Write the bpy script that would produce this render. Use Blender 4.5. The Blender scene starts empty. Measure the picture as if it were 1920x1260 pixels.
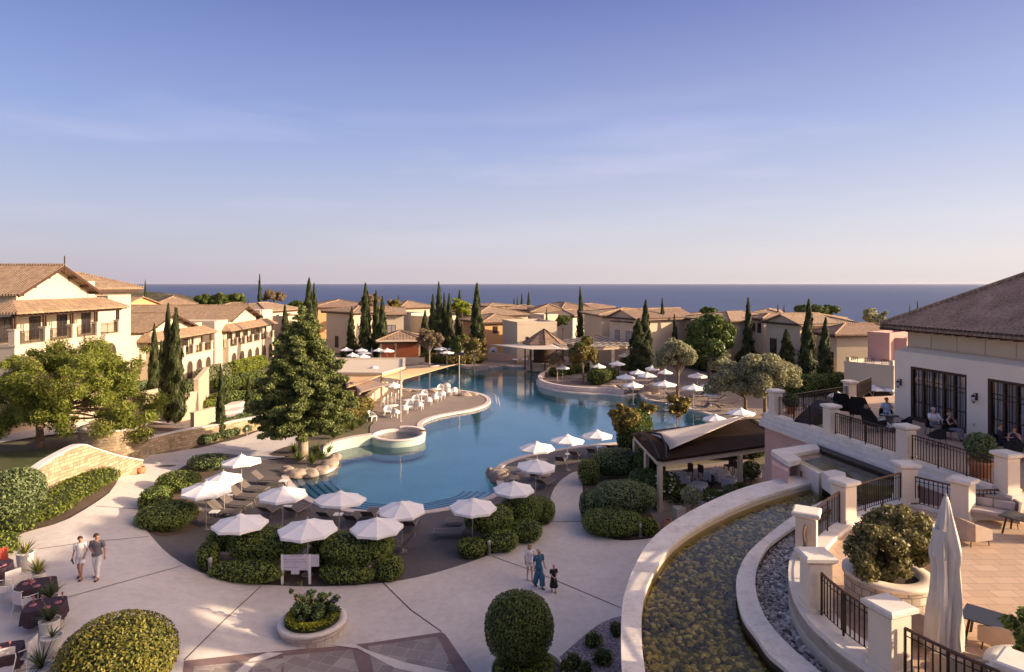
import bpy, math, random
import numpy as np
from mathutils import Vector, Matrix
from mathutils.geometry import delaunay_2d_cdt
random.seed(7); rng = np.random.default_rng(7)
R = math.radians; PI = math.pi
scene = bpy.context.scene
COL = scene.collection
CH, F, CX, HY = 13.2, 1200.0, 960.0, 531.0   # camera height, focal length, centre column and horizon row of the view

# ---------------------------------------------------------------- placing on level planes
def sstep(a, b, t):
    t = min(1, max(0, (t-a)/(b-a))); return t*t*(3-2*t)
def zg(x, y):
    z = 1.5*sstep(-9, -1, -0.8*x-0.6*y)
    z += 2.0*sstep(-36, -48, x)*sstep(40, 55, y)*(1-sstep(64, 80, y))
    if y > 118: z -= 5*sstep(118, 330, y)
    return z
def P(px, py, z=0.0):
    Y = F*(CH-z)/(py-HY); return Vector(((px-CX)/F*Y, Y, z))
def G(px, py):
    z = 0
    for _ in range(12):
        p = P(px, py, z); z = z*.4+.6*zg(p.x, p.y)
    p = P(px, py, z); p.z = zg(p.x, p.y); return p
def XA(px, Y): return (px-CX)/F*Y
def ZA(py, Y): return CH-(py-HY)*Y/F

# ---------------------------------------------------------------- objects
def link(o, parent=None):
    COL.objects.link(o)
    if parent is not None: o.parent = parent
    return o
def tag(o, label=None, cat=None, group=None, kind=None):
    if label: o['label'] = label
    if cat: o['category'] = cat
    if group: o['group'] = group
    if kind: o['kind'] = kind
    return o
def thing(name, label, cat, loc=(0, 0, 0), rz=0, group=None):
    o = bpy.data.objects.new(name, None); o.empty_display_size = .2
    link(o); o.location = loc; o.rotation_euler = (0, 0, rz)
    return tag(o, label, cat, group)
def copy_thing(src, loc, rz=None, label=None, scale=None, group=None):
    def cp(o, par):
        c = o.copy(); COL.objects.link(c); c.parent = par
        for ch in o.children: cp(ch, c)
        return c
    c = cp(src, None); c.location = loc
    if rz is not None: c.rotation_euler = (0, 0, rz)
    if scale is not None: c.scale = scale if hasattr(scale, '__len__') else (scale,)*3
    if label: c['label'] = label
    if group: c['group'] = group
    return c
ORD = ['first','second','third','fourth','fifth','sixth','seventh','eighth','ninth','tenth','eleventh','twelfth','thirteenth','fourteenth','fifteenth','sixteenth','seventeenth','eighteenth','nineteenth','twentieth']
def nth(i, n, side='left'):
    if i == 0: return side+'most'
    other = 'right' if side == 'left' else ('left' if side == 'right' else 'far')
    if i == n-1: return other+'most' if other != 'far' else 'farthest'
    return ORD[i]+' from the '+side

def np_mesh(name, V, faces, uvs=None, smooth=False):
    """faces: (n,k) int array"""
    me = bpy.data.meshes.new(name)
    V = np.asarray(V, dtype=np.float32); Fc = np.asarray(faces, dtype=np.int32)
    n, k = Fc.shape
    me.vertices.add(len(V)); me.vertices.foreach_set('co', V.ravel())
    me.loops.add(n*k); me.loops.foreach_set('vertex_index', Fc.ravel())
    me.polygons.add(n); me.polygons.foreach_set('loop_start', np.arange(0, n*k, k, dtype=np.int32))
    me.update(calc_edges=True)
    if smooth: me.polygons.foreach_set('use_smooth', np.ones(n, dtype=bool))
    return me

class MB:
    def __init__(s): s.v = []; s.f = []; s.sm = []
    def add(s, vs, fs, sm=False, M=None):
        b = len(s.v)
        for p in vs:
            p = Vector(p); s.v.append(tuple(M @ p) if M is not None else tuple(p))
        for q in fs: s.f.append(tuple(b+i for i in q)); s.sm.append(sm)
        return s
    def box(s, x0, x1, y0, y1, z0, z1, M=None):
        if x0 > x1: x0, x1 = x1, x0
        if y0 > y1: y0, y1 = y1, y0
        if z0 > z1: z0, z1 = z1, z0
        return s.add([(x0,y0,z0),(x1,y0,z0),(x1,y1,z0),(x0,y1,z0),(x0,y0,z1),(x1,y0,z1),(x1,y1,z1),(x0,y1,z1)],
              [(3,2,1,0),(4,5,6,7),(0,1,5,4),(1,2,6,5),(2,3,7,6),(3,0,4,7)], M=M)
    def cbox(s, cx, cy, z0, sx, sy, sz, rz=0):
        M = Matrix.Translation((cx, cy, z0)) @ Matrix.Rotation(rz, 4, 'Z')
        return s.box(-sx/2, sx/2, -sy/2, sy/2, 0, sz, M)
    def frustum(s, cx, cy, z0, sx, sy, sz, tx, ty, rz=0):
        M = Matrix.Translation((cx, cy, z0)) @ Matrix.Rotation(rz, 4, 'Z')
        a, b, c, d = sx/2, sy/2, tx/2, ty/2
        return s.add([(-a,-b,0),(a,-b,0),(a,b,0),(-a,b,0),(-c,-d,sz),(c,-d,sz),(c,d,sz),(-c,d,sz)],
              [(3,2,1,0),(4,5,6,7),(0,1,5,4),(1,2,6,5),(2,3,7,6),(3,0,4,7)], M=M)
    def beam(s, a, b, w, h):
        """rectangular bar from a to b, width w (horizontal), height h, centred"""
        a = Vector(a); b = Vector(b); d = b-a
        if d.length < 1e-6: return s
        dn = d.normalized(); up = Vector((0,0,1))
        if abs(dn.z) > .99: up = Vector((0,1,0))
        sd = dn.cross(up).normalized(); up = sd.cross(dn).normalized()
        vs = []
        for p in (a, b):
            for i, j in ((-1,-1),(1,-1),(1,1),(-1,1)): vs.append(p+sd*i*w/2+up*j*h/2)
        return s.add(vs, [(0,1,2,3),(7,6,5,4),(4,5,1,0),(5,6,2,1),(6,7,3,2),(7,4,0,3)])
    def prism(s, pts, z0, z1, M=None):
        """vertical prism over 2-D points; z1/z0 number or list"""
        pts = [tuple(p)[:2] for p in pts]
        ar = sum(pts[i][0]*pts[(i+1)%len(pts)][1]-pts[(i+1)%len(pts)][0]*pts[i][1] for i in range(len(pts)))
        n = len(pts)
        zt = list(z1) if hasattr(z1, '__len__') else [z1]*n
        zb = list(z0) if hasattr(z0, '__len__') else [z0]*n
        if ar < 0: pts = pts[::-1]; zt = zt[::-1]; zb = zb[::-1]
        vs = [(p[0],p[1],zb[i]) for i, p in enumerate(pts)]+[(p[0],p[1],zt[i]) for i, p in enumerate(pts)]
        return s.add(vs, [tuple(range(n-1,-1,-1)), tuple(range(n,2*n))]+[(i,(i+1)%n,(i+1)%n+n,i+n) for i in range(n)], M=M)
    def tube(s, pts, r, n=6, closed=False, caps=True):
        pts = [Vector(p) for p in pts]; m = len(pts)
        rs = list(r) if hasattr(r, '__len__') else [r]*m
        vs = []; prev = None
        for i, p in enumerate(pts):
            if closed: d = pts[(i+1)%m]-pts[i-1]
            else: d = pts[min(i+1,m-1)]-pts[max(i-1,0)]
            if d.length < 1e-9: d = Vector((0,0,1))
            d.normalize()
            if prev is None:
                up = Vector((0,0,1)) if abs(d.z) < .9 else Vector((1,0,0)); a = d.cross(up).normalized()
            else:
                a = (prev-d*prev.dot(d)); a = a.normalized() if a.length > 1e-6 else d.orthogonal().normalized()
            prev = a; b = d.cross(a)
            for k in range(n):
                t = 2*PI*k/n; vs.append(p+(a*math.cos(t)+b*math.sin(t))*rs[i])
        fs = []
        for i in range(m if closed else m-1):
            j = (i+1)%m
            for k in range(n): fs.append((i*n+k, i*n+(k+1)%n, j*n+(k+1)%n, j*n+k))
        s.add(vs, fs, True)
        if caps and not closed: s.add(vs[:n], [tuple(range(n-1,-1,-1))]); s.add(vs[-n:], [tuple(range(n))])
        return s
    def lathe(s, prof, cx=0, cy=0, n=24, a0=0, a1=2*PI, sm=True, M=None):
        full = abs(a1-a0-2*PI) < 1e-6; cols = n if full else n+1
        vs = []
        for k in range(cols):
            t = a0+(a1-a0)*k/n
            for (r, z) in prof: vs.append((cx+r*math.cos(t), cy+r*math.sin(t), z))
        m = len(prof); fs = []
        for k in range(n):
            k2 = (k+1)%cols
            for i in range(m-1):
                fs.append((k*m+i, k2*m+i, k2*m+i+1, k*m+i+1))
        return s.add(vs, fs, sm, M=M)
    def loft(s, rings, sm=True, caps=True, M=None):
        n = len(rings[0]); vs = [p for r_ in rings for p in r_]
        fs = [(i*n+k, i*n+(k+1)%n, (i+1)*n+(k+1)%n, (i+1)*n+k) for i in range(len(rings)-1) for k in range(n)]
        if caps: fs += [tuple(range(n-1,-1,-1)), tuple(range((len(rings)-1)*n, len(rings)*n))]
        return s.add(vs, fs, sm, M=M)
    def ribbon(s, A, B):
        """flat strip between polylines A and B of 3-D points"""
        n = len(A); return s.add(list(A)+list(B), [(i,i+1,n+i+1,n+i) for i in range(n-1)])
    def wall(s, A, B, z0A, zt):
        """solid strip between two polylines with bottom z0 and top zt (numbers or lists)"""
        n = len(A); g = lambda z, i: z[i] if hasattr(z, '__len__') else z
        vs = []
        for i in range(n):
            a, b = A[i], B[i]
            vs += [(a[0],a[1],g(z0A,i)),(b[0],b[1],g(z0A,i)),(b[0],b[1],g(zt,i)),(a[0],a[1],g(zt,i))]
        fs = [(3,2,1,0),(4*n-4,4*n-3,4*n-2,4*n-1)]
        for i in range(n-1):
            o = 4*i
            fs += [(o,o+1,o+5,o+4),(o+1,o+2,o+6,o+5),(o+2,o+3,o+7,o+6),(o+3,o,o+4,o+7)]
        return s.add(vs, fs)
    def build(s, name, mat, parent=None, smooth=None, bevel=0, kind=None, uv=True):
        me = bpy.data.meshes.new(name); me.from_pydata(s.v, [], s.f); me.update()
        for p, sm in zip(me.polygons, s.sm): p.use_smooth = sm if smooth is None else smooth
        if uv and s.f: auto_uv(me, uv if callable(uv) else None)
        me.materials.append(mat); o = bpy.data.objects.new(name, me); link(o, parent)
        if bevel:
            b = o.modifiers.new('bevel', 'BEVEL'); b.width = bevel; b.segments = 2; b.limit_method = 'ANGLE'
        if kind: o['kind'] = kind
        return o

def cyl_uv(r): return lambda i, c: math.atan2(c.y, c.x)*r
def auto_uv(me, ufun=None):
    uvl = me.uv_layers.new(name='UVMap'); data = [0.0]*(2*len(me.loops)); vs = me.vertices
    for p in me.polygons:
        n = p.normal
        if abs(n.z) > .97: u = Vector((1,0,0)); v = Vector((0,1,0))
        else: u = Vector((-n.y, n.x, 0)).normalized(); v = n.cross(u)
        side = ufun is not None and abs(n.z) < .5; ref = None
        for li in p.loop_indices:
            vi = me.loops[li].vertex_index; c = vs[vi].co
            data[2*li] = c.dot(u); data[2*li+1] = c.dot(v)
            if side:
                q = ufun(vi, c)
                if ref is None: ref = q
                elif abs(q-ref) > 3 and ufun.__qualname__.startswith('cyl'): q += math.copysign(2*PI*math.hypot(c.x, c.y), ref-q)
                data[2*li] = q; data[2*li+1] = c.z
    uvl.data.foreach_set('uv', data)

# ---------------------------------------------------------------- materials
MATS = {}
class NT:
    def __init__(s, name):
        s.m = bpy.data.materials.new(name); s.m.use_nodes = True; s.t = s.m.node_tree; s.t.nodes.clear()
        s.out = s.n('ShaderNodeOutputMaterial')
    def n(s, typ, **kw):
        nd = s.t.nodes.new(typ)
        for k, v in kw.items():
            if k in nd.inputs: nd.inputs[k].default_value = v
            else: setattr(nd, k, v)
        return nd
    def l(s, a, b): s.t.links.new(a, b)
    def mix(s, fac, a, b, typ='MIX'):
        m = s.n('ShaderNodeMix', data_type='RGBA', blend_type=typ)
        for sock, val in ((m.inputs[0], fac), (m.inputs[6], a), (m.inputs[7], b)):
            if isinstance(val, bpy.types.NodeSocket): s.l(val, sock)
            elif isinstance(val, tuple): sock.default_value = (*val[:3], 1)
            else: sock.default_value = val
        return m.outputs[2]
    def noise(s, scale, detail=4, vec=None, rough=.55):
        nz = s.n('ShaderNodeTexNoise', Scale=scale, Detail=detail, Roughness=rough)
        s.l(vec if vec is not None else s.obj(), nz.inputs['Vector']); return nz.outputs['Fac']
    def obj(s):
        if not hasattr(s, '_o'): s._o = s.n('ShaderNodeTexCoord')
        return s._o.outputs['Object']
    def uv(s):
        s.obj(); return s._o.outputs['UV']
    def ramp(s, fac, stops, interp='LINEAR'):
        r = s.n('ShaderNodeValToRGB'); s.l(fac, r.inputs[0]); e = r.color_ramp.elements; r.color_ramp.interpolation = interp
        while len(e) < len(stops): e.new(.5)
        for i, (p, c) in enumerate(stops): e[i].position = p; e[i].color = (*c, 1) if hasattr(c, '__len__') else (c, c, c, 1)
        return r.outputs[0]
    def math(s, op, a, b=0.0):
        m = s.n('ShaderNodeMath', operation=op)
        for i, v in ((0, a), (1, b)):
            if isinstance(v, bpy.types.NodeSocket): s.l(v, m.inputs[i])
            else: m.inputs[i].default_value = v
        return m.outputs[0]
    def bump(s, h, strength=.5, dist=.02):
        b = s.n('ShaderNodeBump', Strength=strength, Distance=dist); s.l(h, b.inputs['Height']); return b.outputs[0]
    def principled(s, col, rough=.7, bump=None, metal=0, spec=.4):
        p = s.n('ShaderNodeBsdfPrincipled', Roughness=rough, Metallic=metal)
        p.inputs['Specular IOR Level'].default_value = spec
        if isinstance(col, bpy.types.NodeSocket): s.l(col, p.inputs['Base Color'])
        else: p.inputs['Base Color'].default_value = (*col, 1)
        if bump is not None: s.l(bump, p.inputs['Normal'])
        s.l(p.outputs[0], s.out.inputs[0]); return p
def vary(t, col, amt=.18, scale=.6, fine=14):
    a = t.noise(scale, 5); b = t.noise(fine, 3)
    f = t.math('ADD', t.math('MULTIPLY', a, .65), t.math('MULTIPLY', b, .35))
    lo = tuple(c*(1-amt) for c in col); hi = tuple(min(1, c*(1+amt)) for c in col)
    return t.ramp(f, [(.33, lo), (.67, hi)]), f
def plain(name, col, rough=.7, amt=.15, scale=.6, fine=14, metal=0, bump=.15, spec=.4, dist=.01):
    if name in MATS: return MATS[name]
    t = NT(name); c, f = vary(t, col, amt, scale, fine)
    t.principled(c, rough, t.bump(t.noise(fine*2, 3), bump, dist) if bump else None, metal, spec)
    MATS[name] = t.m; return t.m
def tile_roof(name, col):
    if name in MATS: return MATS[name]
    t = NT(name); uv = t.uv(); sp = t.n('ShaderNodeSeparateXYZ'); t.l(uv, sp.inputs[0])
    br = t.n('ShaderNodeTexBrick', Scale=1.0); t.l(uv, br.inputs['Vector'])
    br.inputs['Brick Width'].default_value = .24; br.inputs['Row Height'].default_value = .36; br.inputs['Mortar Size'].default_value = .012
    br.offset = 0; br.inputs['Bias'].default_value = 0.0
    br.inputs['Color1'].default_value = (*[c*.72 for c in col], 1); br.inputs['Color2'].default_value = (*[min(1, c*1.22) for c in col], 1)
    br.inputs['Mortar'].default_value = (*[c*.4 for c in col], 1)
    nz = t.noise(.5, 5); c = t.mix(t.ramp(nz, [(.35, 0.0), (.7, .45)]), br.outputs['Color'], tuple(c*.62 for c in col))
    w = t.math('ABSOLUTE', t.math('SINE', t.math('MULTIPLY', sp.outputs[0], PI/.24)))
    row = t.math('FRACT', t.math('MULTIPLY', sp.outputs[1], -1/.36))
    h = t.math('ADD', t.math('MULTIPLY', w, 1.0), t.math('MULTIPLY', row, .45))
    t.principled(c, .85, t.bump(h, 1, .06)); MATS[name] = t.m; return t.m
def stone_wall(name, col, bw=.42, rh=.2, mortar=.5, amt=.2):
    if name in MATS: return MATS[name]
    t = NT(name); uv = t.uv()
    nz = t.n('ShaderNodeTexNoise', Scale=1.7, Detail=2); t.l(uv, nz.inputs['Vector'])
    vm = t.n('ShaderNodeVectorMath', operation='MULTIPLY_ADD'); t.l(nz.outputs['Color'], vm.inputs[0]); vm.inputs[1].default_value = (.09,.05,0); t.l(uv, vm.inputs[2])
    br = t.n('ShaderNodeTexBrick', Scale=1.0); t.l(vm.outputs[0], br.inputs['Vector']); br.offset = .37; br.squash = .6; br.squash_frequency = 3
    br.inputs['Brick Width'].default_value = bw; br.inputs['Row Height'].default_value = rh; br.inputs['Mortar Size'].default_value = .012; br.inputs['Mortar Smooth'].default_value = .3
    br.inputs['Color1'].default_value = (*[c*(1-amt) for c in col], 1); br.inputs['Color2'].default_value = (*[min(1, c*(1+amt)) for c in col], 1)
    br.inputs['Mortar'].default_value = (*[c*mortar for c in col], 1)
    n2 = t.noise(6, 5); c = t.mix(t.ramp(n2, [(.4, 0.0), (.75, .35)]), br.outputs['Color'], tuple(c*.6 for c in col))
    h = t.math('SUBTRACT', t.math('MULTIPLY', n2, .6), br.outputs['Fac'])
    t.principled(c, .9, t.bump(h, .8, .03)); MATS[name] = t.m; return t.m
def leaf_mat(name, dark, light, trans=.25, rough=.55):
    if name in MATS: return MATS[name]
    t = NT(name); g = t.n('ShaderNodeNewGeometry')
    big = t.noise(1.1, 3)
    f = t.math('ADD', t.math('MULTIPLY', g.outputs['Random Per Island'], .7), t.math('MULTIPLY', big, .5))
    c = t.ramp(f, [(.15, dark), (.6, tuple((a+b)/2 for a, b in zip(dark, light))), (.95, light)])
    p = t.principled(c, rough, None, 0, .3)
    tr = t.n('ShaderNodeBsdfTranslucent'); t.l(c, tr.inputs[0])
    mx = t.n('ShaderNodeMixShader'); mx.inputs[0].default_value = trans
    t.l(p.outputs[0], mx.inputs[1]); t.l(tr.outputs[0], mx.inputs[2]); t.l(mx.outputs[0], t.out.inputs[0])
    MATS[name] = t.m; return t.m
def water_mat(name, tint, bump=.08, scale=3.0, rough=.03, ior=1.33):
    t = NT(name)
    mp = t.n('ShaderNodeMapping'); mp.inputs['Scale'].default_value = (1, 1.8, 1); t.l(t.obj(), mp.inputs[0])
    nz = t.noise(scale, 4, mp.outputs[0]); n2 = t.noise(scale*.12, 2, mp.outputs[0])
    h = t.math('ADD', t.math('MULTIPLY', nz, .5), n2); bm = t.bump(h, bump, .3)
    gl = t.n('ShaderNodeBsdfGlossy', Roughness=rough); t.l(bm, gl.inputs['Normal']); gl.inputs[0].default_value = (1, 1, 1, 1)
    tr = t.n('ShaderNodeBsdfTransparent'); tr.inputs[0].default_value = (*tint, 1)
    fr = t.n('ShaderNodeFresnel', IOR=ior); t.l(bm, fr.inputs['Normal'])
    mx = t.n('ShaderNodeMixShader'); t.l(fr.outputs[0], mx.inputs[0]); t.l(tr.outputs[0], mx.inputs[1]); t.l(gl.outputs[0], mx.inputs[2])
    t.l(mx.outputs[0], t.out.inputs[0]); MATS[name] = t.m; return t.m

M = {}
M['concrete'] = None
def concrete(name, col, amt=.1, sc=.25, rough=.8):
    t = NT(name); a = t.noise(sc, 6); b = t.noise(3.0, 6, rough=.7); s = t.noise(.9, 8, rough=.75)
    f = t.math('ADD', t.math('MULTIPLY', a, .5), t.math('MULTIPLY', b, .5))
    c = t.ramp(f, [(.3, tuple(x*(1-amt*1.3) for x in col)), (.5, col), (.7, tuple(min(1, x*(1+amt)) for x in col))])
    st = t.ramp(s, [(.56, 0.0), (.72, .5)]); c = t.mix(st, c, tuple(x*.78 for x in col))
    t.principled(c, rough, t.bump(b, .15, .01), 0, .3); MATS[name] = t.m; return t.m
M['plaza'] = concrete('pale_concrete', (.63,.57,.525), .17, .35)
M['deck'] = concrete('dark_deck', (.13,.115,.118), .1, .4)
M['bardeck'] = concrete('brown_deck', (.27,.215,.19), .1, .4)
M['soil'] = plain('dry_soil', (.11,.075,.055), .95, .3, .5, 8)
M['ground'] = plain('ground_cover', (.15,.13,.085), .95, .35, .12, 5)
M['grass'] = plain('lawn_grass', (.075,.085,.03), .95, .3, .8, 30, bump=.5)
M['cream'] = plain('cream_render', (.60,.50,.37), .9, .07, .4, 9)
M['white_r'] = plain('white_render', (.60,.51,.40), .9, .06, .4, 9)
M['tan'] = plain('tan_render', (.52,.40,.29), .9, .08, .4, 9)
M['orange'] = plain('orange_render', (.60,.36,.17), .9, .08, .4, 9)
M['peach'] = plain('peach_render', (.62,.40,.28), .9, .08, .4, 9)
M['pink'] = plain('pink_render', (.66,.40,.33), .9, .08, .5, 9)
M['dusty'] = plain('dusty_pink_render', (.50,.30,.27), .9, .08, .5, 9)
M['facade'] = plain('pale_facade_render', (.88,.765,.62), .9, .05, .4, 9)
M['pillar'] = plain('pillar_stone', (.80,.68,.54), .85, .07, 1.5, 20)
M['capst'] = plain('cap_limestone', (.78,.71,.62), .8, .14, 2.5, 25)
M['rim'] = plain('limestone_rim', (.74,.68,.61), .7, .12, 2.0, 22)
M['coping'] = plain('pool_coping', (.66,.56,.50), .7, .1, 1.2, 12)
M['wood'] = plain('dark_timber', (.065,.032,.02), .7, .3, 3, 30)
M['louver'] = plain('brown_louver', (.028,.017,.012), .8, .3, 1, 20)
M['louver'].node_tree.nodes['Principled BSDF'].inputs['Specular IOR Level'].default_value = .05
M['door_red'] = plain('russet_shutter', (.24,.065,.025), .6, .15, 2, 20)
M['iron'] = plain('dark_iron', (.035,.022,.018), .45, .2, 3, 20, metal=.3)
M['handrail'] = plain('bronze_handrail', (.13,.065,.04), .5, .2, 3, 20)
M['canvas'] = plain('white_canvas', (.88,.86,.84), .85, .05, 2, 30)
M['cream_canvas'] = plain('cream_canvas', (.66,.60,.53), .85, .06, 2, 30)
M['sail'] = plain('tan_sail', (.62,.40,.22), .9, .05, 1, 20)
M['brownsail'] = plain('taupe_sail', (.30,.22,.18), .9, .05, 1, 20)
M['palesail'] = plain('pale_sail', (.60,.52,.44), .9, .05, 1, 20)
M['pole'] = plain('pole_metal', (.55,.50,.46), .4, .08, 2, 20, metal=.3)
M['mesh'] = plain('taupe_sling', (.14,.115,.105), .8, .1, 4, 40)
M['frame'] = plain('lounger_frame', (.28,.25,.235), .45, .1, 4, 20, metal=.3)
M['whitep'] = plain('white_plastic', (.80,.78,.75), .45, .04, 3, 20, bump=0)
M['black'] = plain('black_fabric', (.018,.016,.018), .8, .2, 4, 30)
M['plum'] = plain('plum_tablecloth', (.045,.025,.038), .8, .2, 4, 30)
M['linen'] = plain('white_linen', (.88,.86,.92), .85, .05, 4, 30)
M['glass'] = plain('dark_glass', (.035,.032,.035), .08, .3, 1, 5, bump=0, spec=.8)
M['curtain'] = plain('sheer_curtain', (.34,.31,.34), .6, .2, 1.5, 9, bump=0)
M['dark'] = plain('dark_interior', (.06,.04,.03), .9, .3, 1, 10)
M['terra'] = plain('terracotta_pot', (.48,.21,.11), .8, .15, 3, 20)
M['potw'] = plain('white_pot', (.70,.66,.62), .6, .06, 3, 20)
M['bark'] = plain('tree_bark', (.20,.135,.09), .95, .35, 3, 12, bump=.8, dist=.03)
M['barkp'] = plain('pale_bark', (.42,.33,.25), .95, .3, 3, 12, bump=.6, dist=.02)
M['rock'] = plain('pale_rock', (.40,.32,.26), .95, .3, 1.5, 8, bump=1, dist=.08)
M['roof'] = tile_roof('clay_roof_tiles', (.42,.285,.18))
M['roof_b'] = tile_roof('brown_roof_tiles', (.33,.22,.155)); M['roof_c'] = tile_roof('sandy_roof_tiles', (.43,.30,.20)); M['roof_d'] = tile_roof('dusty_roof_tiles', (.36,.235,.165))
M['stone'] = stone_wall('cream_rubble_stone', (.47,.355,.235), .42, .2, .45, .3)
M['stone2'] = stone_wall('planter_stone', (.60,.50,.38), .36, .19, .45)
M['stone3'] = stone_wall('pale_planter_stone', (.60,.53,.47), .55, .3, .5, .1)
M['sofa'] = plain('taupe_woven', (.46,.35,.27), .85, .12, 5, 60)
M['cushion'] = plain('beige_cushion', (.55,.46,.42), .9, .06, 4, 30)
M['slate'] = plain('slate_tabletop', (.04,.045,.055), .35, .1, 4, 20, bump=0)
M['poolwall'] = plain('pool_mosaic', (.46,.55,.47), .5, .12, 6, 40, bump=0)
M['poolfloor'] = plain('pool_floor', (.42,.82,.90), .5, .1, .3, 4, bump=0)
M['polestep'] = plain('pool_step', (.36,.66,.74), .5, .06, 1, 8, bump=0)
M['stepline'] = plain('step_nosing', (.04,.17,.25), .5, .1, 1, 8, bump=0)
M['skin'] = plain('warm_skin', (.50,.27,.18), .6, .05, 4, 20, bump=0)
def cloth(name, col): return plain(name, col, .85, .08, 6, 40)

# leaves
L_hedge = leaf_mat('hedge_leaves', (.05,.08,.018), (.31,.38,.085))
L_yel = leaf_mat('golden_leaves', (.16,.14,.025), (.48,.40,.07))
L_cyp = leaf_mat('cypress_leaves', (.018,.030,.008), (.085,.10,.025), .15)
L_con = leaf_mat('conifer_needles', (.035,.055,.014), (.25,.28,.085), .15)
L_fea = leaf_mat('feathery_leaves', (.08,.10,.018), (.36,.40,.07), .4)
L_pink = leaf_mat('seed_pods', (.20,.12,.08), (.36,.25,.16), .3)
L_oli = leaf_mat('olive_leaves', (.11,.115,.05), (.52,.50,.29), .3)
L_dark = leaf_mat('glossy_dark_leaves', (.02,.04,.009), (.18,.23,.045), .2, .4)
L_mag = leaf_mat('magnolia_leaves', (.05,.045,.012), (.36,.27,.07), .2, .35)
L_dry = leaf_mat('dry_leaves', (.12,.085,.05), (.36,.27,.16), .25)
L_grey = leaf_mat('grey_green_leaves', (.06,.09,.035), (.27,.33,.14), .2)
L_lime = leaf_mat('lime_leaves', (.12,.16,.012), (.38,.42,.05), .3)
L_bl = leaf_mat('strap_leaves', (.05,.07,.015), (.22,.26,.06), .25)
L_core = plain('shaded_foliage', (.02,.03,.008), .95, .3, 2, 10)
L_flower = plain('white_petals', (.8,.78,.76), .7, .03, 3, 20, bump=0)
# ---------------------------------------------------------------- foliage
def unit(n):
    v = rng.normal(size=(n, 3)); return v/np.linalg.norm(v, axis=1)[:, None]
def leaf_quads(Pt, Nn, size, jit=.6, aspect=1.5, up=0.0):
    """one diamond leaf per point, roughly facing Nn"""
    n = len(Pt); N = Nn+unit(n)*jit; N /= np.linalg.norm(N, axis=1)[:, None]+1e-9
    A = unit(n); A[:, 2] += up; A -= N*(A*N).sum(1)[:, None]; A /= np.linalg.norm(A, axis=1)[:, None]+1e-9
    B = np.cross(N, A); s = (size*(.6+.8*rng.random(n)))[:, None]
    V = np.stack([Pt-A*s*aspect*.5, Pt+B*s*.42-A*s*.05, Pt+A*s*aspect*.5, Pt-B*s*.42-A*s*.05], 1).reshape(-1, 3)
    return V, np.arange(4*n).reshape(n, 4)
def foliage(name, parts, mat, parent, mats=None):
    """parts: list of (V,F[,matindex])"""
    Vs, Fs, Ms, b = [], [], [], 0
    for p in parts:
        Vs.append(p[0]); Fs.append(p[1]+b); b += len(p[0]); Ms += [p[2] if len(p) > 2 else 0]*len(p[1])
    me = np_mesh(name, np.concatenate(Vs), np.concatenate(Fs))
    me.materials.append(mat)
    for m in (mats or []): me.materials.append(m)
    if mats: me.polygons.foreach_set('material_index', np.array(Ms, dtype=np.int32))
    o = bpy.data.objects.new(name, me); link(o, parent); return o
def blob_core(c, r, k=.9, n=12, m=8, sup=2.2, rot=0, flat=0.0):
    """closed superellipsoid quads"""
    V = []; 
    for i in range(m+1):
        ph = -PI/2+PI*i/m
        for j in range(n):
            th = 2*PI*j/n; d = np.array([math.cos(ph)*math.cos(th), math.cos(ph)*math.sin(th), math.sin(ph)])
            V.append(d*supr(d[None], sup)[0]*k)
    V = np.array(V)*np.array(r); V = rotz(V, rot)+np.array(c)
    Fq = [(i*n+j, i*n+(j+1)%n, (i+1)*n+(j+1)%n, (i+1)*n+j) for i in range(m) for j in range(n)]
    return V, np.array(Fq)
def supr(D, p): return ((np.abs(D)**p).sum(1)+1e-9)**(-1/p)
def rotz(V, a):
    c, s = math.cos(a), math.sin(a); W = V.copy(); W[:, 0] = V[:, 0]*c-V[:, 1]*s; W[:, 1] = V[:, 0]*s+V[:, 1]*c; return W
def lump(D, seed, fr=3.0):
    r2 = np.random.default_rng(seed); o = np.zeros(len(D))
    for k in range(5):
        w = r2.normal(size=3)*fr*(1+.6*k); o += np.sin(D@w+r2.random()*6.3)/(1+.7*k)
    return o/2
def hedge_blob(name, label, cat, loc, r, rot=0, mat=L_hedge, dens=230, size=.085, sup=2.6, lumpy=.05, seed=0, group=None, extra=None, stem=None, core=True, jit=.75):
    """clipped shrub: r = half sizes; stands on loc"""
    t = thing(name, label, cat, loc, rot, group); r = np.array(r, float); cz = r[2] if stem is None else stem
    area = 4*PI*(((r[0]*r[1])**1.6+(r[0]*r[2])**1.6+(r[1]*r[2])**1.6)/3)**(1/1.6)
    n = int(area*dens); D = unit(n); D = D[D[:, 2] > -.75] if stem is None else D
    n = len(D); k = supr(D, sup)*(1+lumpy*lump(D, seed))
    k *= 1-.12*rng.random(n)**2+.03*rng.random(n)
    st = rng.random(n) < .02; k[st] *= 1+.05*rng.random(st.sum())
    Pt = D*k[:, None]*r; N = D/r; N /= np.linalg.norm(N, axis=1)[:, None]
    Pt[:, 2] += cz; parts = [leaf_quads(Pt, N, size, jit)]
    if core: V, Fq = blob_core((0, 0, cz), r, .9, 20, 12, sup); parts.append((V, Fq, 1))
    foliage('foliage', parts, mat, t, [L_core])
    return t
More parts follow.
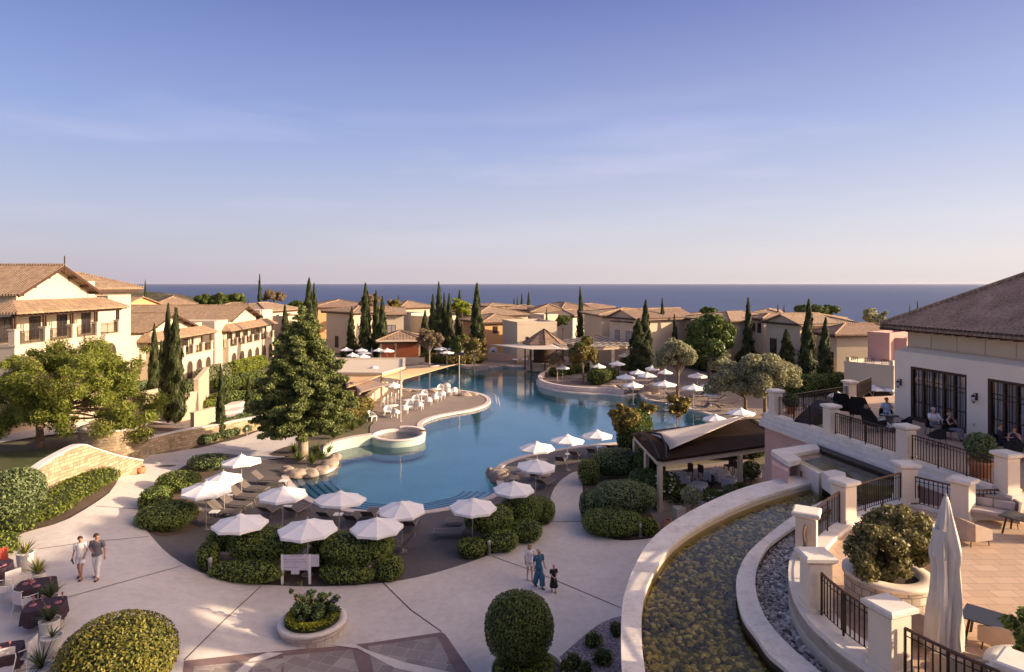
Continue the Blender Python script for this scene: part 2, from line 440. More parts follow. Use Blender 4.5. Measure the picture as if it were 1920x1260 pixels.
def cypress_mesh(h, r, n, seed, size=.13, bare=.03):
    r2 = np.random.default_rng(seed); T = r2.random(n)**.85; TH = r2.random(n)*2*PI
    prof = lambda T: np.clip(T/.10, 0, 1)**.6*np.clip((1-T)/.75, 0, 1)**.75
    L = 1+.22*np.sin(TH*3+T*19+seed)+.18*np.sin(TH*5-T*31+seed*2)+.12*np.sin(TH*2+T*53)
    rr = prof(T)*r*L*(1-.25*r2.random(n)**2)+.03
    Pt = np.stack([rr*np.cos(TH), rr*np.sin(TH), h*(bare+(1-bare)*T)+.0*T], 1)
    Pt[:, 0] += .08*r*np.sin(T*7+seed); Pt[:, 1] += .08*r*np.cos(T*5+seed)
    N = np.stack([np.cos(TH), np.sin(TH), .35+0*T], 1)
    a = leaf_quads(Pt, N, size, .55, 2.4, up=1.8)
    V = []; m = 14; k = 10
    for i in range(m+1):
        t = i/m; q = float(prof(np.array([t]))[0])*r*.72+.02
        for j in range(k): V.append((q*math.cos(2*PI*j/k), q*math.sin(2*PI*j/k), h*(bare+(1-bare)*t)*.985))
    Fq = np.array([(i*k+j, i*k+(j+1)%k, (i+1)*k+(j+1)%k, (i+1)*k+j) for i in range(m) for j in range(k)])
    return [a, (np.array(V), Fq, 1)]
CYP = []
def cypress_proto(h, r, n, seed, size):
    t = thing('cypress_tree', 'x', 'cypress'); foliage('crown', cypress_mesh(h, r, n, seed, size), L_cyp, t, [L_core])
    MB().tube([(0,0,-.3),(0,0,h*.25)], [.16,.09], 7).build('trunk', M['bark'], t); return t
def trunk_mb(h, r0, limbs, seed=0, lean=(0, 0), fork=.5):
    """trunk with limbs reaching the points in limbs (local coordinates)"""
    m = MB(); r2 = random.Random(seed)
    pts = [Vector((lean[0]*t*t+.06*r2.uniform(-1,1)*h*.2*(t>0), lean[1]*t*t+.06*r2.uniform(-1,1)*h*.2*(t>0), -.2+(h+.2)*t)) for t in (0,.2,.45,.7,1)]
    m.tube(pts, [r0*1.25, r0, r0*.85, r0*.75, r0*.6], 9)
    top = pts[-1]
    for L in limbs:
        L = Vector(L); a = pts[2].lerp(top, r2.uniform(fork, 1)); mid = a.lerp(L, .5)+Vector((r2.uniform(-.2,.2), r2.uniform(-.2,.2), r2.uniform(.0,.3)))*(L-a).length*.3
        m.tube([a, a.lerp(mid,.5)+Vector((0,0,.05)), mid, L], [r0*.5, r0*.36, r0*.26, r0*.08], 6)
    return m
def crown_parts(centers, radii, dens, size, jit=.9, flat=1.0, shell=.35, up=0.0, aspect=1.5, matidx=0):
    Pt, N = [], []
    for c, r in zip(centers, radii):
        n = max(8, int(dens*r*r*4*PI)); D = unit(n); k = 1-shell*rng.random(n)**1.3+.12*rng.normal(size=n)*.5
        q = D*np.array([1, 1, flat])*r*k[:, None]+np.array(c); Pt.append(q); N.append(D)
    Pt = np.concatenate(Pt); N = np.concatenate(N); V, Fq = leaf_quads(Pt, N, size, jit, aspect, up); return (V, Fq, matidx)
def broad_tree(name, label, loc, h_trunk, crown_c, crown_r, nclump, rc, mat, dens, size, seed, r0=.18, bark=None, group=None, flat=.75, limbs=6, lean=(0,0), extra=None, shell=.35, hollow=.35, cat='tree', aspect=1.5):
    """crown of nclump leaf clumps in an ellipsoid crown_r about crown_c"""
    t = thing(name, label, cat, loc, 0, group); r2 = np.random.default_rng(seed)
    C, Rr = [], []
    for i in range(nclump):
        d = r2.normal(size=3); d /= np.linalg.norm(d); 
        if d[2] < -.55: d[2] *= -.6
        k = r2.uniform(hollow, 1)**.6*.85*(1+.22*math.sin(d[0]*3.1+seed)+.16*math.sin(d[2]*4.3+d[1]*3.7+seed*1.7))
        C.append(np.array(crown_c)+d*k*np.array(crown_r)); Rr.append(rc*r2.uniform(.45, 1.25))
    parts = [crown_parts(C, Rr, dens, size, flat=flat, shell=shell, aspect=aspect)]
    mats = []
    if extra:
        idx = r2.choice(nclump, max(1, nclump//3), replace=False)
        parts.append(crown_parts([C[i]+np.array([0,0,Rr[i]*.3]) for i in idx], [Rr[i]*.85 for i in idx], dens*extra[1], size*.9, flat=flat, matidx=1)); mats = [extra[0]]
    foliage('crown', parts, mat, t, mats)
    order = sorted(range(nclump), key=lambda i: r2.random())[:limbs]
    trunk_mb(h_trunk, r0, [C[i] for i in order], seed, lean).build('trunk', bark or M['bark'], t)
    return t
def conifer(label, loc, h, r, seed, trunk_h):
    t = thing('conifer_tree', label, 'tree', loc); r2 = np.random.default_rng(seed)
    C, Rr, limbs = [], [], []
    nl = 19
    for i in range(nl):
        f = i/(nl-1); z = trunk_h+(h-trunk_h-.3)*f; rad = r*(1-f)**.72*(.96+.1*math.sin(i*2.1))+.15
        if f < .12: rad *= .82
        nb = max(3, int(11*(1-f)+3)); off = r2.random()*6
        for b in range(nb):
            a = off+2*PI*b/nb+r2.uniform(-.2,.2); L = rad*r2.uniform(.74, 1.1)
            tip = np.array([L*math.cos(a), L*math.sin(a), z+L*.08]); limbs.append(tip)
            for s in np.arange(.3, 1.01, .14):
                w = .18+.52*(1-s*.5)*min(1, rad/2.2)*r2.uniform(.7, 1.2)
                C.append(np.array([tip[0]*s, tip[1]*s, z+L*(.16*s-.10*s*s)-(1-s)*.1]) + r2.normal(size=3)*.12); Rr.append(w)
    parts = [crown_parts(C, Rr, 105, .115, jit=1.0, flat=.5, shell=.6, aspect=2.0)]
    foliage('crown', parts, L_con, t)
    m = MB().tube([(0,0,-.2),(0,.05,trunk_h),(.03,0,h*.6),(0,0,h-.2)], [.42,.32,.18,.03], 10)
    for L in limbs[::1]: m.tube([(0,0,L[2]-.25),(L[0]*.5,L[1]*.5,L[2]-.1),(L[0]*.92,L[1]*.92,L[2]-.02)], [.06,.04,.015], 4)
    m.build('trunk', M['barkp'], t); return t
def spiky(mb_leaf, c, n, L, w, seed, spread=1.0, droop=.35):
    r2 = random.Random(seed); V = []; Fq = []
    for i in range(n):
        a = r2.uniform(0, 2*PI); el = r2.uniform(.25, 1.0)*spread; l = L*r2.uniform(.65, 1.1); seg = 5; b = len(V)
        sd = Vector((-math.sin(a), math.cos(a), 0))
        for k in range(seg+1):
            s = k/seg; rr = l*s*math.sin(el); z = l*s*math.cos(el)-droop*l*s*s*el
            p = Vector(c)+Vector((rr*math.cos(a), rr*math.sin(a), z)); ww = w*(1-s**1.5)*(.5+.5*min(1, s*4))+.002
            V += [tuple(p-sd*ww), tuple(p+sd*ww)]
        Fq += [(b+2*k, b+2*k+1, b+2*k+3, b+2*k+2) for k in range(seg)]
    return np.array(V), np.array(Fq)
# ---------------------------------------------------------------- camera, sun, sky
cam = bpy.data.cameras.new('camera'); cam.sensor_width = 36; cam.lens = 36*F/1920; cam.shift_y = -(630-HY)/1920
cam.clip_start = .1; cam.clip_end = 90000
co = bpy.data.objects.new('camera', cam); link(co); co.location = (0, 0, CH); co.rotation_euler = (PI/2, 0, 0); scene.camera = co
SUN_AZ, SUN_EL = R(6), R(18)        # azimuth measured from +X towards -Y
S = Vector((math.cos(SUN_AZ)*math.cos(SUN_EL), -math.sin(SUN_AZ)*math.cos(SUN_EL), math.sin(SUN_EL)))
sl = bpy.data.lights.new('sun', 'SUN'); sl.energy = 4.1; sl.angle = R(.55); sl.color = (1, .77, .51)
so = bpy.data.objects.new('sun', sl); link(so); so.rotation_euler = S.to_track_quat('Z', 'Y').to_euler(); so.location = (60, -10, 60)
w = bpy.data.worlds.new('World'); scene.world = w; w.use_nodes = True; wt = w.node_tree
bg = wt.nodes['Background']; sky = wt.nodes.new('ShaderNodeTexSky'); sky.sky_type = 'NISHITA'; sky.sun_disc = False
sky.sun_elevation = SUN_EL; sky.sun_rotation = math.atan2(S.x, S.y); sky.air_density = 1.0; sky.dust_density = 1.6; sky.ozone_density = 3.0
def wn(typ, **kw):
    nd = wt.nodes.new(typ)
    for k, v in kw.items():
        if k in nd.inputs: nd.inputs[k].default_value = v
        else: setattr(nd, k, v)
    return nd
tc = wn('ShaderNodeTexCoord'); sx = wn('ShaderNodeSeparateXYZ'); wt.links.new(tc.outputs['Generated'], sx.inputs[0])
# soft evening gradient: warm mauve haze over the sea, periwinkle above, paler towards the sun side
def wramp(stops, src):
    r = wn('ShaderNodeValToRGB'); wt.links.new(src, r.inputs[0]); e = r.color_ramp.elements
    while len(e) < len(stops): e.new(.5)
    for i, (p, c) in enumerate(stops): e[i].position = p; e[i].color = (*c, 1)
    return r.outputs[0]
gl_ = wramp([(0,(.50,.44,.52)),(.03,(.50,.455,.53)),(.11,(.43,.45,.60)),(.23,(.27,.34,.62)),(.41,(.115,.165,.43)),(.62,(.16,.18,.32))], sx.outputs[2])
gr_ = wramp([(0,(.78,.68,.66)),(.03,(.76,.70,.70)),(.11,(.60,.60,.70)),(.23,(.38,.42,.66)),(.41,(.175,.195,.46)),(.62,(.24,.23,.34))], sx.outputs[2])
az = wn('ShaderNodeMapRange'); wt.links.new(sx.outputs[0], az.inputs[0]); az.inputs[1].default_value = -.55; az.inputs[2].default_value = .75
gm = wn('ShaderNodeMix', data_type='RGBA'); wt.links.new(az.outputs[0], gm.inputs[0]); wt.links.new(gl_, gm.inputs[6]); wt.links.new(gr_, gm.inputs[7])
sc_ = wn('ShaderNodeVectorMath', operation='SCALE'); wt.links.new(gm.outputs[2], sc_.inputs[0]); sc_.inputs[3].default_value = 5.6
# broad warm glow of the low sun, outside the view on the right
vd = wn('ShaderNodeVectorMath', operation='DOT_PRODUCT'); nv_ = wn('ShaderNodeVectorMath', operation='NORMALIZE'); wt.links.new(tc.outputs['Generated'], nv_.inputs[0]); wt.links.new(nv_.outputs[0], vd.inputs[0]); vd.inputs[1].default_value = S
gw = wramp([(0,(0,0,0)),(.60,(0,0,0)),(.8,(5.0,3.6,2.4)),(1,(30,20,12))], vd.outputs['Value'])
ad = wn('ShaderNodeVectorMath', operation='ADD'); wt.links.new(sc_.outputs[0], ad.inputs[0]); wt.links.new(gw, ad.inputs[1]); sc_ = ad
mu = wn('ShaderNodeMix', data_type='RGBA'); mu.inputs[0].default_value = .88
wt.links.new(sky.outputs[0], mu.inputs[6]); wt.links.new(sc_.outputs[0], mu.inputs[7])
# faint high streaks of cirrus
mp = wn('ShaderNodeMapping'); mp.inputs['Scale'].default_value = (1.2, 1.2, 9); mp.inputs['Rotation'].default_value = (R(8), R(-14), 0)
wt.links.new(tc.outputs['Generated'], mp.inputs[0])
nz = wn('ShaderNodeTexNoise', Scale=1.6, Detail=5.0, Roughness=.5); wt.links.new(mp.outputs[0], nz.inputs['Vector'])
cr = wn('ShaderNodeValToRGB'); wt.links.new(nz.outputs['Fac'], cr.inputs[0]); cr.color_ramp.elements[0].position = .5; cr.color_ramp.elements[1].position = .75
cr.color_ramp.elements[1].color = (.36,.36,.36,1)
band = wn('ShaderNodeValToRGB'); wt.links.new(sx.outputs[2], band.inputs[0]); be = band.color_ramp.elements
be[0].position = .02; be[0].color = (0,0,0,1); be[1].position = .15; be[1].color = (1,1,1,1); x = be.new(.30); x.color = (0,0,0,1)
mm = wn('ShaderNodeMath', operation='MULTIPLY'); wt.links.new(cr.outputs[0], mm.inputs[0]); wt.links.new(band.outputs[0], mm.inputs[1])
cl = wn('ShaderNodeMix', data_type='RGBA'); wt.links.new(mm.outputs[0], cl.inputs[0]); wt.links.new(mu.outputs[2], cl.inputs[6]); cl.inputs[7].default_value = (4.6,4.2,4.9,1)
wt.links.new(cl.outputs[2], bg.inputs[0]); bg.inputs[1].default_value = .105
scene.view_settings.view_transform = 'Standard'; scene.view_settings.look = 'None'; scene.view_settings.exposure = 1.0; scene.view_settings.gamma = 1
scene.render.engine = 'CYCLES'

# thin sea air
t = NT('sea_air'); vp = t.n('ShaderNodeVolumePrincipled', Density=1.1e-5); vp.inputs['Color'].default_value = (.78,.80,.95,1); vp.inputs['Anisotropy'].default_value = .2; t.l(vp.outputs[0], t.out.inputs['Volume'])
MB().box(-93000, 93000, -70, 71000, -160, 45).build('haze', t.m, kind='stuff', uv=False)

# ---------------------------------------------------------------- polygons and sheets
def smooth_pts(pts, k=4, closed=False):
    pts = [Vector(p) for p in pts]; n = len(pts); out = []
    rg = range(n) if closed else range(n-1)
    for i in rg:
        if closed: a, b, c, d = pts[i-1], pts[i], pts[(i+1)%n], pts[(i+2)%n]
        else: a, b, c, d = pts[max(i-1,0)], pts[i], pts[i+1], pts[min(i+2,n-1)]
        for j in range(k):
            t = j/k; out.append(.5*((2*b)+(c-a)*t+(2*a-5*b+4*c-d)*t*t+(3*b-a-3*c+d)*t**3))
    if not closed: out.append(pts[-1])
    return out
def inside(x, y, poly):
    c = False; j = len(poly)-1
    for i in range(len(poly)):
        xi, yi, xj, yj = poly[i][0], poly[i][1], poly[j][0], poly[j][1]
        if (yi > y) != (yj > y) and x < (xj-xi)*(y-yi)/(yj-yi)+xi: c = not c
        j = i
    return c
def sheet(name, poly, mat, zoff=0.0, step=1.0, holes=(), zf=zg, region=None, kind='structure', grid=None, parent=None):
    vs, es = [], []
    for lp in [poly]+list(holes):
        b = len(vs); vs += [Vector((p[0], p[1])) for p in lp]; es += [(b+i, b+(i+1)%len(lp)) for i in range(len(lp))]
    xs = [p[0] for p in poly]; ys = [p[1] for p in poly]
    if grid is None:
        nx = int((max(xs)-min(xs))/step); ny = int((max(ys)-min(ys))/step)
        grid = [(min(xs)+(i+.5)*step, min(ys)+(j+.5)*step) for i in range(nx) for j in range(ny)]
    for (x, y) in grid:
        if inside(x, y, poly) and not any(inside(x, y, h) for h in holes): vs.append(Vector((x+1e-4*random.random(), y+1e-4*random.random())))
    V, E, Fc, *_ = delaunay_2d_cdt(vs, es, [], 0, 1e-4)
    fs = []
    for f in Fc:
        cx = sum(V[i][0] for i in f)/len(f); cy = sum(V[i][1] for i in f)/len(f)
        if inside(cx, cy, poly) and not any(inside(cx, cy, h) for h in holes): fs.append(tuple(f))
    mb = MB(); mb.add([(v[0], v[1], zf(v[0], v[1])+zoff) for v in V], fs)
    o = mb.build(name, mat, parent); 
    me = o.data
    if me.polygons and sum(p.normal.z for p in me.polygons) < 0: me.flip_normals()
    if kind: o['kind'] = kind
    return o

# pool outline (pixel trace on the water level, taken into the plane z=0)
pool_px = [(540,893),(548,908),(568,926),(592,940),(640,954),(700,960),(760,962),(815,957),(865,947),(912,934),(935,920),(932,902),(925,885),(945,868),(985,855),(1030,846),(1080,838),
 (1142,832),(1200,826),(1262,812),(1310,800),(1345,786),(1330,777),(1296,768),(1256,757),(1216,750),(1204,744),(1196,739),(1165,742),(1135,739),
 (1090,738),(1045,733),(1014,724),(1006,714),(1014,705),(1034,698),(1040,692),(1030,688),(985,688),(925,688),(905,690),(888,690),(862,684),(838,683),(800,690),(765,700),
 (752,714),(748,727),(790,731),(850,731),(895,737),(917,746),(918,755),(905,763),(880,770),(850,775),(820,781),(800,788),(790,797),
 (797,812),(790,824),(760,832),(715,831),(697,824),(655,831),(612,841),(606,850),(628,858),(634,866),(622,880),(590,889),(560,889)]
POOL = smooth_pts([P(x, y).to_2d().to_3d() for x, y in pool_px], 3, True)
POOL2 = [(p.x, p.y) for p in POOL]
def offset_loop(lp, d, closed=True):
    n = len(lp); out = []
    ar = sum(lp[i][0]*lp[(i+1)%n][1]-lp[(i+1)%n][0]*lp[i][1] for i in range(n)); sg = 1 if ar > 0 else -1
    for i in range(n):
        a = Vector(lp[i-1][:2]) if (closed or i) else Vector(lp[i][:2]); b = Vector(lp[(i+1)%n][:2]) if (closed or i < n-1) else Vector(lp[i][:2])
        t = (b-a).normalized(); nn = Vector((t.y, -t.x))*sg; out.append((lp[i][0]+nn.x*d, lp[i][1]+nn.y*d))
    return out

# ground, one sheet to the shore, cut for the pool
far = [(-900,-60),(900,-60),(1600,1500),(-1600,1500)]
gr = []
for i in range(-34, 24):
    for j in range(6, 46): gr.append((i*2.0+.3, j*2.0+.7))
for i in range(-40, 41):
    for j in range(10, 40): gr.append((i*6.0+1, j*6.0+36))
for i in range(-20, 21):
    for j in range(0, 14): gr.append((i*60+3, 280+j*90))
def z_ground(x, y):
    z = zg(x, y)
    if y > 280: z -= 55*sstep(280, 1200, y)+ .03*(y-280)
    return z
hole = POOL2
ground = sheet('ground', far, M['ground'], -.04, 1, [hole], z_ground, grid=[g for g in gr if g[1] < 1450])
# rocky headland, far left
hm = MB(); NX, NY = 60, 26; hv = []
for j in range(NY+1):
    for i in range(NX+1):
        u, v = i/NX, j/NY; x = -900+u*640; y = 640+v*300
        xr = x*700/y; pr_ = 13 if xr < -480 else 13-27*((xr+480)/185)**1.15 if xr < -295 else -14-60*sstep(-295, -250, xr)
        hv.append((x, y, -50+(pr_+50)*math.sin(PI*min(1, .06+v*.9))**.35+1.3*math.sin(x*.07+y*.031)+.9*math.sin(x*.19-y*.09)+.6*math.sin(x*.43+2)))
hm.add(hv, [(j*(NX+1)+i, j*(NX+1)+i+1, (j+1)*(NX+1)+i+1, (j+1)*(NX+1)+i) for j in range(NY) for i in range(NX)], True)
t = NT('scrub_hillside'); n1 = t.noise(.06, 9, rough=.75); t.principled(t.ramp(n1, [(.38,(.025,.03,.012)),(.5,(.06,.055,.025)),(.6,(.16,.11,.06)),(.68,(.30,.21,.12))]), .95, t.bump(n1, .6, 4)); 
hm.build('hill', t.m, kind='structure')
# sea
t = NT('sea_water'); mpn = t.n('ShaderNodeMapping'); mpn.inputs['Scale'].default_value = (.35, 1, 1); t.l(t.obj(), mpn.inputs[0])
n1 = t.noise(.012, 8, mpn.outputs[0], .65); n2 = t.noise(.0008, 4, mpn.outputs[0])
p = t.principled(t.ramp(n2, [(.35, (.016,.032,.10)), (.65, (.026,.048,.13))]), .42, t.bump(n1, .5, 6), 0, .35)
MB().add([(-60000,700,-60),(60000,700,-60),(90000,70000,-60),(-90000,70000,-60)], [(0,1,2,3)]).build('sea', t.m, kind='structure')

# plaza
plaza_px = [(-260,1010),(-60,1030),(0,1022),(45,1000),(130,973),(205,925),(222,896),(270,887),(268,856),(350,843),(440,825),(500,803),(540,790),(560,800),(545,850),(500,862),
 (470,858),(430,852),(400,852),(350,872),(300,905),(264,948),(262,975),(285,1008),(320,1043),(375,1074),(440,1091),(520,1099),(600,1101),(700,1096),(780,1084),(850,1065),(920,1040),(980,1005),(1018,970),(1030,940),(1040,915),(1058,896),(1084,884),
 (1092,905),(1092,950),(1102,985),(1130,1005),(1165,1014),(1215,1011),(1265,1000),(1330,990),(1700,1000)]
plaza = smooth_pts([G(x, y) for x, y in plaza_px], 3)+[Vector((22,15,0)), Vector((-34,15,0))]
PLZ = [(p.x, p.y) for p in plaza]
sheet('plaza', PLZ, M['plaza'], .03, .55)
# pool deck
deck_px = [(545,862),(500,862),(470,858),(430,852),(400,852),(350,872),(300,905),(264,948),(262,975),(285,1008),(320,1043),(375,1074),(440,1091),(520,1099),(600,1101),(700,1096),(780,1084),(850,1065),(920,1040),(980,1005),(1018,970),(1030,940),(1040,915),(1058,896),(1084,884),
 (1110,868),(1160,850),(1200,838),(1262,824),(1310,812),(1360,800),(1500,790),(1560,735),(1480,700),(1400,690),(1300,682),(1200,672),(1130,668),(1000,668),(900,664),(800,664),(700,662),(650,664),(640,690),(650,720),(662,745),(690,765),(700,790),(694,800),
 (690,822),(655,829),(610,838),(600,846)]
DECK = [(p.x, p.y) for p in smooth_pts([G(x, y) for x, y in deck_px], 3, True)]
deck_m = NT('deck_paving'); 
a_ = deck_m.noise(.4, 5); b_ = deck_m.noise(4, 5, rough=.7); f_ = deck_m.math('ADD', deck_m.math('MULTIPLY', a_, .5), deck_m.math('MULTIPLY', b_, .5))
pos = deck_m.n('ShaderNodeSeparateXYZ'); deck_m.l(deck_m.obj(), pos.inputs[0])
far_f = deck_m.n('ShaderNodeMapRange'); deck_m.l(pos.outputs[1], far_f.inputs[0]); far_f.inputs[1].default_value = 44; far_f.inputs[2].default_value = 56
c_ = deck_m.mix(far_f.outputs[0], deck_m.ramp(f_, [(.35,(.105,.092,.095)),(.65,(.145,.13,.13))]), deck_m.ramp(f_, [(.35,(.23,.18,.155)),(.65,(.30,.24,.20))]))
deck_m.principled(c_, .8, deck_m.bump(b_, .15, .01), 0, .3)
sheet('pool_deck', DECK, deck_m.m, .015, 1.1, [POOL2])
# pool shell, steps, water, coping
wall = MB(); n = len(POOL2)
wall.add([(x,y,.02) for x,y in POOL2]+[(x,y,-1.5) for x,y in POOL2], [(i,(i+1)%n,n+(i+1)%n,n+i) for i in range(n)]); wall.build('pool_wall', M['poolwall'], kind='structure')
sheet('pool_floor', POOL2, M['poolfloor'], 0, 3, zf=lambda x, y: -1.45 if y < 92 else -1.5)
water = water_mat('pool_water', (.86,.97,.98), .06, 1.3, .02, 1.42)
sheet('pool_water', POOL2, water, 0, 4, zf=lambda x, y: -.16)
arc_px = [(540,893),(548,908),(568,926),(592,940),(640,954),(700,960),(760,962),(815,957),(865,947),(912,934),(935,920)]
arc = [P(x, y, 0) for x, y in arc_px]; arc = smooth_pts(arc, 5); cen = P(740, 880, 0)
def arc_in(d): return [p+(cen-p).normalized()*d for p in arc]
for k, (z, wd) in enumerate([(-.20,.55),(-.26,1.1),(-.33,1.65),(-.41,2.2),(-.50,2.75)]):
    a0 = arc_in(.55*k); a1 = arc_in(wd)
    m = MB(); m.ribbon([(p.x,p.y,z) for p in a0], [(p.x,p.y,z) for p in a1]); m.ribbon([(p.x,p.y,z) for p in a1], [(p.x,p.y,z-.3) for p in a1]); m.build('pool_step', M['polestep'], kind='structure')
    l = MB(); a2 = arc_in(wd-.13); l.wall([(p.x,p.y) for p in a2], [(p.x,p.y) for p in arc_in(wd+.01)], z-.02, z+.012); l.build('pool_step_edge', M['stepline'], kind='structure')
out_l = offset_loop(POOL2, .42); in_l = offset_loop(POOL2, -.06)
cb = MB(); n = len(POOL2)
vs = []
for i in range(n):
    (x0,y0),(x1,y1) = in_l[i], out_l[i]; vs += [(x0,y0,-.12),(x0,y0,.07),(x1,y1,.07),(x1,y1,-.1)]
cb.add(vs, [(4*i+k, 4*((i+1)%n)+k, 4*((i+1)%n)+(k+1)%4, 4*i+(k+1)%4) for i in range(n) for k in range(4)])
cb.build('pool_coping', M['coping'], kind='structure')
# raised far shallow shelf line across the pool
# garden beds (soil)
def bed(name, px, mat=None, z=.045, k=3):
    pts = smooth_pts([G(x, y) for x, y in px], k, True); return sheet(name, [(p.x, p.y) for p in pts], mat or M['soil'], z, .5)
bed('planting_bed', [(264,948),(300,905),(350,872),(400,854),(420,868),(390,900),(360,950),(372,985),(330,1003),(285,1000)])
bed('planting_bed', [(374,1052),(400,1040),(600,1040),(640,1060),(735,1060),(755,1080),(700,1094),(600,1099),(520,1097),(440,1089),(375,1070)])
bed('planting_bed', [(858,1035),(880,985),(960,940),(1010,930),(1034,945),(1018,972),(980,1005),(920,1038),(880,1045)])
bed('planting_bed', [(1094,905),(1100,880),(1150,850),(1200,838),(1235,900),(1262,960),(1262,1000),(1215,1009),(1165,1012),(1130,1003),(1102,983)])
bed('planting_bed', [(-40,1035),(-40,985),(20,960),(120,925),(190,890),(222,892),(205,923),(130,971),(45,998),(0,1020)])
bed('planting_bed', [(355,843),(440,808),(500,790),(520,796),(440,824)])
bed('planting_bed', [(504,853),(545,836),(552,848),(545,856)])
# purple gravel bed, bottom centre
t = NT('mauve_gravel'); vo = t.n('ShaderNodeTexVoronoi', Scale=22.0); t.l(t.obj(), vo.inputs['Vector']); sh = t.n('ShaderNodeSeparateColor'); t.l(vo.outputs['Color'], sh.inputs[0])
t.principled(t.ramp(sh.outputs[0], [(0,(.12,.09,.10)),(.5,(.26,.20,.22)),(1,(.50,.42,.44))]), .9, t.bump(t.math('MULTIPLY', vo.outputs['Distance'], -1), 1, .03))
bed('gravel_bed', [(1018,1275),(1060,1225),(1120,1175),(1165,1157),(1200,1155),(1210,1200),(1215,1290),(1100,1310)], t.m, .05)
# paved panel, bottom centre
def gp(px): return [G(x, y) for x, y in px]
def flat_poly(name, px, mat, z, kind='structure'):
    pts = gp(px); return sheet(name, [(p.x, p.y) for p in pts], mat, z, .6)
bandm = plain('plum_paving_band', (.20,.135,.13), .8, .15, 2, 12)
t = NT('stone_flags'); uv = t.uv(); mp_ = t.n('ShaderNodeMapping'); mp_.inputs['Rotation'].default_value = (0,0,R(14)); t.l(uv, mp_.inputs[0])
br = t.n('ShaderNodeTexBrick', Scale=1.0); t.l(mp_.outputs[0], br.inputs['Vector']); br.offset = .45; br.squash = .7
br.inputs['Brick Width'].default_value = .75; br.inputs['Row Height'].default_value = .55; br.inputs['Mortar Size'].default_value = .012
br.inputs['Color1'].default_value = (.23,.19,.18,1); br.inputs['Color2'].default_value = (.38,.33,.30,1); br.inputs['Mortar'].default_value = (.42,.38,.35,1)
n1 = t.noise(1.3, 5); t.principled(t.mix(t.ramp(n1, [(.45,0.0),(.65,.45)]), br.outputs[0], (.20,.16,.17)), .75, t.bump(br.outputs['Fac'], -.2, .01))
flags = t.m
flat_poly('paving_panel', [(345,1241),(480,1226),(640,1213),(700,1206),(828,1187),(835,1191),(900,1285),(340,1290)], bandm, .036)
flat_poly('paving_panel', [(364,1252),(535,1236),(517,1290),(355,1290)], flags, .044)
flat_poly('paving_panel', [(531,1232),(660,1220),(682,1290),(532,1290)], flags, .044)
flat_poly('paving_panel', [(690,1214),(820,1196),(868,1290),(706,1290)], flags, .044)
flat_poly('paving_path', [(535,1213),(560,1205),(640,1196),(655,1205),(690,1222),(760,1245),(900,1275),(900,1290),(740,1255),(670,1218),(620,1212),(545,1222),(480,1246),(440,1290),(410,1290),(470,1238)], M['plaza'], .052)
# expansion joints in the plaza
jm = plain('expansion_joint', (.05,.045,.045), .9, .1, 3, 10, bump=0)
for a in ([(345,1240),(420,1165),(489,1101)], [(118,1124),(240,1090),(342,1062)], [(718,1094),(770,1145),(828,1186)], [(922,1044),(1000,1072),(1090,1110),(1175,1146)], [(70,1031),(165,1018),(280,1007)],
          [(1030,979),(1098,979)], [(180,950),(250,955),(262,957)], [(330,833),(400,838),(470,850)]):
    pts = []
    for (x0,y0),(x1,y1) in zip(a, a[1:]): pts += [G(x0+(x1-x0)*k/12, y0+(y1-y0)*k/12) for k in range(12)]
    pts.append(G(*a[-1])); A, B = [], []
    for i, p in enumerate(pts):
        d = (pts[min(i+1,len(pts)-1)]-pts[max(i-1,0)]); d.z = 0; d.normalize(); nn = Vector((-d.y, d.x, 0))*.022
        A.append((p.x-nn.x, p.y-nn.y, p.z+.040)); B.append((p.x+nn.x, p.y+nn.y, p.z+.040))
    MB().ribbon(B, A).build('plaza_joint', jm, kind='structure')
# ---------------------------------------------------------------- roofs and houses (local frame: front wall on y=0 facing -y, body x 0..w, y 0..d)
def hip_roof(mb, x0, x1, y0, y1, z, rise, ov=.5, th=.16):
    x0 -= ov; x1 += ov; y0 -= ov; y1 += ov; w = x1-x0; d = y1-y0; q = min(w, d)/2
    if w >= d: a = (x0+q, (y0+y1)/2, z+rise); b = (x1-q, (y0+y1)/2, z+rise)
    else: a = ((x0+x1)/2, y0+q, z+rise); b = ((x0+x1)/2, y1-q, z+rise)
    c = [(x0,y0,z),(x1,y0,z),(x1,y1,z),(x0,y1,z)]; lo = [(p[0],p[1],z-th) for p in c]
    vs = c+[a,b]+lo
    if w >= d: fs = [(0,1,5,4),(1,2,5),(2,3,4,5),(3,0,4)]
    else: fs = [(0,1,4),(1,2,5,4),(2,3,5),(3,0,4,5)]
    fs += [(6,7,1,0),(7,8,2,1),(8,9,3,2),(9,6,0,3),(9,8,7,6)]
    return mb.add(vs, fs)
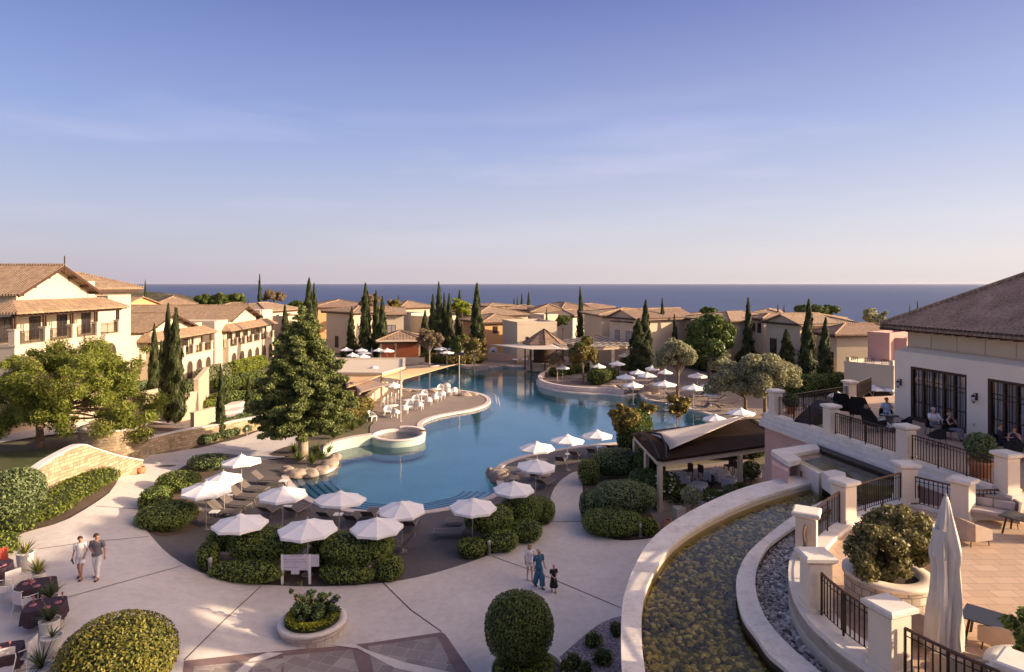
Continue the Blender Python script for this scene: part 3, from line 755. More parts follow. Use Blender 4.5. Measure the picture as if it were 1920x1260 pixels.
def gable_roof(mb, x0, x1, y0, y1, z, rise, ov=.5, th=.16, axis='y', og=.55):
    """ridge along axis; gable walls are left to the wall mesh"""
    if axis == 'y':
        xs = (x0-ov, (x0+x1)/2, x1+ov); ya, yb = y0-og, y1+og; k = rise/((x1-x0)/2); zz = (z-ov*k, z+rise, z-ov*k)
        pr = [(xs[0],zz[0]),(xs[1],zz[1]),(xs[2],zz[2])]
        vs = [(x,ya,h) for x,h in pr]+[(x,ya,h-th) for x,h in pr]+[(x,yb,h) for x,h in pr]+[(x,yb,h-th) for x,h in pr]
    else:
        ys = (y0-ov, (y0+y1)/2, y1+ov); xa, xb = x0-og, x1+og; k = rise/((y1-y0)/2); zz = (z-ov*k, z+rise, z-ov*k)
        pr = [(ys[0],zz[0]),(ys[1],zz[1]),(ys[2],zz[2])]
        vs = [(xb,y,h) for y,h in pr]+[(xb,y,h-th) for y,h in pr]+[(xa,y,h) for y,h in pr]+[(xa,y,h-th) for y,h in pr]
    return mb.add(vs, [(0,1,7,6),(1,2,8,7),(4,3,9,10),(5,4,10,11),(1,0,3,4),(2,1,4,5),(6,7,10,9),(7,8,11,10),(0,6,9,3),(8,2,5,11)])
def gable_wall(mb, x0, x1, y0, y1, z0, z, rise, axis='y'):
    if axis == 'y':
        xm = (x0+x1)/2; c = [(x0,z0),(x1,z0),(x1,z),(xm,z+rise-.1),(x0,z)]
        vs = [(x,y0,h) for x,h in c]+[(x,y1,h) for x,h in c]
    else:
        ym = (y0+y1)/2; c = [(y0,z0),(y1,z0),(y1,z),(ym,z+rise-.1),(y0,z)]
        vs = [(x1,y,h) for y,h in c]+[(x0,y,h) for y,h in c]
    return mb.add(vs, [(0,1,2,3,4),(9,8,7,6,5)]+[(i+5,(i+1)%5+5,(i+1)%5,i) for i in range(5)])
def ridge_tiles(mb, pts, r=.11):
    for a, b in pts: mb.tube([a, b], r, 6)
def window_part(parent, face, c, w, h, W, D, z, kind='window', deep=.12):
    """framed window on wall 'front' (y=0), 'right' (x=W), 'left' (x=0); c = centre along the wall, z = sill height"""
    def Mx():
        if face == 'front': return Matrix.Translation((c, 0, z))
        if face == 'right': return Matrix.Translation((W, c, z)) @ Matrix.Rotation(PI/2, 4, 'Z')
        if face == 'left': return Matrix.Translation((0, c, z)) @ Matrix.Rotation(-PI/2, 4, 'Z')
    T = Mx(); f = MB(); t = .07
    f.box(-w/2, -w/2+t, -.05, .06, 0, h, T).box(w/2-t, w/2, -.05, .06, 0, h, T).box(-w/2+t, w/2-t, -.05, .06, h-t, h, T).box(-w/2+t, w/2-t, -.05, .06, 0, t, T)
    if w > .7: f.box(-.03, .03, -.045, .06, t, h-t, T)
    o = f.build('door' if kind == 'door' else 'window', M['wood'], parent)
    g = MB().box(-w/2+t, w/2-t, -.02, .05, t, h-t, T); g.build('pane', M['glass'] if kind != 'curtain' else M['curtain'], o)
    return o
def arch_poly(w, h, n=8):
    r = w/2; return [(-r,0),(r,0)]+[(r*math.cos(PI*k/n), h-r+r*math.sin(PI*k/n)) for k in range(n+1)]
def arch_part(parent, Mx, w, h, mat='dark', trim='tan', name='arch_opening'):
    """arched recess panel with a raised surround"""
    pr = arch_poly(w, h); m = MB(); n = len(pr)
    def ring(p, y0, y1, mb):
        k = len(p); vs = [(x, y0, z) for x, z in p]+[(x, y1, z) for x, z in p]
        mb.add(vs, [tuple(range(k))]+[((i+1)%k, i, i+k, (i+1)%k+k) for i in range(k)], M=Mx)
    ring(pr, -.012, .1, m); o = m.build(name, M[mat], parent)
    s = MB(); arc = pr[1:]+[pr[0]]
    s.tube([Mx @ Vector((x, -.02, z)) for x, z in [(w/2,0)]+pr[2:]+[(-w/2,0)]], .06, 4); s.build('surround', M[trim], o)
    return o
def rafters(mb, a, b, n, inward, L=.55, w=.12, h=.14):
    """rafter tails under an eave from a to b"""
    a = Vector(a); b = Vector(b); iv = Vector(inward).normalized()
    for k in range(n):
        p = a.lerp(b, (k+.5)/n); mb.beam(p, p+iv*L, w, h)
def hash_(s): return sum(ord(c)*(i+3) for i, c in enumerate(s))
def house(label, A, B, d, ze, zr, z0, roof='hip', axis=None, wall='cream', rmat='roof', wins=(), name='villa', group='tiled holiday villas', ov=.5, cat='villa', extra=None, chimney=None):
    """front wall from A to B (world xy), body d deep behind it, eave height ze, ridge height zr"""
    A = Vector(A); B = Vector(B); w = (B-A).length; rz = math.atan2(B.y-A.y, B.x-A.x)
    t = thing(name, label, cat, (A.x, A.y, z0), rz, group); h = ze-z0; rise = zr-ze
    hsh = abs(hash_(label)); rmat = ['roof','roof_b','roof_c','roof_d'][hsh % 4] if rmat == 'roof' else rmat
    if not wins and h > 3.4 and roof != 'flat': wins = [('front',.25+.05*(hsh%3),h-2.1,1.0,1.3),('front',.68,h-2.2,1.1,1.5)] + ([('right',.5,h-2.1,1.0,1.3)] if hsh%2 else [])
    m = MB(); rf = MB()
    if roof == 'hip': m.box(0, w, 0, d, -2, h); hip_roof(rf, 0, w, 0, d, h+.12, rise, ov)
    elif roof == 'flat':
        m.box(0, w, 0, d, -2, h); p = .22
        for b in ((-.04,w+.04,-.04,p),(-.04,w+.04,d-p,d+.04),(-.04,p,p,d-p),(w-p,w+.04,p,d-p)): rf.box(b[0], b[1], b[2], b[3], h-.01, h+.35)
    else:
        ax = axis or 'x'; gable_wall(m, 0, w, 0, d, -2, h, rise, ax); gable_roof(rf, 0, w, 0, d, h+.05, rise, ov, axis=ax)
    m.build('wall', M[wall], t)
    ro = rf.build('parapet' if roof == 'flat' else 'roof', M[wall] if roof == 'flat' else M[rmat], t)
    if roof in ('hip', 'gable'):
        e = MB(); n = max(3, int(w/.7)); rafters(e, (0,-ov+.05,h-.14 if roof == 'hip' else h-.25), (w,-ov+.05,h-.14 if roof == 'hip' else h-.25), n, (0,1,0))
        n = max(3, int(d/.7)); rafters(e, (w+ov-.05,0,h-.14), (w+ov-.05,d,h-.14), n, (-1,0,0)); rafters(e, (-ov+.05,0,h-.14), (-ov+.05,d,h-.14), n, (1,0,0))
        e.box(-ov+.05, w+ov-.05, -ov+.04, -ov+.1, h-.34, h-.06).box(-ov+.04, -ov+.1, -ov+.1, d, h-.24, h-.06).box(w+ov-.1, w+ov-.04, -ov+.1, d, h-.24, h-.06); e.build('eaves', M['wood'], t)
        c = MB(); W, D_ = w+2*ov, d+2*ov; q = min(W, D_)/2
        if roof == 'hip':
            zt = h+.14+rise; zb = h+.14
            a, b = ((-ov+q, d/2, zt), (w+ov-q, d/2, zt)) if W >= D_ else ((w/2, -ov+q, zt), (w/2, d+ov-q, zt))
            if W >= D_: segs = [(a,b),((-ov,-ov,zb),a),((-ov,d+ov,zb),a),((w+ov,-ov,zb),b),((w+ov,d+ov,zb),b)]
            else: segs = [(a,b),((-ov,-ov,zb),a),((w+ov,-ov,zb),a),((-ov,d+ov,zb),b),((w+ov,d+ov,zb),b)]
        else:
            zt = h+.07+rise; segs = [((-.5,d/2,zt),(w+.5,d/2,zt))] if (axis or 'x') == 'x' else [((w/2,-.5,zt),(w/2,d+.5,zt))]
        ridge_tiles(c, segs, .12); c.build('ridge_cap', M['roof'], ro)
    for wi in wins:
        face, c, sill, ww, hh = wi[:5]; kind = wi[5] if len(wi) > 5 else 'window'
        L = w if face == 'front' else d
        window_part(t, face, c*L, ww, hh, w, d, sill, kind)
    if chimney: MB().box(chimney[0]*w-.3, chimney[0]*w+.3, chimney[1]*d-.3, chimney[1]*d+.3, h, h+rise+.7).build('chimney', M[wall], ro)
    if extra: extra(t, w, d, h)
    return t
def railing(parent, pts, h=1.0, step=.135, post=1.1, name='railing', z_low=.1, rail_mat='iron', r=.012, thick=.05):
    """pts: list of 3-D points on the kerb"""
    bars = MB(); top = MB(); pts = [Vector(p) for p in pts]
    top.tube([p+Vector((0,0,h)) for p in pts], thick/2, 6)
    for f in (z_low/h, .86): bars.tube([p+Vector((0,0,h*f)) for p in pts], .013, 4)
    L = [0]
    for a, b in zip(pts, pts[1:]): L.append(L[-1]+(b-a).length)
    n = int(L[-1]/step); 
    def at(s):
        for i in range(len(pts)-1):
            if s <= L[i+1]+1e-6: return pts[i].lerp(pts[i+1], (s-L[i])/max(1e-6, L[i+1]-L[i]))
        return pts[-1]
    for k in range(1, n):
        p = at(L[-1]*k/n); bars.cbox(p.x, p.y, p.z+z_low, 2*r, 2*r, h-z_low)
    np_ = max(1, round(L[-1]/post))
    for k in range(np_+1):
        p = at(L[-1]*k/np_); bars.cbox(p.x, p.y, p.z-.02, 3.4*r, 3.4*r, h+.02)
    o = bars.build(name, M['iron'], parent); top.build('handrail', M[rail_mat], o); return o
def balus_pillar(parent, x, y, z, rz=0, w=.52, h=1.4, name='pillar'):
    m = MB(); m.cbox(x, y, z-.02, w, w, h-.2, rz); m.cbox(x, y, z-.02, w+.08, w+.08, .16, rz)
    o = m.build(name, M['pillar'], parent, bevel=.008)
    c = MB(); c.frustum(x, y, z+h-.205, w+.02, w+.02, .07, w+.18, w+.18, rz); c.cbox(x, y, z+h-.135, w+.2, w+.2, .085, rz); c.frustum(x, y, z+h-.05, w+.2, w+.2, .03, w+.1, w+.1, rz)
    c.build('cap', M['capst'], o, bevel=.006); return o

# ---------------------------------------------------------------- the villa row on the left (front faces +X): local y runs along the front, x outward
def villa_row(label, x, y0, y1, zb, gable=(0.0,1.0), bays=4, h2=3.1, h1=3.0, rise=1.9, depth=12, wings=(), arches=True, porch=(.1,.9), skew=0.0, bal=1.7, name='villa', gz=1.5):
    L = y1-y0; t = thing(name, label, 'villa', (x, y0, zb), R(90)+skew, 'cream two storey villas with balconies')
    # local: +x along the row (world +Y), -y outward (world +X)
    ze = h1+h2; g0, g1 = gable[0]*L, gable[1]*L; m = MB()
    gable_wall(m, g0, g1, 0, depth, -3, ze+gz, rise, 'y'); m.build('wall', M['white_r'], t)
    rf = MB(); gable_roof(rf, g0, g1, 0, depth, ze+gz+.05, rise, .9, axis='y', og=.9); ro = rf.build('roof', M['roof'], t)
    e = MB(); xm = (g0+g1)/2; k = rise/((g1-g0)/2)
    for s in (-1, 1):
        q = (g1-g0)/2+.9
        e.beam((xm, -.86, ze+gz+rise-.12), (xm+s*q, -.86, ze+gz-.9*k-.12), .1, .26)
        for f in (.35, .68, .95): e.beam((xm+s*q*f*.95, -.9, ze+gz+rise-(rise+.9*k)*f*.95-.28), (xm+s*q*f*.95, .05, ze+gz+rise-(rise+.9*k)*f*.95-.28), .16, .2)
    e.beam((xm, -.9, ze+gz+rise-.7), (xm, -.9, ze+gz+rise+.85), .07, .07); e.build('barge_board', M['wood'], ro)
    MB().tube([(xm, -.9, ze+gz+rise+.05), (xm, depth+.8, ze+gz+rise+.05)], .13, 6).build('ridge_cap', M['roof'], ro)
    for (a, b, top, dep, mat) in wings:
        MB().box(a*L, b*L, dep, depth-.4, -3, top).build('side_wing', M[mat], t)
    # balcony block in front of the wall
    b0, b1 = porch[0]*L, porch[1]*L; fb = -bal
    m = MB(); m.box(b0, b1, fb, -.002, -3, h1+.12); m.build('ground_floor', M['white_r'], t)
    MB().box(b0-.06, b1+.06, fb-.08, -.004, h1+.12, h1+.26).build('balcony_floor', M['cream'], t)
    n = bays; pw = .5; w = (b1-b0-pw)/n
    for i in range(n+1):
        px = b0+pw/2+i*w
        o = MB().cbox(px, fb+pw/2, h1+.26, pw, pw, 1.15).cbox(px, fb+pw/2, h1+1.41, pw+.12, pw+.12, .1).build('balcony_pillar', M['white_r'], t)
        p = MB()
        for s in (-1, 1): p.cbox(px+s*.13, fb+pw/2, h1+1.51, .13, .13, 1.22)
        p.build('timber_post', M['wood'], t)
        if i < n: railing(t, [(px+pw/2, fb+.2, h1+.27), (px+w-pw/2, fb+.2, h1+.27)], 1.0, .15, 1.2)
    for i in range(n):
        c = b0+pw/2+(i+.5)*w
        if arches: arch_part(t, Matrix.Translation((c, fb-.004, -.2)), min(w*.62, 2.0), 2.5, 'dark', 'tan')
        window_part(t, 'front', c, w*.4, 2.1, L, depth, h1+.27, 'door')
    # porch roof
    pr = MB(); z = h1+2.85; hip_roof(pr, b0, b1, fb-.1, -.01, z, .9, .45); pf = pr.build('porch_roof', M['roof'], t)
    e = MB(); rafters(e, (b0-.3, fb-.5, z-.2), (b1+.3, fb-.5, z-.2), int((b1-b0)/.55), (0,1,0), .6); e.box(b0, b1, fb, fb+.22, z-.42, z-.2); e.build('porch_beam', M['wood'], pf)
    return t

villa_row('large cream villa at the left edge with steep tiled gable, porch roof and bare finial', -41.0, 52.6, 63.8, 5.2, gable=(0.03,.82), bays=4, h1=2.9, h2=3.0, rise=2.1, depth=16, wings=((.80,1.0,8.2,.6,'white_r'),), porch=(-.25,.97), gz=1.6, bal=2.3, arches=True)
t = house('small tiled upper wing behind the gable of the left edge villa', (-46.5,62.2), (-42.0,70.5), 7, 12.6, 14.2, 4, wall='white_r', ov=.9, group='cream two storey villas with balconies')
villa_row('cream villa with long brown roof behind the twin cypresses left', -44.6, 73.5, 92.0, .6, gable=(.22,.80), bays=6, h1=2.9, h2=3.0, rise=1.7, depth=20, wings=((-.02,.22,6.4,-.4,'cream'),(.80,.98,7.0,-.2,'cream')), porch=(.12,.98), gz=1.1, bal=1.8)
villa_row('cream arcaded villa with balconies and three porch roofs right of the twin cypresses', -44.8, 94.5, 116.5, .2, gable=(.30,.80), bays=6, h1=3.0, h2=3.1, rise=1.9, depth=20, wings=((0,.20,7.4,-.9,'cream'),(.84,1.12,8.2,-.2,'white_r')), porch=(.12,.96), gz=1.3, bal=1.8)
# villas behind the row
def hp(label, xl, Yl, xr, Yr, d, ye, yr, z0=None, Yref=None, **kw):
    A = (XA(xl, Yl), Yl); B = (XA(xr, Yr), Yr); Yn = min(Yl, Yr) if Yref is None else Yref
    ze = ZA(ye, Yn); rd = kw.pop('rd', d*.5); zr = ZA(yr, Yn+rd)
    if z0 is None: z0 = zg((A[0]+B[0])/2, min(Yl, Yr))
    return house(label, A, B, d, ze, max(zr, ze+.6), z0, **kw)
W = 'window'
hp('orange walled villa with two gables beyond the left villas', 226, 118, 300, 128, 12, 573, 556, roof='gable', axis='y', wall='orange', wins=[('front',.5,4.4,1,1.2)])
hp('orange walled villa wing with flat brown roof near the hillside', 296, 128, 366, 132, 10, 571, 556, wall='orange')
hp('low tiled villa roof just right of the dark hedge trees', 398, 132, 500, 138, 9, 581, 569, wall='white_r')
hp('white villa blocks at the end of the arcaded row', 497, 124, 560, 136, 9, 584, 569, wall='white_r')
hp('flat roofed cream block beside the arcaded row end', 540, 124, 582, 130, 8, 596, 590, roof='flat', wall='cream')
hp('tan villa with broad hip roof behind the tall double cypress', 592, 150, 700, 156, 16, 576, 563, wall='orange', wins=[('front',.3,4,1,1.2)])
hp('cream villa with shaded side wall and long front behind the cypress pair', 612, 124, 662, 118, 8, 586, 576, wall='cream', wins=[('front',.4,1.0,1.2,2.2,'door')], axis='x', ov=.8)
def balc(t, w, d, h):
    MB().box(w*.15, w*.85, -1.6, -.004, 2.6, 2.85).build('balcony', M['cream'], t)
    MB().box(w*.15, w*.85, -1.6, -1.45, 2.85, 3.8).build('balcony_wall', M['cream'], t)
    MB().box(w*.2, w*.34, -1.5, -1.2, -.5, 2.6).box(w*.7, w*.84, -1.5, -1.2, -.5, 2.6).build('column', M['cream'], t)
hp('cream villa with wide gable and balcony between the dark cypress groups', 664, 121, 757, 123, 12, 588, 577, roof='gable', axis='x', wall='cream', wins=[('front',.25,3.2,1.4,2,'door'),('front',.75,3.2,1.6,2,'curtain'),('front',.5,.3,1.4,2,'door')], extra=balc, ov=.9)
hp('lit cream villa with hip roof above the beach hut', 752, 160, 812, 166, 10, 577, 565, wall='cream', wins=[('front',.5,4,1.2,1.2),('front',.75,1,1.2,1.6)])
hp('square cream block left of the brown cypress', 771, 138, 800, 142, 7, 590, 584, roof='flat', wall='white_r', wins=[('front',.5,3.6,1,1.2)])
hp('flat cream block between the tall cypresses', 816, 132, 868, 138, 8, 597, 590, roof='flat', wall='cream', wins=[('front',.3,3,.9,1)])
hp('orange villa with big shaded wall at the far pool end', 909, 116, 985, 120, 10, 604, 590, wall='orange', ov=.7)
hp('long brown roofed villa behind the orange one', 893, 134, 990, 140, 12, 592, 576, wall='cream')
hp('distant low tiled roof left of the little cypresses', 918, 190, 965, 196, 10, 574, 570, wall='cream')
hp('flat roofed cream service block with small arches beside the conical roof', 970, 106, 1044, 108, 9, 608, 606, roof='flat', wall='cream', wins=[('front',.25,3.6,.5,.7),('front',.7,3.8,.5,.6)])
hp('small white stair block on top of the service block', 1020, 122, 1046, 124, 4, 593, 588, roof='flat', wall='white_r')
hp('cream villa with brown hip roof between the small cypresses', 998, 150, 1066, 150, 12, 586, 571, wall='cream', wins=[('front',.3,3.5,1,1.3),('front',.8,3.5,1,1.3)])
hp('white villa with bright left slope behind the lone slim cypress', 1052, 158, 1118, 164, 14, 582, 568, wall='white_r', wins=[('front',.3,3,1,2),('front',.6,3,1,2)])
hp('white villa with little pediment porches right of the lone slim cypress', 1074, 138, 1122, 150, 9, 592, 583, wall='white_r', wins=[('front',.25,2.5,1,2,'door'),('front',.6,2.5,1,2,'door')], ov=.7)
hp('pale villa at the end of the ridge behind the gabled one', 1110, 170, 1150, 182, 9, 579, 571, wall='white_r')
# gabled shaded villa (px 1125..1280)
def gv(t, w, d, h):
    for c in (.30, .74):
        x = c*w; MB().box(x-1.1, x+1.1, -.7, -.004, h-.85, h-.7).build('window_canopy', M['wood'], t)
    MB().box(0, w, -2.2, -.004, -.5, 2.6).build('terrace_base', M['cream'], t)
    railing(t, [(w*.5,-2.0,2.6),(w*.98,-2.0,2.6)], 1.0, .2, 1.5)
hp('shaded cream villa with front gable and canopied windows behind the pergola', 1143, 107, 1193, 101, 12, 596, 581, roof='gable', axis='y', wall='cream', ov=.9, wins=[('front',.30,3.2,1.2,2.3,'curtain'),('front',.74,3.2,1.5,2.3,'curtain'),('front',.4,.2,1,1.9,'door')], extra=gv, rd=2)
hp('long roofed cream villa wing joined behind the canopied gable', 1128, 114, 1262, 116, 12, 591, 579, wall='cream', ov=.8, wins=[('right',.4,3.4,1,1.4)])
hp('peach villa wing with sunlit side right of the thick double cypress', 1226, 108, 1262, 112, 9, 606, 598, wall='peach', roof='flat')
hp('brown roofed villa with tall sunlit flank behind the round dark tree', 1285, 106, 1368, 98, 13, 601, 586, wall='cream', ov=.8, wins=[('front',.3,3,1.2,1.6),('right',.5,1.0,1.4,2,'door')])
hp('sunlit peach side block below the round tree villa', 1367, 97, 1410, 106, 6, 606, 602, roof='flat', wall='peach')
hp('tall cream villa corner beside the dark narrow cypress', 1407, 100, 1432, 96, 9, 598, 588, wall='cream')
# big villa right (px 1415..1640)
hp('cream villa with small front gable left of the two slender cypresses', 1437, 92, 1500, 86, 6, 606, 590, roof='gable', axis='y', wall='cream', ov=.8, wins=[('front',.22,3.0,1.3,2.4),('front',.7,.4,1.2,2,'door')], rd=2)
hp('main cream villa block with long brown ridge roof right of centre', 1446, 97, 1600, 93, 13, 607, 588, wall='cream', ov=.8, rmat='roof')
def lr(t, w, d, h):
    MB().box(-1, w+1, -3.0, -2.7, -.5, 3.4).build('terrace_wall', M['cream'], t); railing(t, [(-1,-2.85,3.4),(w+1,-2.85,3.4)], .9, .25, 1.6)
hp('lower cream wing with hip roof and sunlit end wall beside the pink block', 1531, 86, 1569, 81, 9, 628, 607, wall='cream', ov=.6, wins=[('front',.35,3.2,1,1.8),('front',.75,2.8,1,1.6)], extra=lr)
hp('dusty pink block with white door at the end of the right villas', 1627, 74, 1668, 72, 6, 630, 628, roof='flat', wall='dusty', wins=[('front',.28,0.5,.9,2.1,'curtain')])
hp('second dusty pink block half hidden by the restaurant corner', 1669, 73, 1700, 72, 5, 640, 634, roof='flat', wall='dusty')
hp('pale flat roof slab above the pink block', 1640, 84, 1700, 84, 8, 628, 618, roof='flat', wall='white_r')
hp('distant tan roof on the far right behind the long ridge', 1416, 128, 1460, 126, 9, 588, 584, wall='cream')
for (xl, xr, Y, ye, yr, lab) in [(596,650,215,575,569,'distant pale roof behind the tan hip roofed villa'),(840,890,178,582,573,'distant tiled roof among the tall cypresses'),(950,1010,175,580,572,'distant roof behind the four little cypresses'),(1140,1230,178,585,579,'distant terracotta roof behind the canopied gable villa'),(1300,1360,168,592,586,'distant roof right of the thick double cypress'),(455,500,165,577,570,'distant roof beneath the pale round tree'),(420,470,150,577,571,'distant roof beside the dark hedge trees')]:
    hp(lab, xl, Y, xr, Y, 10, ye, yr, wall='cream')
# white arcaded terrace building, right
def arcade(t, w, d, h):
    for i in range(2): arch_part(t, Matrix.Translation((w*(.28+.44*i), -.004, -.3)), 3.4, 2.6, 'dark', 'cream')
    for i in (0, 3):
        c = w*(i/3); MB().cbox(min(max(c,.3),w-.3), .28, h+.35, .35, .35, .5).build('pillar', M['cream'], t)
    for i in range(3): railing(t, [(w*i/3+.4,.28,h+.35),(w*(i+1)/3-.4,.28,h+.35)], .5, .2, 1.3)
hp('white arcaded terrace wing with railings under the pink block', 1583, 70, 1676, 66, 8, 692, 690, z0=0, roof='flat', wall='white_r', extra=arcade)
# beach hut with russet shutters
def hut(t, w, d, h):
    for a, b in ((.06,.36),(.42,.96)): MB().box(w*a, w*b, -.06, -.004, .9, h-.1).build('shutter', M['door_red'], t)
    MB().box(-.5, w+.3, -1.2, -.01, h+.0, h+.22).build('canopy', M['cream'], t)
    MB().box(w*.2, w*1.1, -3.0, -2.6, -.6, 1.1).build('low_wall', M['cream'], t)
hp('low pavilion with russet shutters and grey hip roof behind the far parasols', 712, 106, 788, 107, 8, 640, 621, wall='tan', rmat='roof_b', extra=hut, name='pavilion', cat='pavilion', group='pool buildings', ov=.7)
# ================================================================ right side: restaurant, terraces, channel
TU, TL = 5.8, 5.0
U = Vector((.2, -.98, 0)); NI = Vector((.98, .2, 0)); C0 = Vector((21.4, 35.8, 0))
rzf = math.atan2(U.y, U.x)
t = thing('restaurant', 'large cream restaurant with brown tiled hip roof, dark glazed doors and wall lanterns', 'restaurant', (C0.x, C0.y, TU), rzf)
L, D = 11.2, 13.0; HW = 3.65
# front wall with real door openings
doors = [(1.1, 4.5), (5.6, 9.0)]; dh = 2.9
m = MB(); xs = [0]+[v for d in doors for v in d]+[L]
for a, b in zip(xs[::2], xs[1::2]): m.box(a, b, 0, .35, -.1, dh)
m.box(0, L, 0, .35, dh, HW); m.box(0, .35, .35, D, -.1, HW); m.box(L-.35, L, .35, D, -.1, HW); m.box(.35, L-.35, D-.35, D, -.1, HW)
m.add([(-.0,-.0,HW),(L,0,HW),(L,.45,HW+.22),(.4,.45,HW+.22),(0,D,HW),(.4,D,HW+.22)], [(0,1,2,3),(4,0,3,5)])
m.build('wall', M['facade'], t)
m = MB(); m.box(.42, L-.42, .46, .7, HW, 5.02); m.box(.42, .7, .7, D-.4, HW, 5.02); m.box(L-.7, L-.42, .7, D-.4, HW, 5.02); m.build('upper_wall', M['cream'], t)
m = MB()
for k in range(1, 7): m.box(.42+k*1.55-.02, .42+k*1.55+.02, .44, .459, HW+.05, 4.95)
m.box(.42, L-.42, .40, .445, HW+.23, HW+.29); m.build('trim', M['tan'], t)
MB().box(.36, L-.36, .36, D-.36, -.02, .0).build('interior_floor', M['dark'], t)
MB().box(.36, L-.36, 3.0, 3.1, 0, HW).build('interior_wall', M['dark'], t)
# corrugated tile roof (four slopes, front one and end one as real barrel tiles)
ov = .5; z0 = 5.05; q = (D+2*ov)/2; rise = q*.60
x0, x1, y0, y1 = -ov, L+ov+5, -ov, D+ov   # the roof runs on over the rear wing
rb = MB(); hip_roof(rb, x0+ov, x1-ov, y0+ov, y1-ov, z0-.04, rise-.03, ov, .12); ro = rb.build('roof', M['roof_b'], t)
def barrel(xa, xb, run, rise, orient):
    cw = .23; rows = .34; nu = int((xb-xa)/cw*6); nv = int(run/rows)*3; V = []; idx = {}
    sl = math.hypot(run, rise)
    us = np.linspace(xa, xb, nu+1); Fq = []
    for j in range(nv+1):
        v = j/nv; row = (j//3); fr = (j % 3)/3
        for i, u in enumerate(us):
            zz = z0+rise*v+.055*abs(math.sin(PI*(u-xa)/cw))+.035*(1-fr)
            V.append((u, -ov+run*v, zz) if orient == 'f' else (-ov+run*v, u, zz))
    for j in range(nv):
        v0 = (j+1)/nv*run
        for i in range(nu):
            u = us[i]
            if orient == 'f': ok = u > x0+v0-.12 and u < x1-v0+.12
            else: ok = u > y0+v0-.12 and u < y1-v0+.12
            if ok:
                a = j*(nu+1)+i; f = (a, a+1, a+nu+2, a+nu+1); Fq.append(f if orient == 'f' else f[::-1])
    me = np_mesh('roof_tiles', V, Fq, smooth=False); 
    tl = NT('barrel_tile'); n1 = tl.noise(9, 2); n2 = tl.noise(.8, 4)
    f = tl.math('ADD', tl.math('MULTIPLY', n1, .6), tl.math('MULTIPLY', n2, .5)); tl.principled(tl.ramp(f, [(.4,(.19,.12,.085)),(.55,(.34,.225,.165)),(.72,(.46,.32,.24))]), .85)
    me.materials.append(tl.m); o = bpy.data.objects.new('roof_tiles', me); link(o, ro); return o
barrel(x0, x1, q, rise, 'f'); barrel(y0, y1, q, rise, 's')
c = MB(); c.tube([(x0,y0,z0+.06),(x0+q,y0+q,z0+rise+.1)], .13, 7); c.tube([(x0+q,y0+q,z0+rise+.1),(x1-q,y0+q,z0+rise+.1)], .13, 7); c.build('ridge_cap', M['roof'], ro)
m = MB()
for uu in (13.6, 16.4): m.lathe([(.26,-.8),(.26,-.6),(.19,-.55),(.17,4.6),(.26,4.75),(.26,4.9)], uu, .3, 14).lathe([(.26,-.8),(.19,-.55),(.17,4.6),(.26,4.9)], uu, D-.3, 14)
m.build('veranda_column', M['cream'], t); m = MB(); m.box(x0+.5, x1-.3, -.15, .45, 4.9, 5.0)
for k in range(22): xx = -.6+k*.6; m.box(xx, xx+.14, -ov+.06, .45, 4.78, 4.94)
for k in range(24): yy = -.5+k*.6; m.box(-ov+.06, .45, yy, yy+.14, 4.78, 4.94)
m.build('eaves', M['wood'], t)
cur = NT('curtain_stripes'); sx_ = cur.n('ShaderNodeSeparateXYZ'); cur.l(cur.obj(), sx_.inputs[0])
wv = cur.math('SINE', cur.math('MULTIPLY', sx_.outputs[0], 38)); cur.principled(cur.ramp(wv, [(.0,(.50,.47,.48)),(.9,(.85,.80,.80))]), .9)
glz = NT('door_glass'); g1 = glz.n('ShaderNodeBsdfTransparent'); g1.inputs[0].default_value = (.93,.93,.95,1); g2 = glz.n('ShaderNodeBsdfGlossy', Roughness=.03); mx = glz.n('ShaderNodeMixShader'); fr = glz.n('ShaderNodeFresnel', IOR=1.5)
glz.l(fr.outputs[0], mx.inputs[0]); glz.l(g1.outputs[0], mx.inputs[1]); glz.l(g2.outputs[0], mx.inputs[2]); glz.l(mx.outputs[0], glz.out.inputs[0])
for a, b in doors:
    f = MB(); f.box(a, b, .02, .16, dh-.14, dh).box(a, a+.13, .02, .16, 0, dh-.14).box(b-.13, b, .02, .16, 0, dh-.14).box(a+.13, b-.13, .02, .16, 0, .2)
    n = 5; wd = (b-a-.26)/n
    for i in range(1, n): f.box(a+.13+i*wd-.05, a+.13+i*wd+.05, .04, .14, .2, dh-.14)
    for i in range(n):
        c = a+.13+(i+.5)*wd; 
        if i % 2 == 0: f.box(c-.018, c+.018, .07, .11, .2, dh-.14)
        else:
            f.box(c-.09, c-.06, .07, .11, .2, dh-.14).box(c+.06, c+.09, .07, .11, .2, dh-.14)
        f.box(a+.13+i*wd+.05, a+.13+(i+1)*wd-.05, .075, .105, dh-.95, dh-.91).box(a+.13+i*wd+.05, a+.13+(i+1)*wd-.05, .075, .105, dh-.72, dh-.68).box(a+.13+i*wd+.05, a+.13+(i+1)*wd-.05, .075, .105, 1.0, 1.05)
    o = f.build('door', M['wood'], t)
    MB().add([(a+.1,.09,.1),(b-.1,.09,.1),(b-.1,.09,dh-.1),(a+.1,.09,dh-.1)], [(0,1,2,3)]).build('pane', glz.m, o)
    k = MB()
    for i in range(n): k.box(a+.13+i*wd+.07, a+.13+i*wd+wd*.86, .2, .24, .05, dh-.05)
    k.build('curtain', cur.m, o)
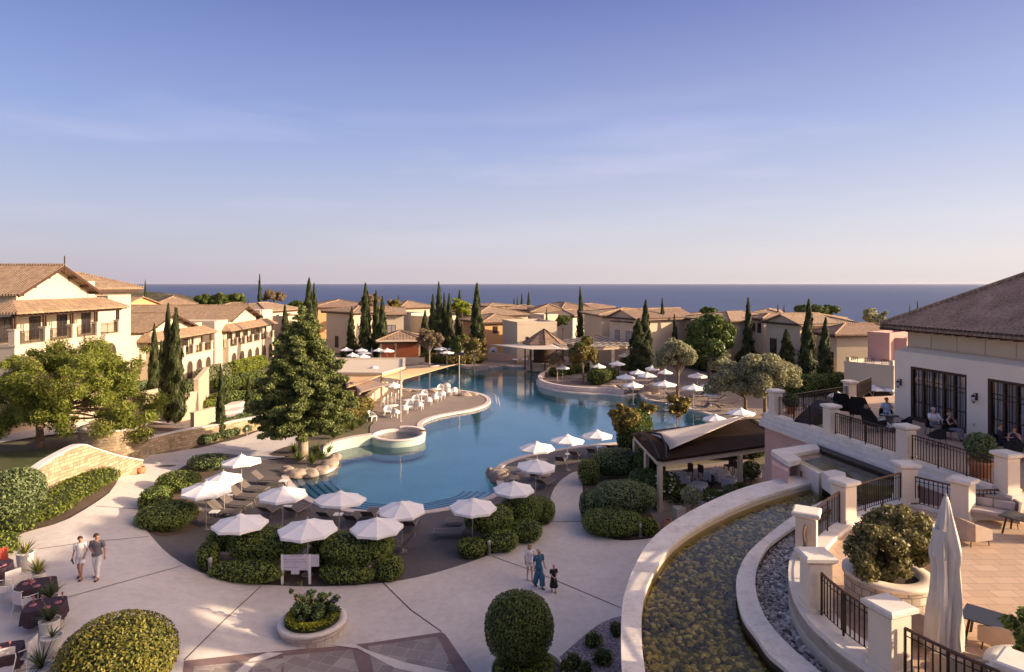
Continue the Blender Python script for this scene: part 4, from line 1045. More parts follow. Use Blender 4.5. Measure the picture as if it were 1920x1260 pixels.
for u in (.45, 5.05):
    l = MB(); l.box(u-.05, u+.05, -.03, 0, 1.75, 2.1); l.tube([(u,-.02,2.05),(u,-.16,2.12),(u,-.2,2.02)], .015, 5)
    l.lathe([(.001,2.06),(.09,1.98),(.10,1.96),(.10,1.94),(.075,1.93)], u, -.2, 8); l.lathe([(.06,1.68),(.04,1.64),(.001,1.62)], u, -.2, 8)
    for k in range(6): l.beam((u+.065*math.cos(k*PI/3), -.2+.065*math.sin(k*PI/3), 1.68), (u+.085*math.cos(k*PI/3), -.2+.085*math.sin(k*PI/3), 1.94), .012, .012)
    o = l.build('wall_lantern', M['iron'], t); MB().lathe([(.001,1.69),(.058,1.69),(.078,1.93),(.001,1.93)], u, -.2, 8).build('lamp_glass', M['linen'], o)
MB().box(4.85, 4.97, -.02, 0, .5, .62).build('socket_box', M['cream'], t)

# upper terrace body: pink retaining wall, kerb, floor
PA, PB_, PC, PD = Vector((14.7,35.7,0)), Vector((15.6,31.3,0)), Vector((16.5,26.8,0)), Vector((17.4,22.5,0))
off = -NI*.34
uo = [PA+off-U*.5, PD+off+U*.4]
floor_m = NT('terrace_tiles'); br = floor_m.n('ShaderNodeTexBrick', Scale=1.0); floor_m.l(floor_m.uv(), br.inputs['Vector']); br.offset = .5
br.inputs['Brick Width'].default_value = .62; br.inputs['Row Height'].default_value = .38; br.inputs['Mortar Size'].default_value = .007
br.inputs['Color1'].default_value = (.54,.37,.25,1); br.inputs['Color2'].default_value = (.64,.45,.31,1); br.inputs['Mortar'].default_value = (.24,.165,.12,1)
n1 = floor_m.noise(1.2, 5); floor_m.principled(floor_m.mix(floor_m.ramp(n1, [(.45,0.0),(.7,.25)]), br.outputs[0], (.42,.30,.22)), .7, floor_m.bump(br.outputs['Fac'], -.3, .01))
E1 = Vector((18.9,23.5,0))      # step line runs from the last pillar to the right
up_poly = [(uo[0].x,uo[0].y),(uo[1].x,uo[1].y),(PD.x+.35,PD.y-.3),(E1.x+4,E1.y+2.7),(40,27),(40,46),(21.4,41.2)]
MB().prism(up_poly, -.5, TU-.06).build('upper_terrace', M['pink'], kind='structure')
ins = [(14.75,36.2),(17.45,22.75),(E1.x+4,E1.y+2.72),(40,27),(40,45.8),(21.3,40.8)]
MB().prism(up_poly, TU-.058, TU).build('terrace_floor', floor_m.m, kind='structure')
# kerb under the railing and two long ledges outside it
for k, (o0, o1, zt, mt) in enumerate([(-.36, .30, TU+.10, 'capst'), (-.50, -.361, TU-.20, 'rim'), (-.64, -.501, TU-.38, 'rim')]):
    a = PA-U*(.6); b = PD+U*(.5)
    MB().prism([(a+NI*o0).to_2d(), (b+NI*o0).to_2d(), (b+NI*o1).to_2d(), (a+NI*o1).to_2d()], [TU-.62 if k else TU-.4]*4, zt).build('terrace_kerb' if k == 0 else 'terrace_ledge', M[mt], kind='structure')
# steps
sd = (E1-PD); sd.z = 0; sd.normalize(); sn = Vector((sd.y, -sd.x, 0))
for k in range(2):
    a = PD+sd*.35+sn*(.0); b = PD+sd*9
    MB().prism([(a+sn*(.42*k)).to_2d(), (b+sn*(.42*k)).to_2d(), (b+sn*(.42*(k+1))).to_2d(), (a+sn*(.42*(k+1))).to_2d()], TL-.1, TU-.27*(k+1)).build('terrace_step', floor_m.m, kind='structure')
# lower terrace
cpts = [Vector((12.6,9.0,0)), Vector((10.9,9.8,0)), Vector((9.05,11.3,0)), Vector((7.9,13.4,0)), Vector((7.55,15.9,0)), Vector((8.7,18.9,0)), Vector((11.3,21.8,0)), Vector((14.7,23.9,0))]
curve = smooth_pts(cpts, 6); cc = Vector((14.3,15.7,0))
def outw(p, d):
    v = (p-cc); v.z = 0; v.normalize(); return p+v*d
KO = [outw(p, .40) for p in curve]; KI = [outw(p, -.36) for p in curve]
lowp = [(p.x,p.y) for p in KO]+[(16.0,23.3),(17.3,22.4),(19.5,22.9),(24,25.5),(40,26.5),(40,9),(20,8.4)]
MB().prism(lowp, -.5, TL-.06).build('lower_terrace', M['white_r'], kind='structure')
MB().prism(lowp, TL-.058, TL).build('lower_terrace_floor', floor_m.m, kind='structure')
MB().wall([(p.x,p.y) for p in KO], [(p.x,p.y) for p in KI], TL-.3, TL+.14).build('lower_terrace_kerb', M['capst'], kind='structure')

# balustrades
bt = thing('balustrade', 'straight balustrade of cream pillars and dark railings along the upper terrace edge', 'balustrade', (PA.x, PA.y, TU))
def rel(o): return lambda v, z=0: (v[0]-o.location.x, v[1]-o.location.y, z)
r_ = rel(bt)
PK = Vector((20.9,39.6,0)); PL = Vector((24.5,43.5,0))
for p in (PA, PB_, PC, PD, PK): q_ = r_(p); balus_pillar(bt, q_[0], q_[1], .10 if p != PK else 0, rzf)
def rail_between(par, rf, a, b, zc, trim=.33, **k):
    a = Vector(a); b = Vector(b); d = (b-a).normalized(); a2 = a+d*trim; b2 = b-d*trim
    railing(par, [rf(a2, zc), rf(b2, zc)], **k)
for a, b in ((PA,PB_),(PB_,PC),(PC,PD)): rail_between(bt, r_, a, b, .10, h=1.02)
rail_between(bt, r_, PA, PK, 0, h=1.05); rail_between(bt, r_, PK, PL, 0, h=1.05)
lb = thing('balustrade', 'curved balustrade of cream pillars with bronze handrails round the lower terrace', 'balustrade', (8.7,18.9,TL)); r_ = rel(lb)
pil = [cpts[2], cpts[3], cpts[4], cpts[5], cpts[6], cpts[7]]
PE = Vector((15.75,22.35,0))
for p in pil:
    q_ = r_(p); v = p-cc; balus_pillar(lb, q_[0], q_[1], .12, math.atan2(v.y, v.x), .56, 1.42)
q_ = r_(PE); balus_pillar(lb, q_[0], q_[1], 0, math.atan2(sd.y, sd.x), .56, 1.42)
idx = {5:(2,3), 6:(3,4), 7:(4,5)}
def curve_seg(i, j, trim=.36):
    """points along the smoothed curve between control points i and j"""
    pts = curve[i*6:j*6+1]; L_ = [0]
    for a, b in zip(pts, pts[1:]): L_.append(L_[-1]+(b-a).length)
    out = []
    for k in range(9):
        s = trim+(L_[-1]-2*trim)*k/8
        for n_ in range(len(pts)-1):
            if s <= L_[n_+1]: out.append(pts[n_].lerp(pts[n_+1], (s-L_[n_])/(L_[n_+1]-L_[n_]))); break
    return out
for i in range(1, 7): railing(lb, [r_(p, .14) for p in curve_seg(i, i+1)], 1.02, rail_mat='handrail', thick=.07)
rail_between(lb, r_, cpts[7], PE, 0, h=1.05, rail_mat='handrail', thick=.07); rail_between(lb, r_, PE, PD, 0, h=.95, rail_mat='handrail', thick=.07)
MB().prism([(14.4,23.75),(15.9,22.0),(16.2,22.25),(14.9,24.15)], TL-.1, TL+.05).build('lower_terrace_kerb', M['capst'], kind='structure')
MB().prism([(15.6,22.1),(17.4,22.2),(17.4,22.6),(15.6,22.6)], TL-.1, TL+.3).build('lower_terrace_kerb', M['capst'], kind='structure')

# water channel
ZR = 4.6
def tr(px, z, k=4): return smooth_pts([P(x, y, z) for x, y in px], k)
OL = tr([(1172,1330),(1166,1260),(1164,1200),(1166,1140),(1173,1105),(1190,1060),(1220,1012),(1265,975),(1330,940),(1400,912),(1480,893),(1560,880),(1588,877)], ZR)
OI = tr([(1225,1330),(1210,1260),(1203,1200),(1204,1140),(1213,1100),(1228,1068),(1255,1028),(1296,994),(1356,961),(1424,933),(1500,910),(1568,894),(1592,890)], ZR)
IL = tr([(1545,1350),(1482,1262),(1441,1225),(1418,1192),(1392,1155),(1381,1110),(1383,1075),(1402,1037),(1440,1002),(1487,967),(1540,940),(1580,922),(1604,914)], ZR)
IR = tr([(1625,1350),(1541,1262),(1483,1212),(1441,1165),(1422,1125),(1416,1088),(1422,1055),(1440,1024),(1470,1000),(1510,975),(1560,948),(1600,932),(1622,924)], ZR)
rimm = NT('rim_slabs'); br = rimm.n('ShaderNodeTexBrick', Scale=1.0); rimm.l(rimm.uv(), br.inputs['Vector'])
n1 = rimm.noise(2.5, 6); n2 = rimm.noise(14, 4); ff = rimm.math('ADD', rimm.math('MULTIPLY', n1, .6), rimm.math('MULTIPLY', n2, .4))
rimm.principled(rimm.ramp(ff, [(.33,(.56,.50,.45)),(.5,(.74,.68,.61)),(.66,(.83,.77,.70))]), .65, rimm.bump(n2, .15, .01))
def xy(L_): return [(p.x, p.y) for p in L_]
ct = thing('water_channel', 'curved raised water channel with pale stone rims over a pebble bed', 'water channel', (OL[0].x, OL[0].y, 0)); o_ = ct.location.copy()
def lx(L_): return [(p.x-o_.x, p.y-o_.y) for p in L_]
MB().wall(lx(OL), lx(OI), ZR-.12, ZR).build('outer_rim', rimm.m, ct, bevel=.008)
OL2 = [p+(q-p).normalized()*.08 for p, q in zip(OL, OI)]; OI2 = [q-(q-p).normalized()*.06 for p, q in zip(OL, OI)]
MB().wall(lx(OL2), lx(OI2), -.3, ZR-.121).build('outer_wall', M['white_r'], ct)
MB().wall(lx(IL), lx(IR), ZR-.12, ZR).build('inner_rim', rimm.m, ct, bevel=.008)
IL2 = [p+(q-p).normalized()*.06 for p, q in zip(IL, IR)]; IR2 = [q-(q-p).normalized()*.05 for p, q in zip(IL, IR)]
darkw = plain('wet_dark_wall', (.06,.045,.035), .5, .3, 3, 14)
MB().wall(lx(IL2), lx(IR2), 3.6, ZR-.121).build('inner_wall', darkw, ct)
peb = NT('channel_pebbles'); vo = peb.n('ShaderNodeTexVoronoi', Scale=7.0); peb.l(peb.obj(), vo.inputs['Vector']); sc = peb.n('ShaderNodeSeparateColor'); peb.l(vo.outputs['Color'], sc.inputs[0])
# slabs between rims: bed and water
bedm = MB(); nb = len(OI2); bedm.add([(x,y,4.02) for x,y in lx(OI2)]+[(x,y,4.02) for x,y in lx(IL2)], [(i, nb+i, nb+i+1, i+1) for i in range(nb-1)]); bedm.build('channel_bed', darkw, ct)
wt_ = MB(); wt_.add([(x,y,4.30) for x,y in lx(OI2)]+[(x,y,4.30) for x,y in lx(IL2)], [(i, nb+i, nb+i+1, i+1) for i in range(nb-1)])
wt_.build('water_surface', water_mat('channel_water', (.95,.88,.58), .05, 9, .02, 1.27), ct)
def pebbles(name, left, right, z, n, smin, smax, mats, kind, parent=None, o=Vector((0,0,0)), jitz=.03, flat=.55, lay=1):
    """low round stones spread between two polylines"""
    ico = [(0,0,1)]+[(math.cos(k*2*PI/6)*.86, math.sin(k*2*PI/6)*.86, .5) for k in range(6)]+[(math.cos(k*2*PI/6+.5), math.sin(k*2*PI/6+.5), -.3) for k in range(6)]
    base = np.array(ico); tri = [(0,1+k,1+(k+1)%6) for k in range(6)]+[(1+k,7+k,1+(k+1)%6) for k in range(6)]+[(7+k,7+(k+1)%6,1+(k+1)%6) for k in range(6)]; tri = np.array(tri)
    seg = np.array([((left[i]-left[i+1]).length+(right[i]-right[i+1]).length)*((left[i]-right[i]).length) for i in range(len(left)-1)]); seg /= seg.sum()
    ii = rng.choice(len(left)-1, n, p=seg); V = []; Fq = []; mi = []
    for k in range(n):
        i = ii[k]; a, b = rng.random(), rng.random(); p = left[i].lerp(left[i+1], a).lerp(right[i].lerp(right[i+1], a), b)
        s = (smin+(smax-smin)*rng.random()**2.2); ang = rng.random()*6.28; st = np.array([s*(.8+.5*rng.random()), s*(.6+.3*rng.random()), s*flat])
        q = rotz(base*st, ang)+rng.normal(size=(13,3))*s*.05+np.array([p.x-o.x, p.y-o.y, z+rng.random()*jitz*lay]); V.append(q); Fq.append(tri+13*k); mi.append(rng.choice(len(mats), p=[.45,.3,.17,.08][:len(mats)] if len(mats) == 4 else None))
    me = np_mesh(name, np.concatenate(V), np.concatenate(Fq), smooth=True)
    for m_ in mats: me.materials.append(m_)
    me.polygons.foreach_set('material_index', np.repeat(np.array(mi, dtype=np.int32), len(tri)))
    ob = bpy.data.objects.new(name, me); link(ob, parent); ob['kind'] = kind; return ob
pm = [plain('olive_pebble', (.15,.15,.05), .6, .3, 3, 12, bump=0), plain('ochre_pebble', (.45,.40,.13), .6, .3, 3, 12, bump=0), plain('grey_pebble', (.10,.10,.07), .6, .3, 3, 12, bump=0), plain('pale_pebble', (.66,.60,.32), .6, .2, 3, 12, bump=0)]
pebbles('pebble_bed', [Vector((p[0],p[1],0))+Vector((o_.x,o_.y,0)) for p in lx(OI2)], [Vector((p[0],p[1],0))+Vector((o_.x,o_.y,0)) for p in lx(IL2)], 4.05, 9000, .045, .13, pm, 'stuff', ct, o_, .05)
# grey gravel strip between channel and terrace
gm_ = [plain('grey_gravel_stone', (.30,.26,.235), .9, .25, 3, 12, bump=0), plain('pale_gravel_stone', (.52,.48,.45), .9, .2, 3, 12, bump=0), plain('dark_gravel_stone', (.11,.09,.085), .9, .25, 3, 12, bump=0), plain('white_gravel_stone', (.74,.70,.66), .9, .1, 3, 12, bump=0)]
GO = [outw(p, .42) for p in curve][3:]; k_ = len(GO)
# right boundary resampled like the inner rim
def resample(L_, n):
    L_ = [Vector((p[0],p[1],0)) for p in L_]; S_ = [0]
    for a, b in zip(L_, L_[1:]): S_.append(S_[-1]+(b-a).length)
    out = []
    for k in range(n):
        s = S_[-1]*k/(n-1)
        for i in range(len(L_)-1):
            if s <= S_[i+1]+1e-6: out.append(L_[i].lerp(L_[i+1], (s-S_[i])/max(1e-6, S_[i+1]-S_[i]))); break
    return out
gA = resample(xy(IR2), 30); gB = resample([(p.x,p.y) for p in GO], 30)
MB().add([(p.x,p.y,4.30) for p in gA]+[(p.x,p.y,4.30) for p in gB], [(i,30+i,31+i,i+1) for i in range(29)]).build('gravel_bed', plain('gravel_base', (.10,.085,.08), .95, .3, 3, 12), kind='structure')
pebbles('gravel', gA, gB, 4.33, 8500, .035, .085, gm_, 'stuff', None, Vector((0,0,0)), .05, .7)
# garden-side fill below gravel
MB().wall([(p.x,p.y) for p in gA], [(p.x,p.y) for p in gB], -.3, 4.25).build('channel_foundation', M['white_r'], kind='structure')

# upper pond feeding the channel
pt = thing('pond', 'small raised pond with dark lining and pale stone rim under the terrace ledges', 'pond', P(1580, 870, 5.2)); po = pt.location.copy()
def pl(px, z): return [((P(x,y,z)-po).x, (P(x,y,z)-po).y) for x, y in px]
pw_px = [(1502,851),(1542,842),(1700,902),(1665,912),(1618,908),(1592,890),(1588,884),(1540,884),(1500,868)]
MB().prism(pl(pw_px, 5.2), -po.z+.0, 4.85-po.z).build('pond_floor', pm[0], pt)
MB().add([(x,y,5.2-po.z) for x,y in pl(pw_px, 5.2)], [tuple(range(len(pw_px)))[::-1]]).build('water_surface', MATS['channel_water'], pt)
def pwall(name, px, z0, z1, mat): MB().prism(pl(px, z1), z0-po.z, z1-po.z).build(name, M[mat], pt, bevel=.015)
pwall('rim', [(1446,843),(1530,830),(1537,841),(1487,851),(1503,860),(1478,866),(1447,846)], 5.12, 5.36, 'capst')
pwall('lining', [(1532,836),(1542,833),(1724,898),(1702,904),(1541,845)], 4.9, 5.3, 'iron')
pwall('rim', [(1540,884),(1566,880),(1586,886),(1586,893),(1560,898)], 4.62, 5.3, 'rim')
MB().prism(pl([(1481,858),(1490,856),(1545,884),(1535,888)], 5.17), -po.z, 5.17-po.z).build('weir', M['rim'], pt)
MB().prism(pl([(1447,850),(1478,868),(1478,885),(1447,868)], 5.1), -po.z, 5.1-po.z).build('wall', M['pink'], pt)
# ================================================================ trees
protos = [cypress_proto(10, 1.0, 9000, 3, .15), cypress_proto(10, 1.0, 9000, 11, .15), cypress_proto(10, 1.0, 9000, 29, .16)]
used_p = set()
def cyp(px, ytop, Y, wpx, label, base=None, i=[0]):
    x = XA(px, Y); z = zg(x, Y) if base is None else base; h = ZA(ytop, Y)-z; r = wpx*.5*Y/F*1.12
    k = i[0] % 3; i[0] += 1
    sc = (r, r, h/10)
    if k not in used_p:
        used_p.add(k); c = protos[k]; c.location = (x, Y, z); c.scale = sc; c['label'] = label
    else: c = copy_thing(protos[k], (x, Y, z), None, label, sc)
    c.rotation_euler = (0, 0, i[0]*1.3); c['group'] = 'dark columnar cypresses'
cyp(487,515,150,9.5,'lone slim cypress rising above the sea left of the pale round tree')
cyp(272,526,140,7,'small cypress standing against the dark hillside')
cyp(579,523,112,22,'tall thick cypress rising directly above the big conifer')
cyp(589,532,113,14,'slightly shorter spire fused to the right of the cypress above the big conifer')
cyp(535,572,100,17,'cypress at the right end of the arcaded villa, partly behind the conifer')
cyp(315,572,60,22,'left spire of the big twin cypresses in front of the left villas')
cyp(330,580,59.5,28,'right and broader spire of the big twin cypresses in front of the left villas')
cyp(289,609,64,19,'slimmer cypress just left of the big twin cypresses')
cyp(303,640,66,16,'short dark cypress tucked between the slim one and the twin cypresses')
cyp(414,683,54,14,'very thin young cypress beside the concrete path bend')
cyp(466,703,62,12,'thin young cypress left of the big conifer, behind the rubble wall')
cyp(659,576,112,14,'short cypress against the shaded wall of the cream villa')
cyp(685,532,110,20,'tallest cypress of the group left of the beach hut')
cyp(706,546,110,17,'middle cypress of the three left of the beach hut')
cyp(717,557,108,16,'right hand cypress of the three left of the beach hut')
cyp(797,582,112,16,'short broad cypress at the left of the centre cypress clump')
cyp(811,553,118,15,'second cypress from the left in the centre cypress clump')
cyp(823,530,128,15,'tallest cypress at the back of the centre cypress clump')
cyp(833,550,118,12,'narrow cypress in the middle of the centre cypress clump')
cyp(842,551,117,14,'narrow cypress at the front right of the centre cypress clump')
cyp(861,545,130,13,'detached cypress just right of the centre cypress clump')
cyp(894,532,110,21,'tall dark cypress in front of the orange villa corner')
cyp(747,554,200,7,'tiny distant cypress top above the lit cream villa')
cyp(964,560,200,6,'leftmost of the four little distant cypresses')
cyp(970,557,210,5,'second from the left of the four little distant cypresses')
cyp(978,550,205,6,'third from the left of the four little distant cypresses')
cyp(991,548,200,8,'rightmost and largest of the four little distant cypresses')
cyp(1088,539,128,12,'lone slim column cypress between the white villas')
cyp(1025,577,120,6,'small cypress tip beside the white stair block')
cyp(1210,564,98,22,'taller rear tree of the thick double cypress right of the pergola')
cyp(1197,598,93,32,'broad front tree of the thick double cypress right of the pergola')
cyp(1242,560,105,12,'slim column cypress between the double cypress and the round dark tree')
cyp(1265,590,103,11,'short cypress touching the left side of the round dark tree')
cyp(1403,559,94,17,'dark narrow cypress standing alone right of the round dark tree')
cyp(1515,563,80,24,'taller of the two slender cypresses before the long roofed villa')
cyp(1547,597,78,22,'shorter of the two slender cypresses before the long roofed villa')
cyp(1474,618,84,28,'stubby cypress behind the olive trees')
cyp(1459,572,112,7,'left one of two tiny cypress tips over the right villa ridge')
cyp(1470,573,113,6,'right one of two tiny cypress tips over the right villa ridge')
cyp(1706,572,112,5,'left one of two tiny cypress tips beside the restaurant roof')
cyp(1720,566,113,7,'right one of two tiny cypress tips beside the restaurant roof')

def bt_(name, label, px, Y, cy, rpx, rz, mat, nclump, rc, dens, size, seed, base_px=None, **kw):
    bx = XA(base_px if base_px else px, Y); z = kw.pop('z', None); z = zg(bx, Y) if z is None else z; cx = XA(px, Y)-bx; cz = ZA(cy, Y)-z; r = rpx*Y/F
    return broad_tree(name, label, (bx, Y, z), kw.pop('ht', cz*.75), (cx, 0, cz), (r, r, rz), nclump, rc, mat, dens, size, seed, **kw)
fz = zg(-33, 45.5)
bt_('feathery_tree', 'large airy tree with yellow green feathery foliage before the left edge villa', 130, 45.5, 748, 160, 5.3, L_fea, 260, .78, 105, .085, 5, base_px=74, r0=.28, limbs=80, flat=.75, hollow=.25, shell=1.0, extra=(L_pink,.22), aspect=2.6)
conifer('big dark green conifer with pale trunk standing beside the near pool end', G(568,861), 11.4, 4.0, 3, 2.3)
bt_('round_tree', 'round dense dark glossy tree behind the olives', 1330, 88, 634, 54, 3.6, L_dark, 60, 1.15, 60, .26, 8, r0=.3, limbs=14, flat=.85, hollow=.4)
bt_('olive_tree', 'small olive tree with reddish trunk among the right parasols', 1271, 73, 670, 43, 2.1, L_oli, 42, .75, 90, .16, 9, r0=.2, limbs=16, flat=.85)
bt_('olive_tree', 'big silvery olive tree right of the olive row by the terrace corner', 1448, 62, 702, 50, 2.2, L_oli, 52, .8, 90, .15, 10, r0=.2, limbs=16, base_px=1434)
bt_('olive_tree', 'big silvery olive tree with low crown left of the terrace olive', 1384, 63, 718, 50, 2.3, L_oli, 50, .8, 90, .15, 12, r0=.2, limbs=16, base_px=1398)
bt_('olive_tree', 'sparse olive behind the low crowned olive', 1352, 74, 688, 24, 1.4, L_oli, 20, .6, 80, .16, 13, r0=.12, limbs=8)
bt_('magnolia_tree', 'young magnolia with thin pale stems beside the pool arm', 1270, 56, 768, 30, 1.5, L_mag, 26, .38, 55, .2, 14, r0=.07, limbs=20, bark=M['barkp'], hollow=.1)
bt_('magnolia_tree', 'magnolia with bronze green leaves above the ivy mound', 1175, 49, 788, 40, 1.25, L_mag, 34, .45, 75, .2, 15, r0=.1, limbs=14, hollow=.2)
bt_('magnolia_tree', 'thin magnolia shoot leaning over the pool right of the bronze magnolia', 1213, 51, 768, 14, .7, L_mag, 9, .3, 60, .18, 16, r0=.04, limbs=6, base_px=1196)
bt_('tree', 'brownish thinly leaved tree right of the beach hut', 805, 100, 638, 26, 2.0, L_dry, 40, .6, 60, .17, 17, r0=.12, limbs=22, bark=M['barkp'], hollow=.2)
bt_('tree', 'yellow green half bare tree on the rocks at the far pool end', 890, 96, 652, 28, 2.2, L_mag, 40, .6, 55, .17, 18, r0=.12, limbs=22, bark=M['barkp'], hollow=.2)
bt_('tree', 'dark green tree behind the half bare tree', 862, 104, 646, 20, 2.0, L_dark, 26, .7, 60, .2, 19, r0=.12)
bt_('magnolia_tree', 'broad magnolia on the pool peninsula before the pergola', 1093, 84, 668, 33, 1.9, L_mag, 46, .7, 70, .22, 20, r0=.12, limbs=12, extra=(L_dark,1.1))
bt_('tree', 'thin dry leaved tree left of the broad peninsula magnolia', 1045, 84, 677, 17, 1.4, L_dry, 22, .45, 60, .17, 21, r0=.08, limbs=14, bark=M['barkp'])
bt_('tree', 'small garden tree before the white villa', 1055, 116, 605, 13, 2.0, L_dark, 22, .6, 50, .22, 22, r0=.1)
bt_('tree', 'pale round tree on the skyline right of the lone slim cypress', 514, 172, 557, 20, 2.6, L_dry, 36, .8, 40, .3, 23)
for i, (px, r) in enumerate([(384,20),(412,24),(445,18)]):
    bt_('tree', ['left','middle','right'][i]+' dark bushy tree of the clump on the skyline left', px, 152+i, 564, r, 1.7, L_dark, 34, .8, 45, .3, 24+i, group='skyline clump')
bt_('pine_tree', 'flat topped umbrella pine behind the long roofed villa', 1530, 132, 583, 42, 1.1, L_dark, 46, .9, 50, .3, 30)
bt_('tree', 'pale airy tree between the right villa and the restaurant roof', 1641, 108, 598, 25, 1.8, L_oli, 34, .6, 50, .24, 31, limbs=16, bark=M['barkp'], hollow=.2)
bt_('tree', 'yellowish tree behind the tallest cypress left of the hut', 694, 142, 565, 20, 2.0, L_dry, 30, .7, 45, .28, 32)
bt_('tree', 'small yellow tree above the wide gable villa', 740, 150, 574, 15, 1.6, L_mag, 22, .6, 45, .28, 33)
bt_('tree', 'dark low tree top over the right roofs', 1332, 150, 585, 17, 1.0, L_dark, 18, .7, 45, .3, 34)
bt_('tree', 'bright green tree behind the centre cypress clump', 866, 128, 578, 20, 2.4, L_lime, 30, .7, 45, .28, 35)
bt_('tree', 'low dark trees left of the tall thick cypress', 556, 150, 572, 14, 1.2, L_dark, 14, .7, 45, .3, 36)

# ================================================================ clipped shrubs
def hedge_px(label, cx, cy, w, rz, ry, zc, mat=L_hedge, name='clipped_shrub', seed=1, dens=260, size=.075, sup=2.5, lumpy=.035, stem=None, group='clipped shrubs round the pool deck', rot=0, cat='shrub', jit=.75):
    g = 0
    for _ in range(8):
        p = P(cx, cy, g+zc); g = .4*g+.6*zg(p.x, p.y)
    p = P(cx, cy, g+zc); rx = w*.5*p.y/F
    t = hedge_blob(name, label, cat, (p.x, p.y, g), (rx, ry, rz), rot, mat, dens, size, sup, lumpy, seed, group, stem=zc, jit=jit); return t
H = hedge_px
H('large dome shaped shrub, upper tier left of the notice board', 502, 1018, 146, .60, 1.15, 1.2, seed=1)
H('low long clipped shrub under the left dome, left of the notice board', 462, 1071, 138, .44, .6, .42, seed=2)
H('small ball shrub on top at the left of the notice board group', 413, 1012, 48, .5, .6, 1.0, seed=3)
H('shaded upright shrub at the left end of the notice board group', 391, 1042, 38, .62, .5, .6, seed=4)
H('little round ball shrub between the two big domes', 597, 1012, 30, .36, .36, 1.2, seed=5)
H('loose dark shrub beneath the little ball shrub', 600, 1042, 46, .5, .45, .5, seed=6)
H('large dome shaped shrub, upper tier right of the notice board', 672, 1024, 132, .58, 1.15, 1.25, seed=7)
H('low rounded shrub under the right dome beside the bollard', 652, 1073, 104, .42, .55, .42, seed=8)
H('rounded shrub at the right end of the notice board group', 730, 1064, 52, .52, .55, .52, seed=9)
H('domed shrub at the front left of the pool gate hedge', 917, 972, 92, .58, 1.1, 1.15, seed=10)
H('domed shrub in the middle of the pool gate hedge', 978, 953, 78, .62, 1.1, .95, seed=11)
H('rounded shrub at the right end of the pool gate hedge', 1018, 957, 44, .66, .8, .66, seed=12)
H('low shrub at the left foot of the pool gate hedge', 884, 1026, 54, .42, .6, .42, seed=13)
H('low shrub in front of the pool gate hedge by the bollard', 938, 1012, 66, .48, .8, .48, seed=14)
H('low shrub at the right foot of the pool gate hedge', 985, 994, 62, .5, .8, .5, seed=15)
H('biggest rounded shrub of the path side group', 1170, 932, 116, .85, 1.35, 1.3, seed=16, mat=L_grey, lumpy=.06)
H('low broad shrub at the foot of the path side group', 1148, 978, 112, .62, 1.1, .6, seed=17)
H('slim shrub on the left flank of the path side group', 1106, 948, 38, .8, .9, .8, seed=18, mat=L_grey)
H('golden green shrub at the path end of the group', 1104, 885, 40, .8, .7, .8, seed=19)
H('broad shaggy shrub behind the path side group', 1158, 868, 96, .9, 1.1, 1.1, seed=20, mat=L_grey, lumpy=.08)
H('dark shrub filling the gap beside the pergola post', 1212, 905, 70, .8, 1.2, 1.0, seed=21, mat=L_dark, lumpy=.08)
H('small bright clipped shrub beside the path bollard', 1217, 987, 34, .42, .42, .45, seed=22, mat=L_lime, dens=200)
H('round golden green shrub nearest the stone wall, left deck edge', 334, 902, 76, .55, 1.1, .7, seed=23)
H('big rounded shrub at the lower left deck edge', 312, 966, 100, .58, 1.4, .6, seed=24)
H('shrub merging behind the lower left deck shrub', 292, 934, 52, .62, .9, .62, seed=25)
H('loose leafy shrub behind the leftmost parasols', 392, 866, 70, .5, 1.0, .5, seed=26, mat=L_grey, lumpy=.12, jit=1.1)
H('large grey green bush at the left picture edge', 20, 932, 104, 1.35, 1.6, 1.35, mat=L_grey, seed=27, lumpy=.08, sup=2.1, jit=1.2, size=.09, group='shrubs along the left wall')
H('large clipped golden green dome in the bottom left corner', 221, 1235, 196, 1.12, 1.45, .85, seed=28, size=.06, dens=520, sup=2.3, lumpy=.015, group='topiary', name='topiary_dome', mat=leaf_mat('dome_leaves', (.06,.075,.012), (.34,.30,.06)))
# hedge along the rubble wall
def long_hedge(label, px, w, h, mat, seed, name='hedge', group='shrubs along the left wall', dens=230, size=.085, jit=.9):
    pts = smooth_pts([G(x, y) for x, y in px], 3); o = pts[0]; t = thing(name, label, 'hedge', o, 0, group); parts = []
    L_ = 0
    r2 = random.Random(seed)
    for a, b in zip(pts, pts[1:]):
        L_ += (b-a).length
        while L_ > w*.55:
            L_ -= w*.55; c = np.array([a.x-o.x+r2.uniform(-.1,.1), a.y-o.y+r2.uniform(-.1,.1), a.z-o.z+h*.5]); r = np.array([w*r2.uniform(.5,.62), w*r2.uniform(.5,.62), h*r2.uniform(.5,.62)])
            n = int(4*PI*(r[0]*r[2])*dens*.75); Dd = unit(n); Dd = Dd[Dd[:,2] > -.6]; k = supr(Dd, 2.4)*(1+.06*lump(Dd, seed))*(1-.12*rng.random(len(Dd))**2)
            parts.append(leaf_quads(Dd*k[:,None]*r+c, Dd/r*r.min(), size, jit)); V, Fq = blob_core(c, r, .88, 12, 8, 2.4); parts.append((V, Fq, 1))
    foliage('foliage', parts, mat, t, [L_core]); return t
L_wallh = leaf_mat('bright_hedge_leaves', (.045,.065,.01), (.26,.31,.05), .3)
long_hedge('bright green hedge along the foot of the rubble wall', [(20,1000),(75,972),(135,937),(175,912),(205,899)], 1.8, .85, L_wallh, 41)
long_hedge('dark hedge along the path behind the straight rubble wall', [(365,836),(420,822),(470,806),(505,790)], 1.3, .8, L_grey, 42)
long_hedge('low lavender like hedge above the path bend', [(400,812),(440,798),(480,782)], 1.5, .8, L_grey, 43)
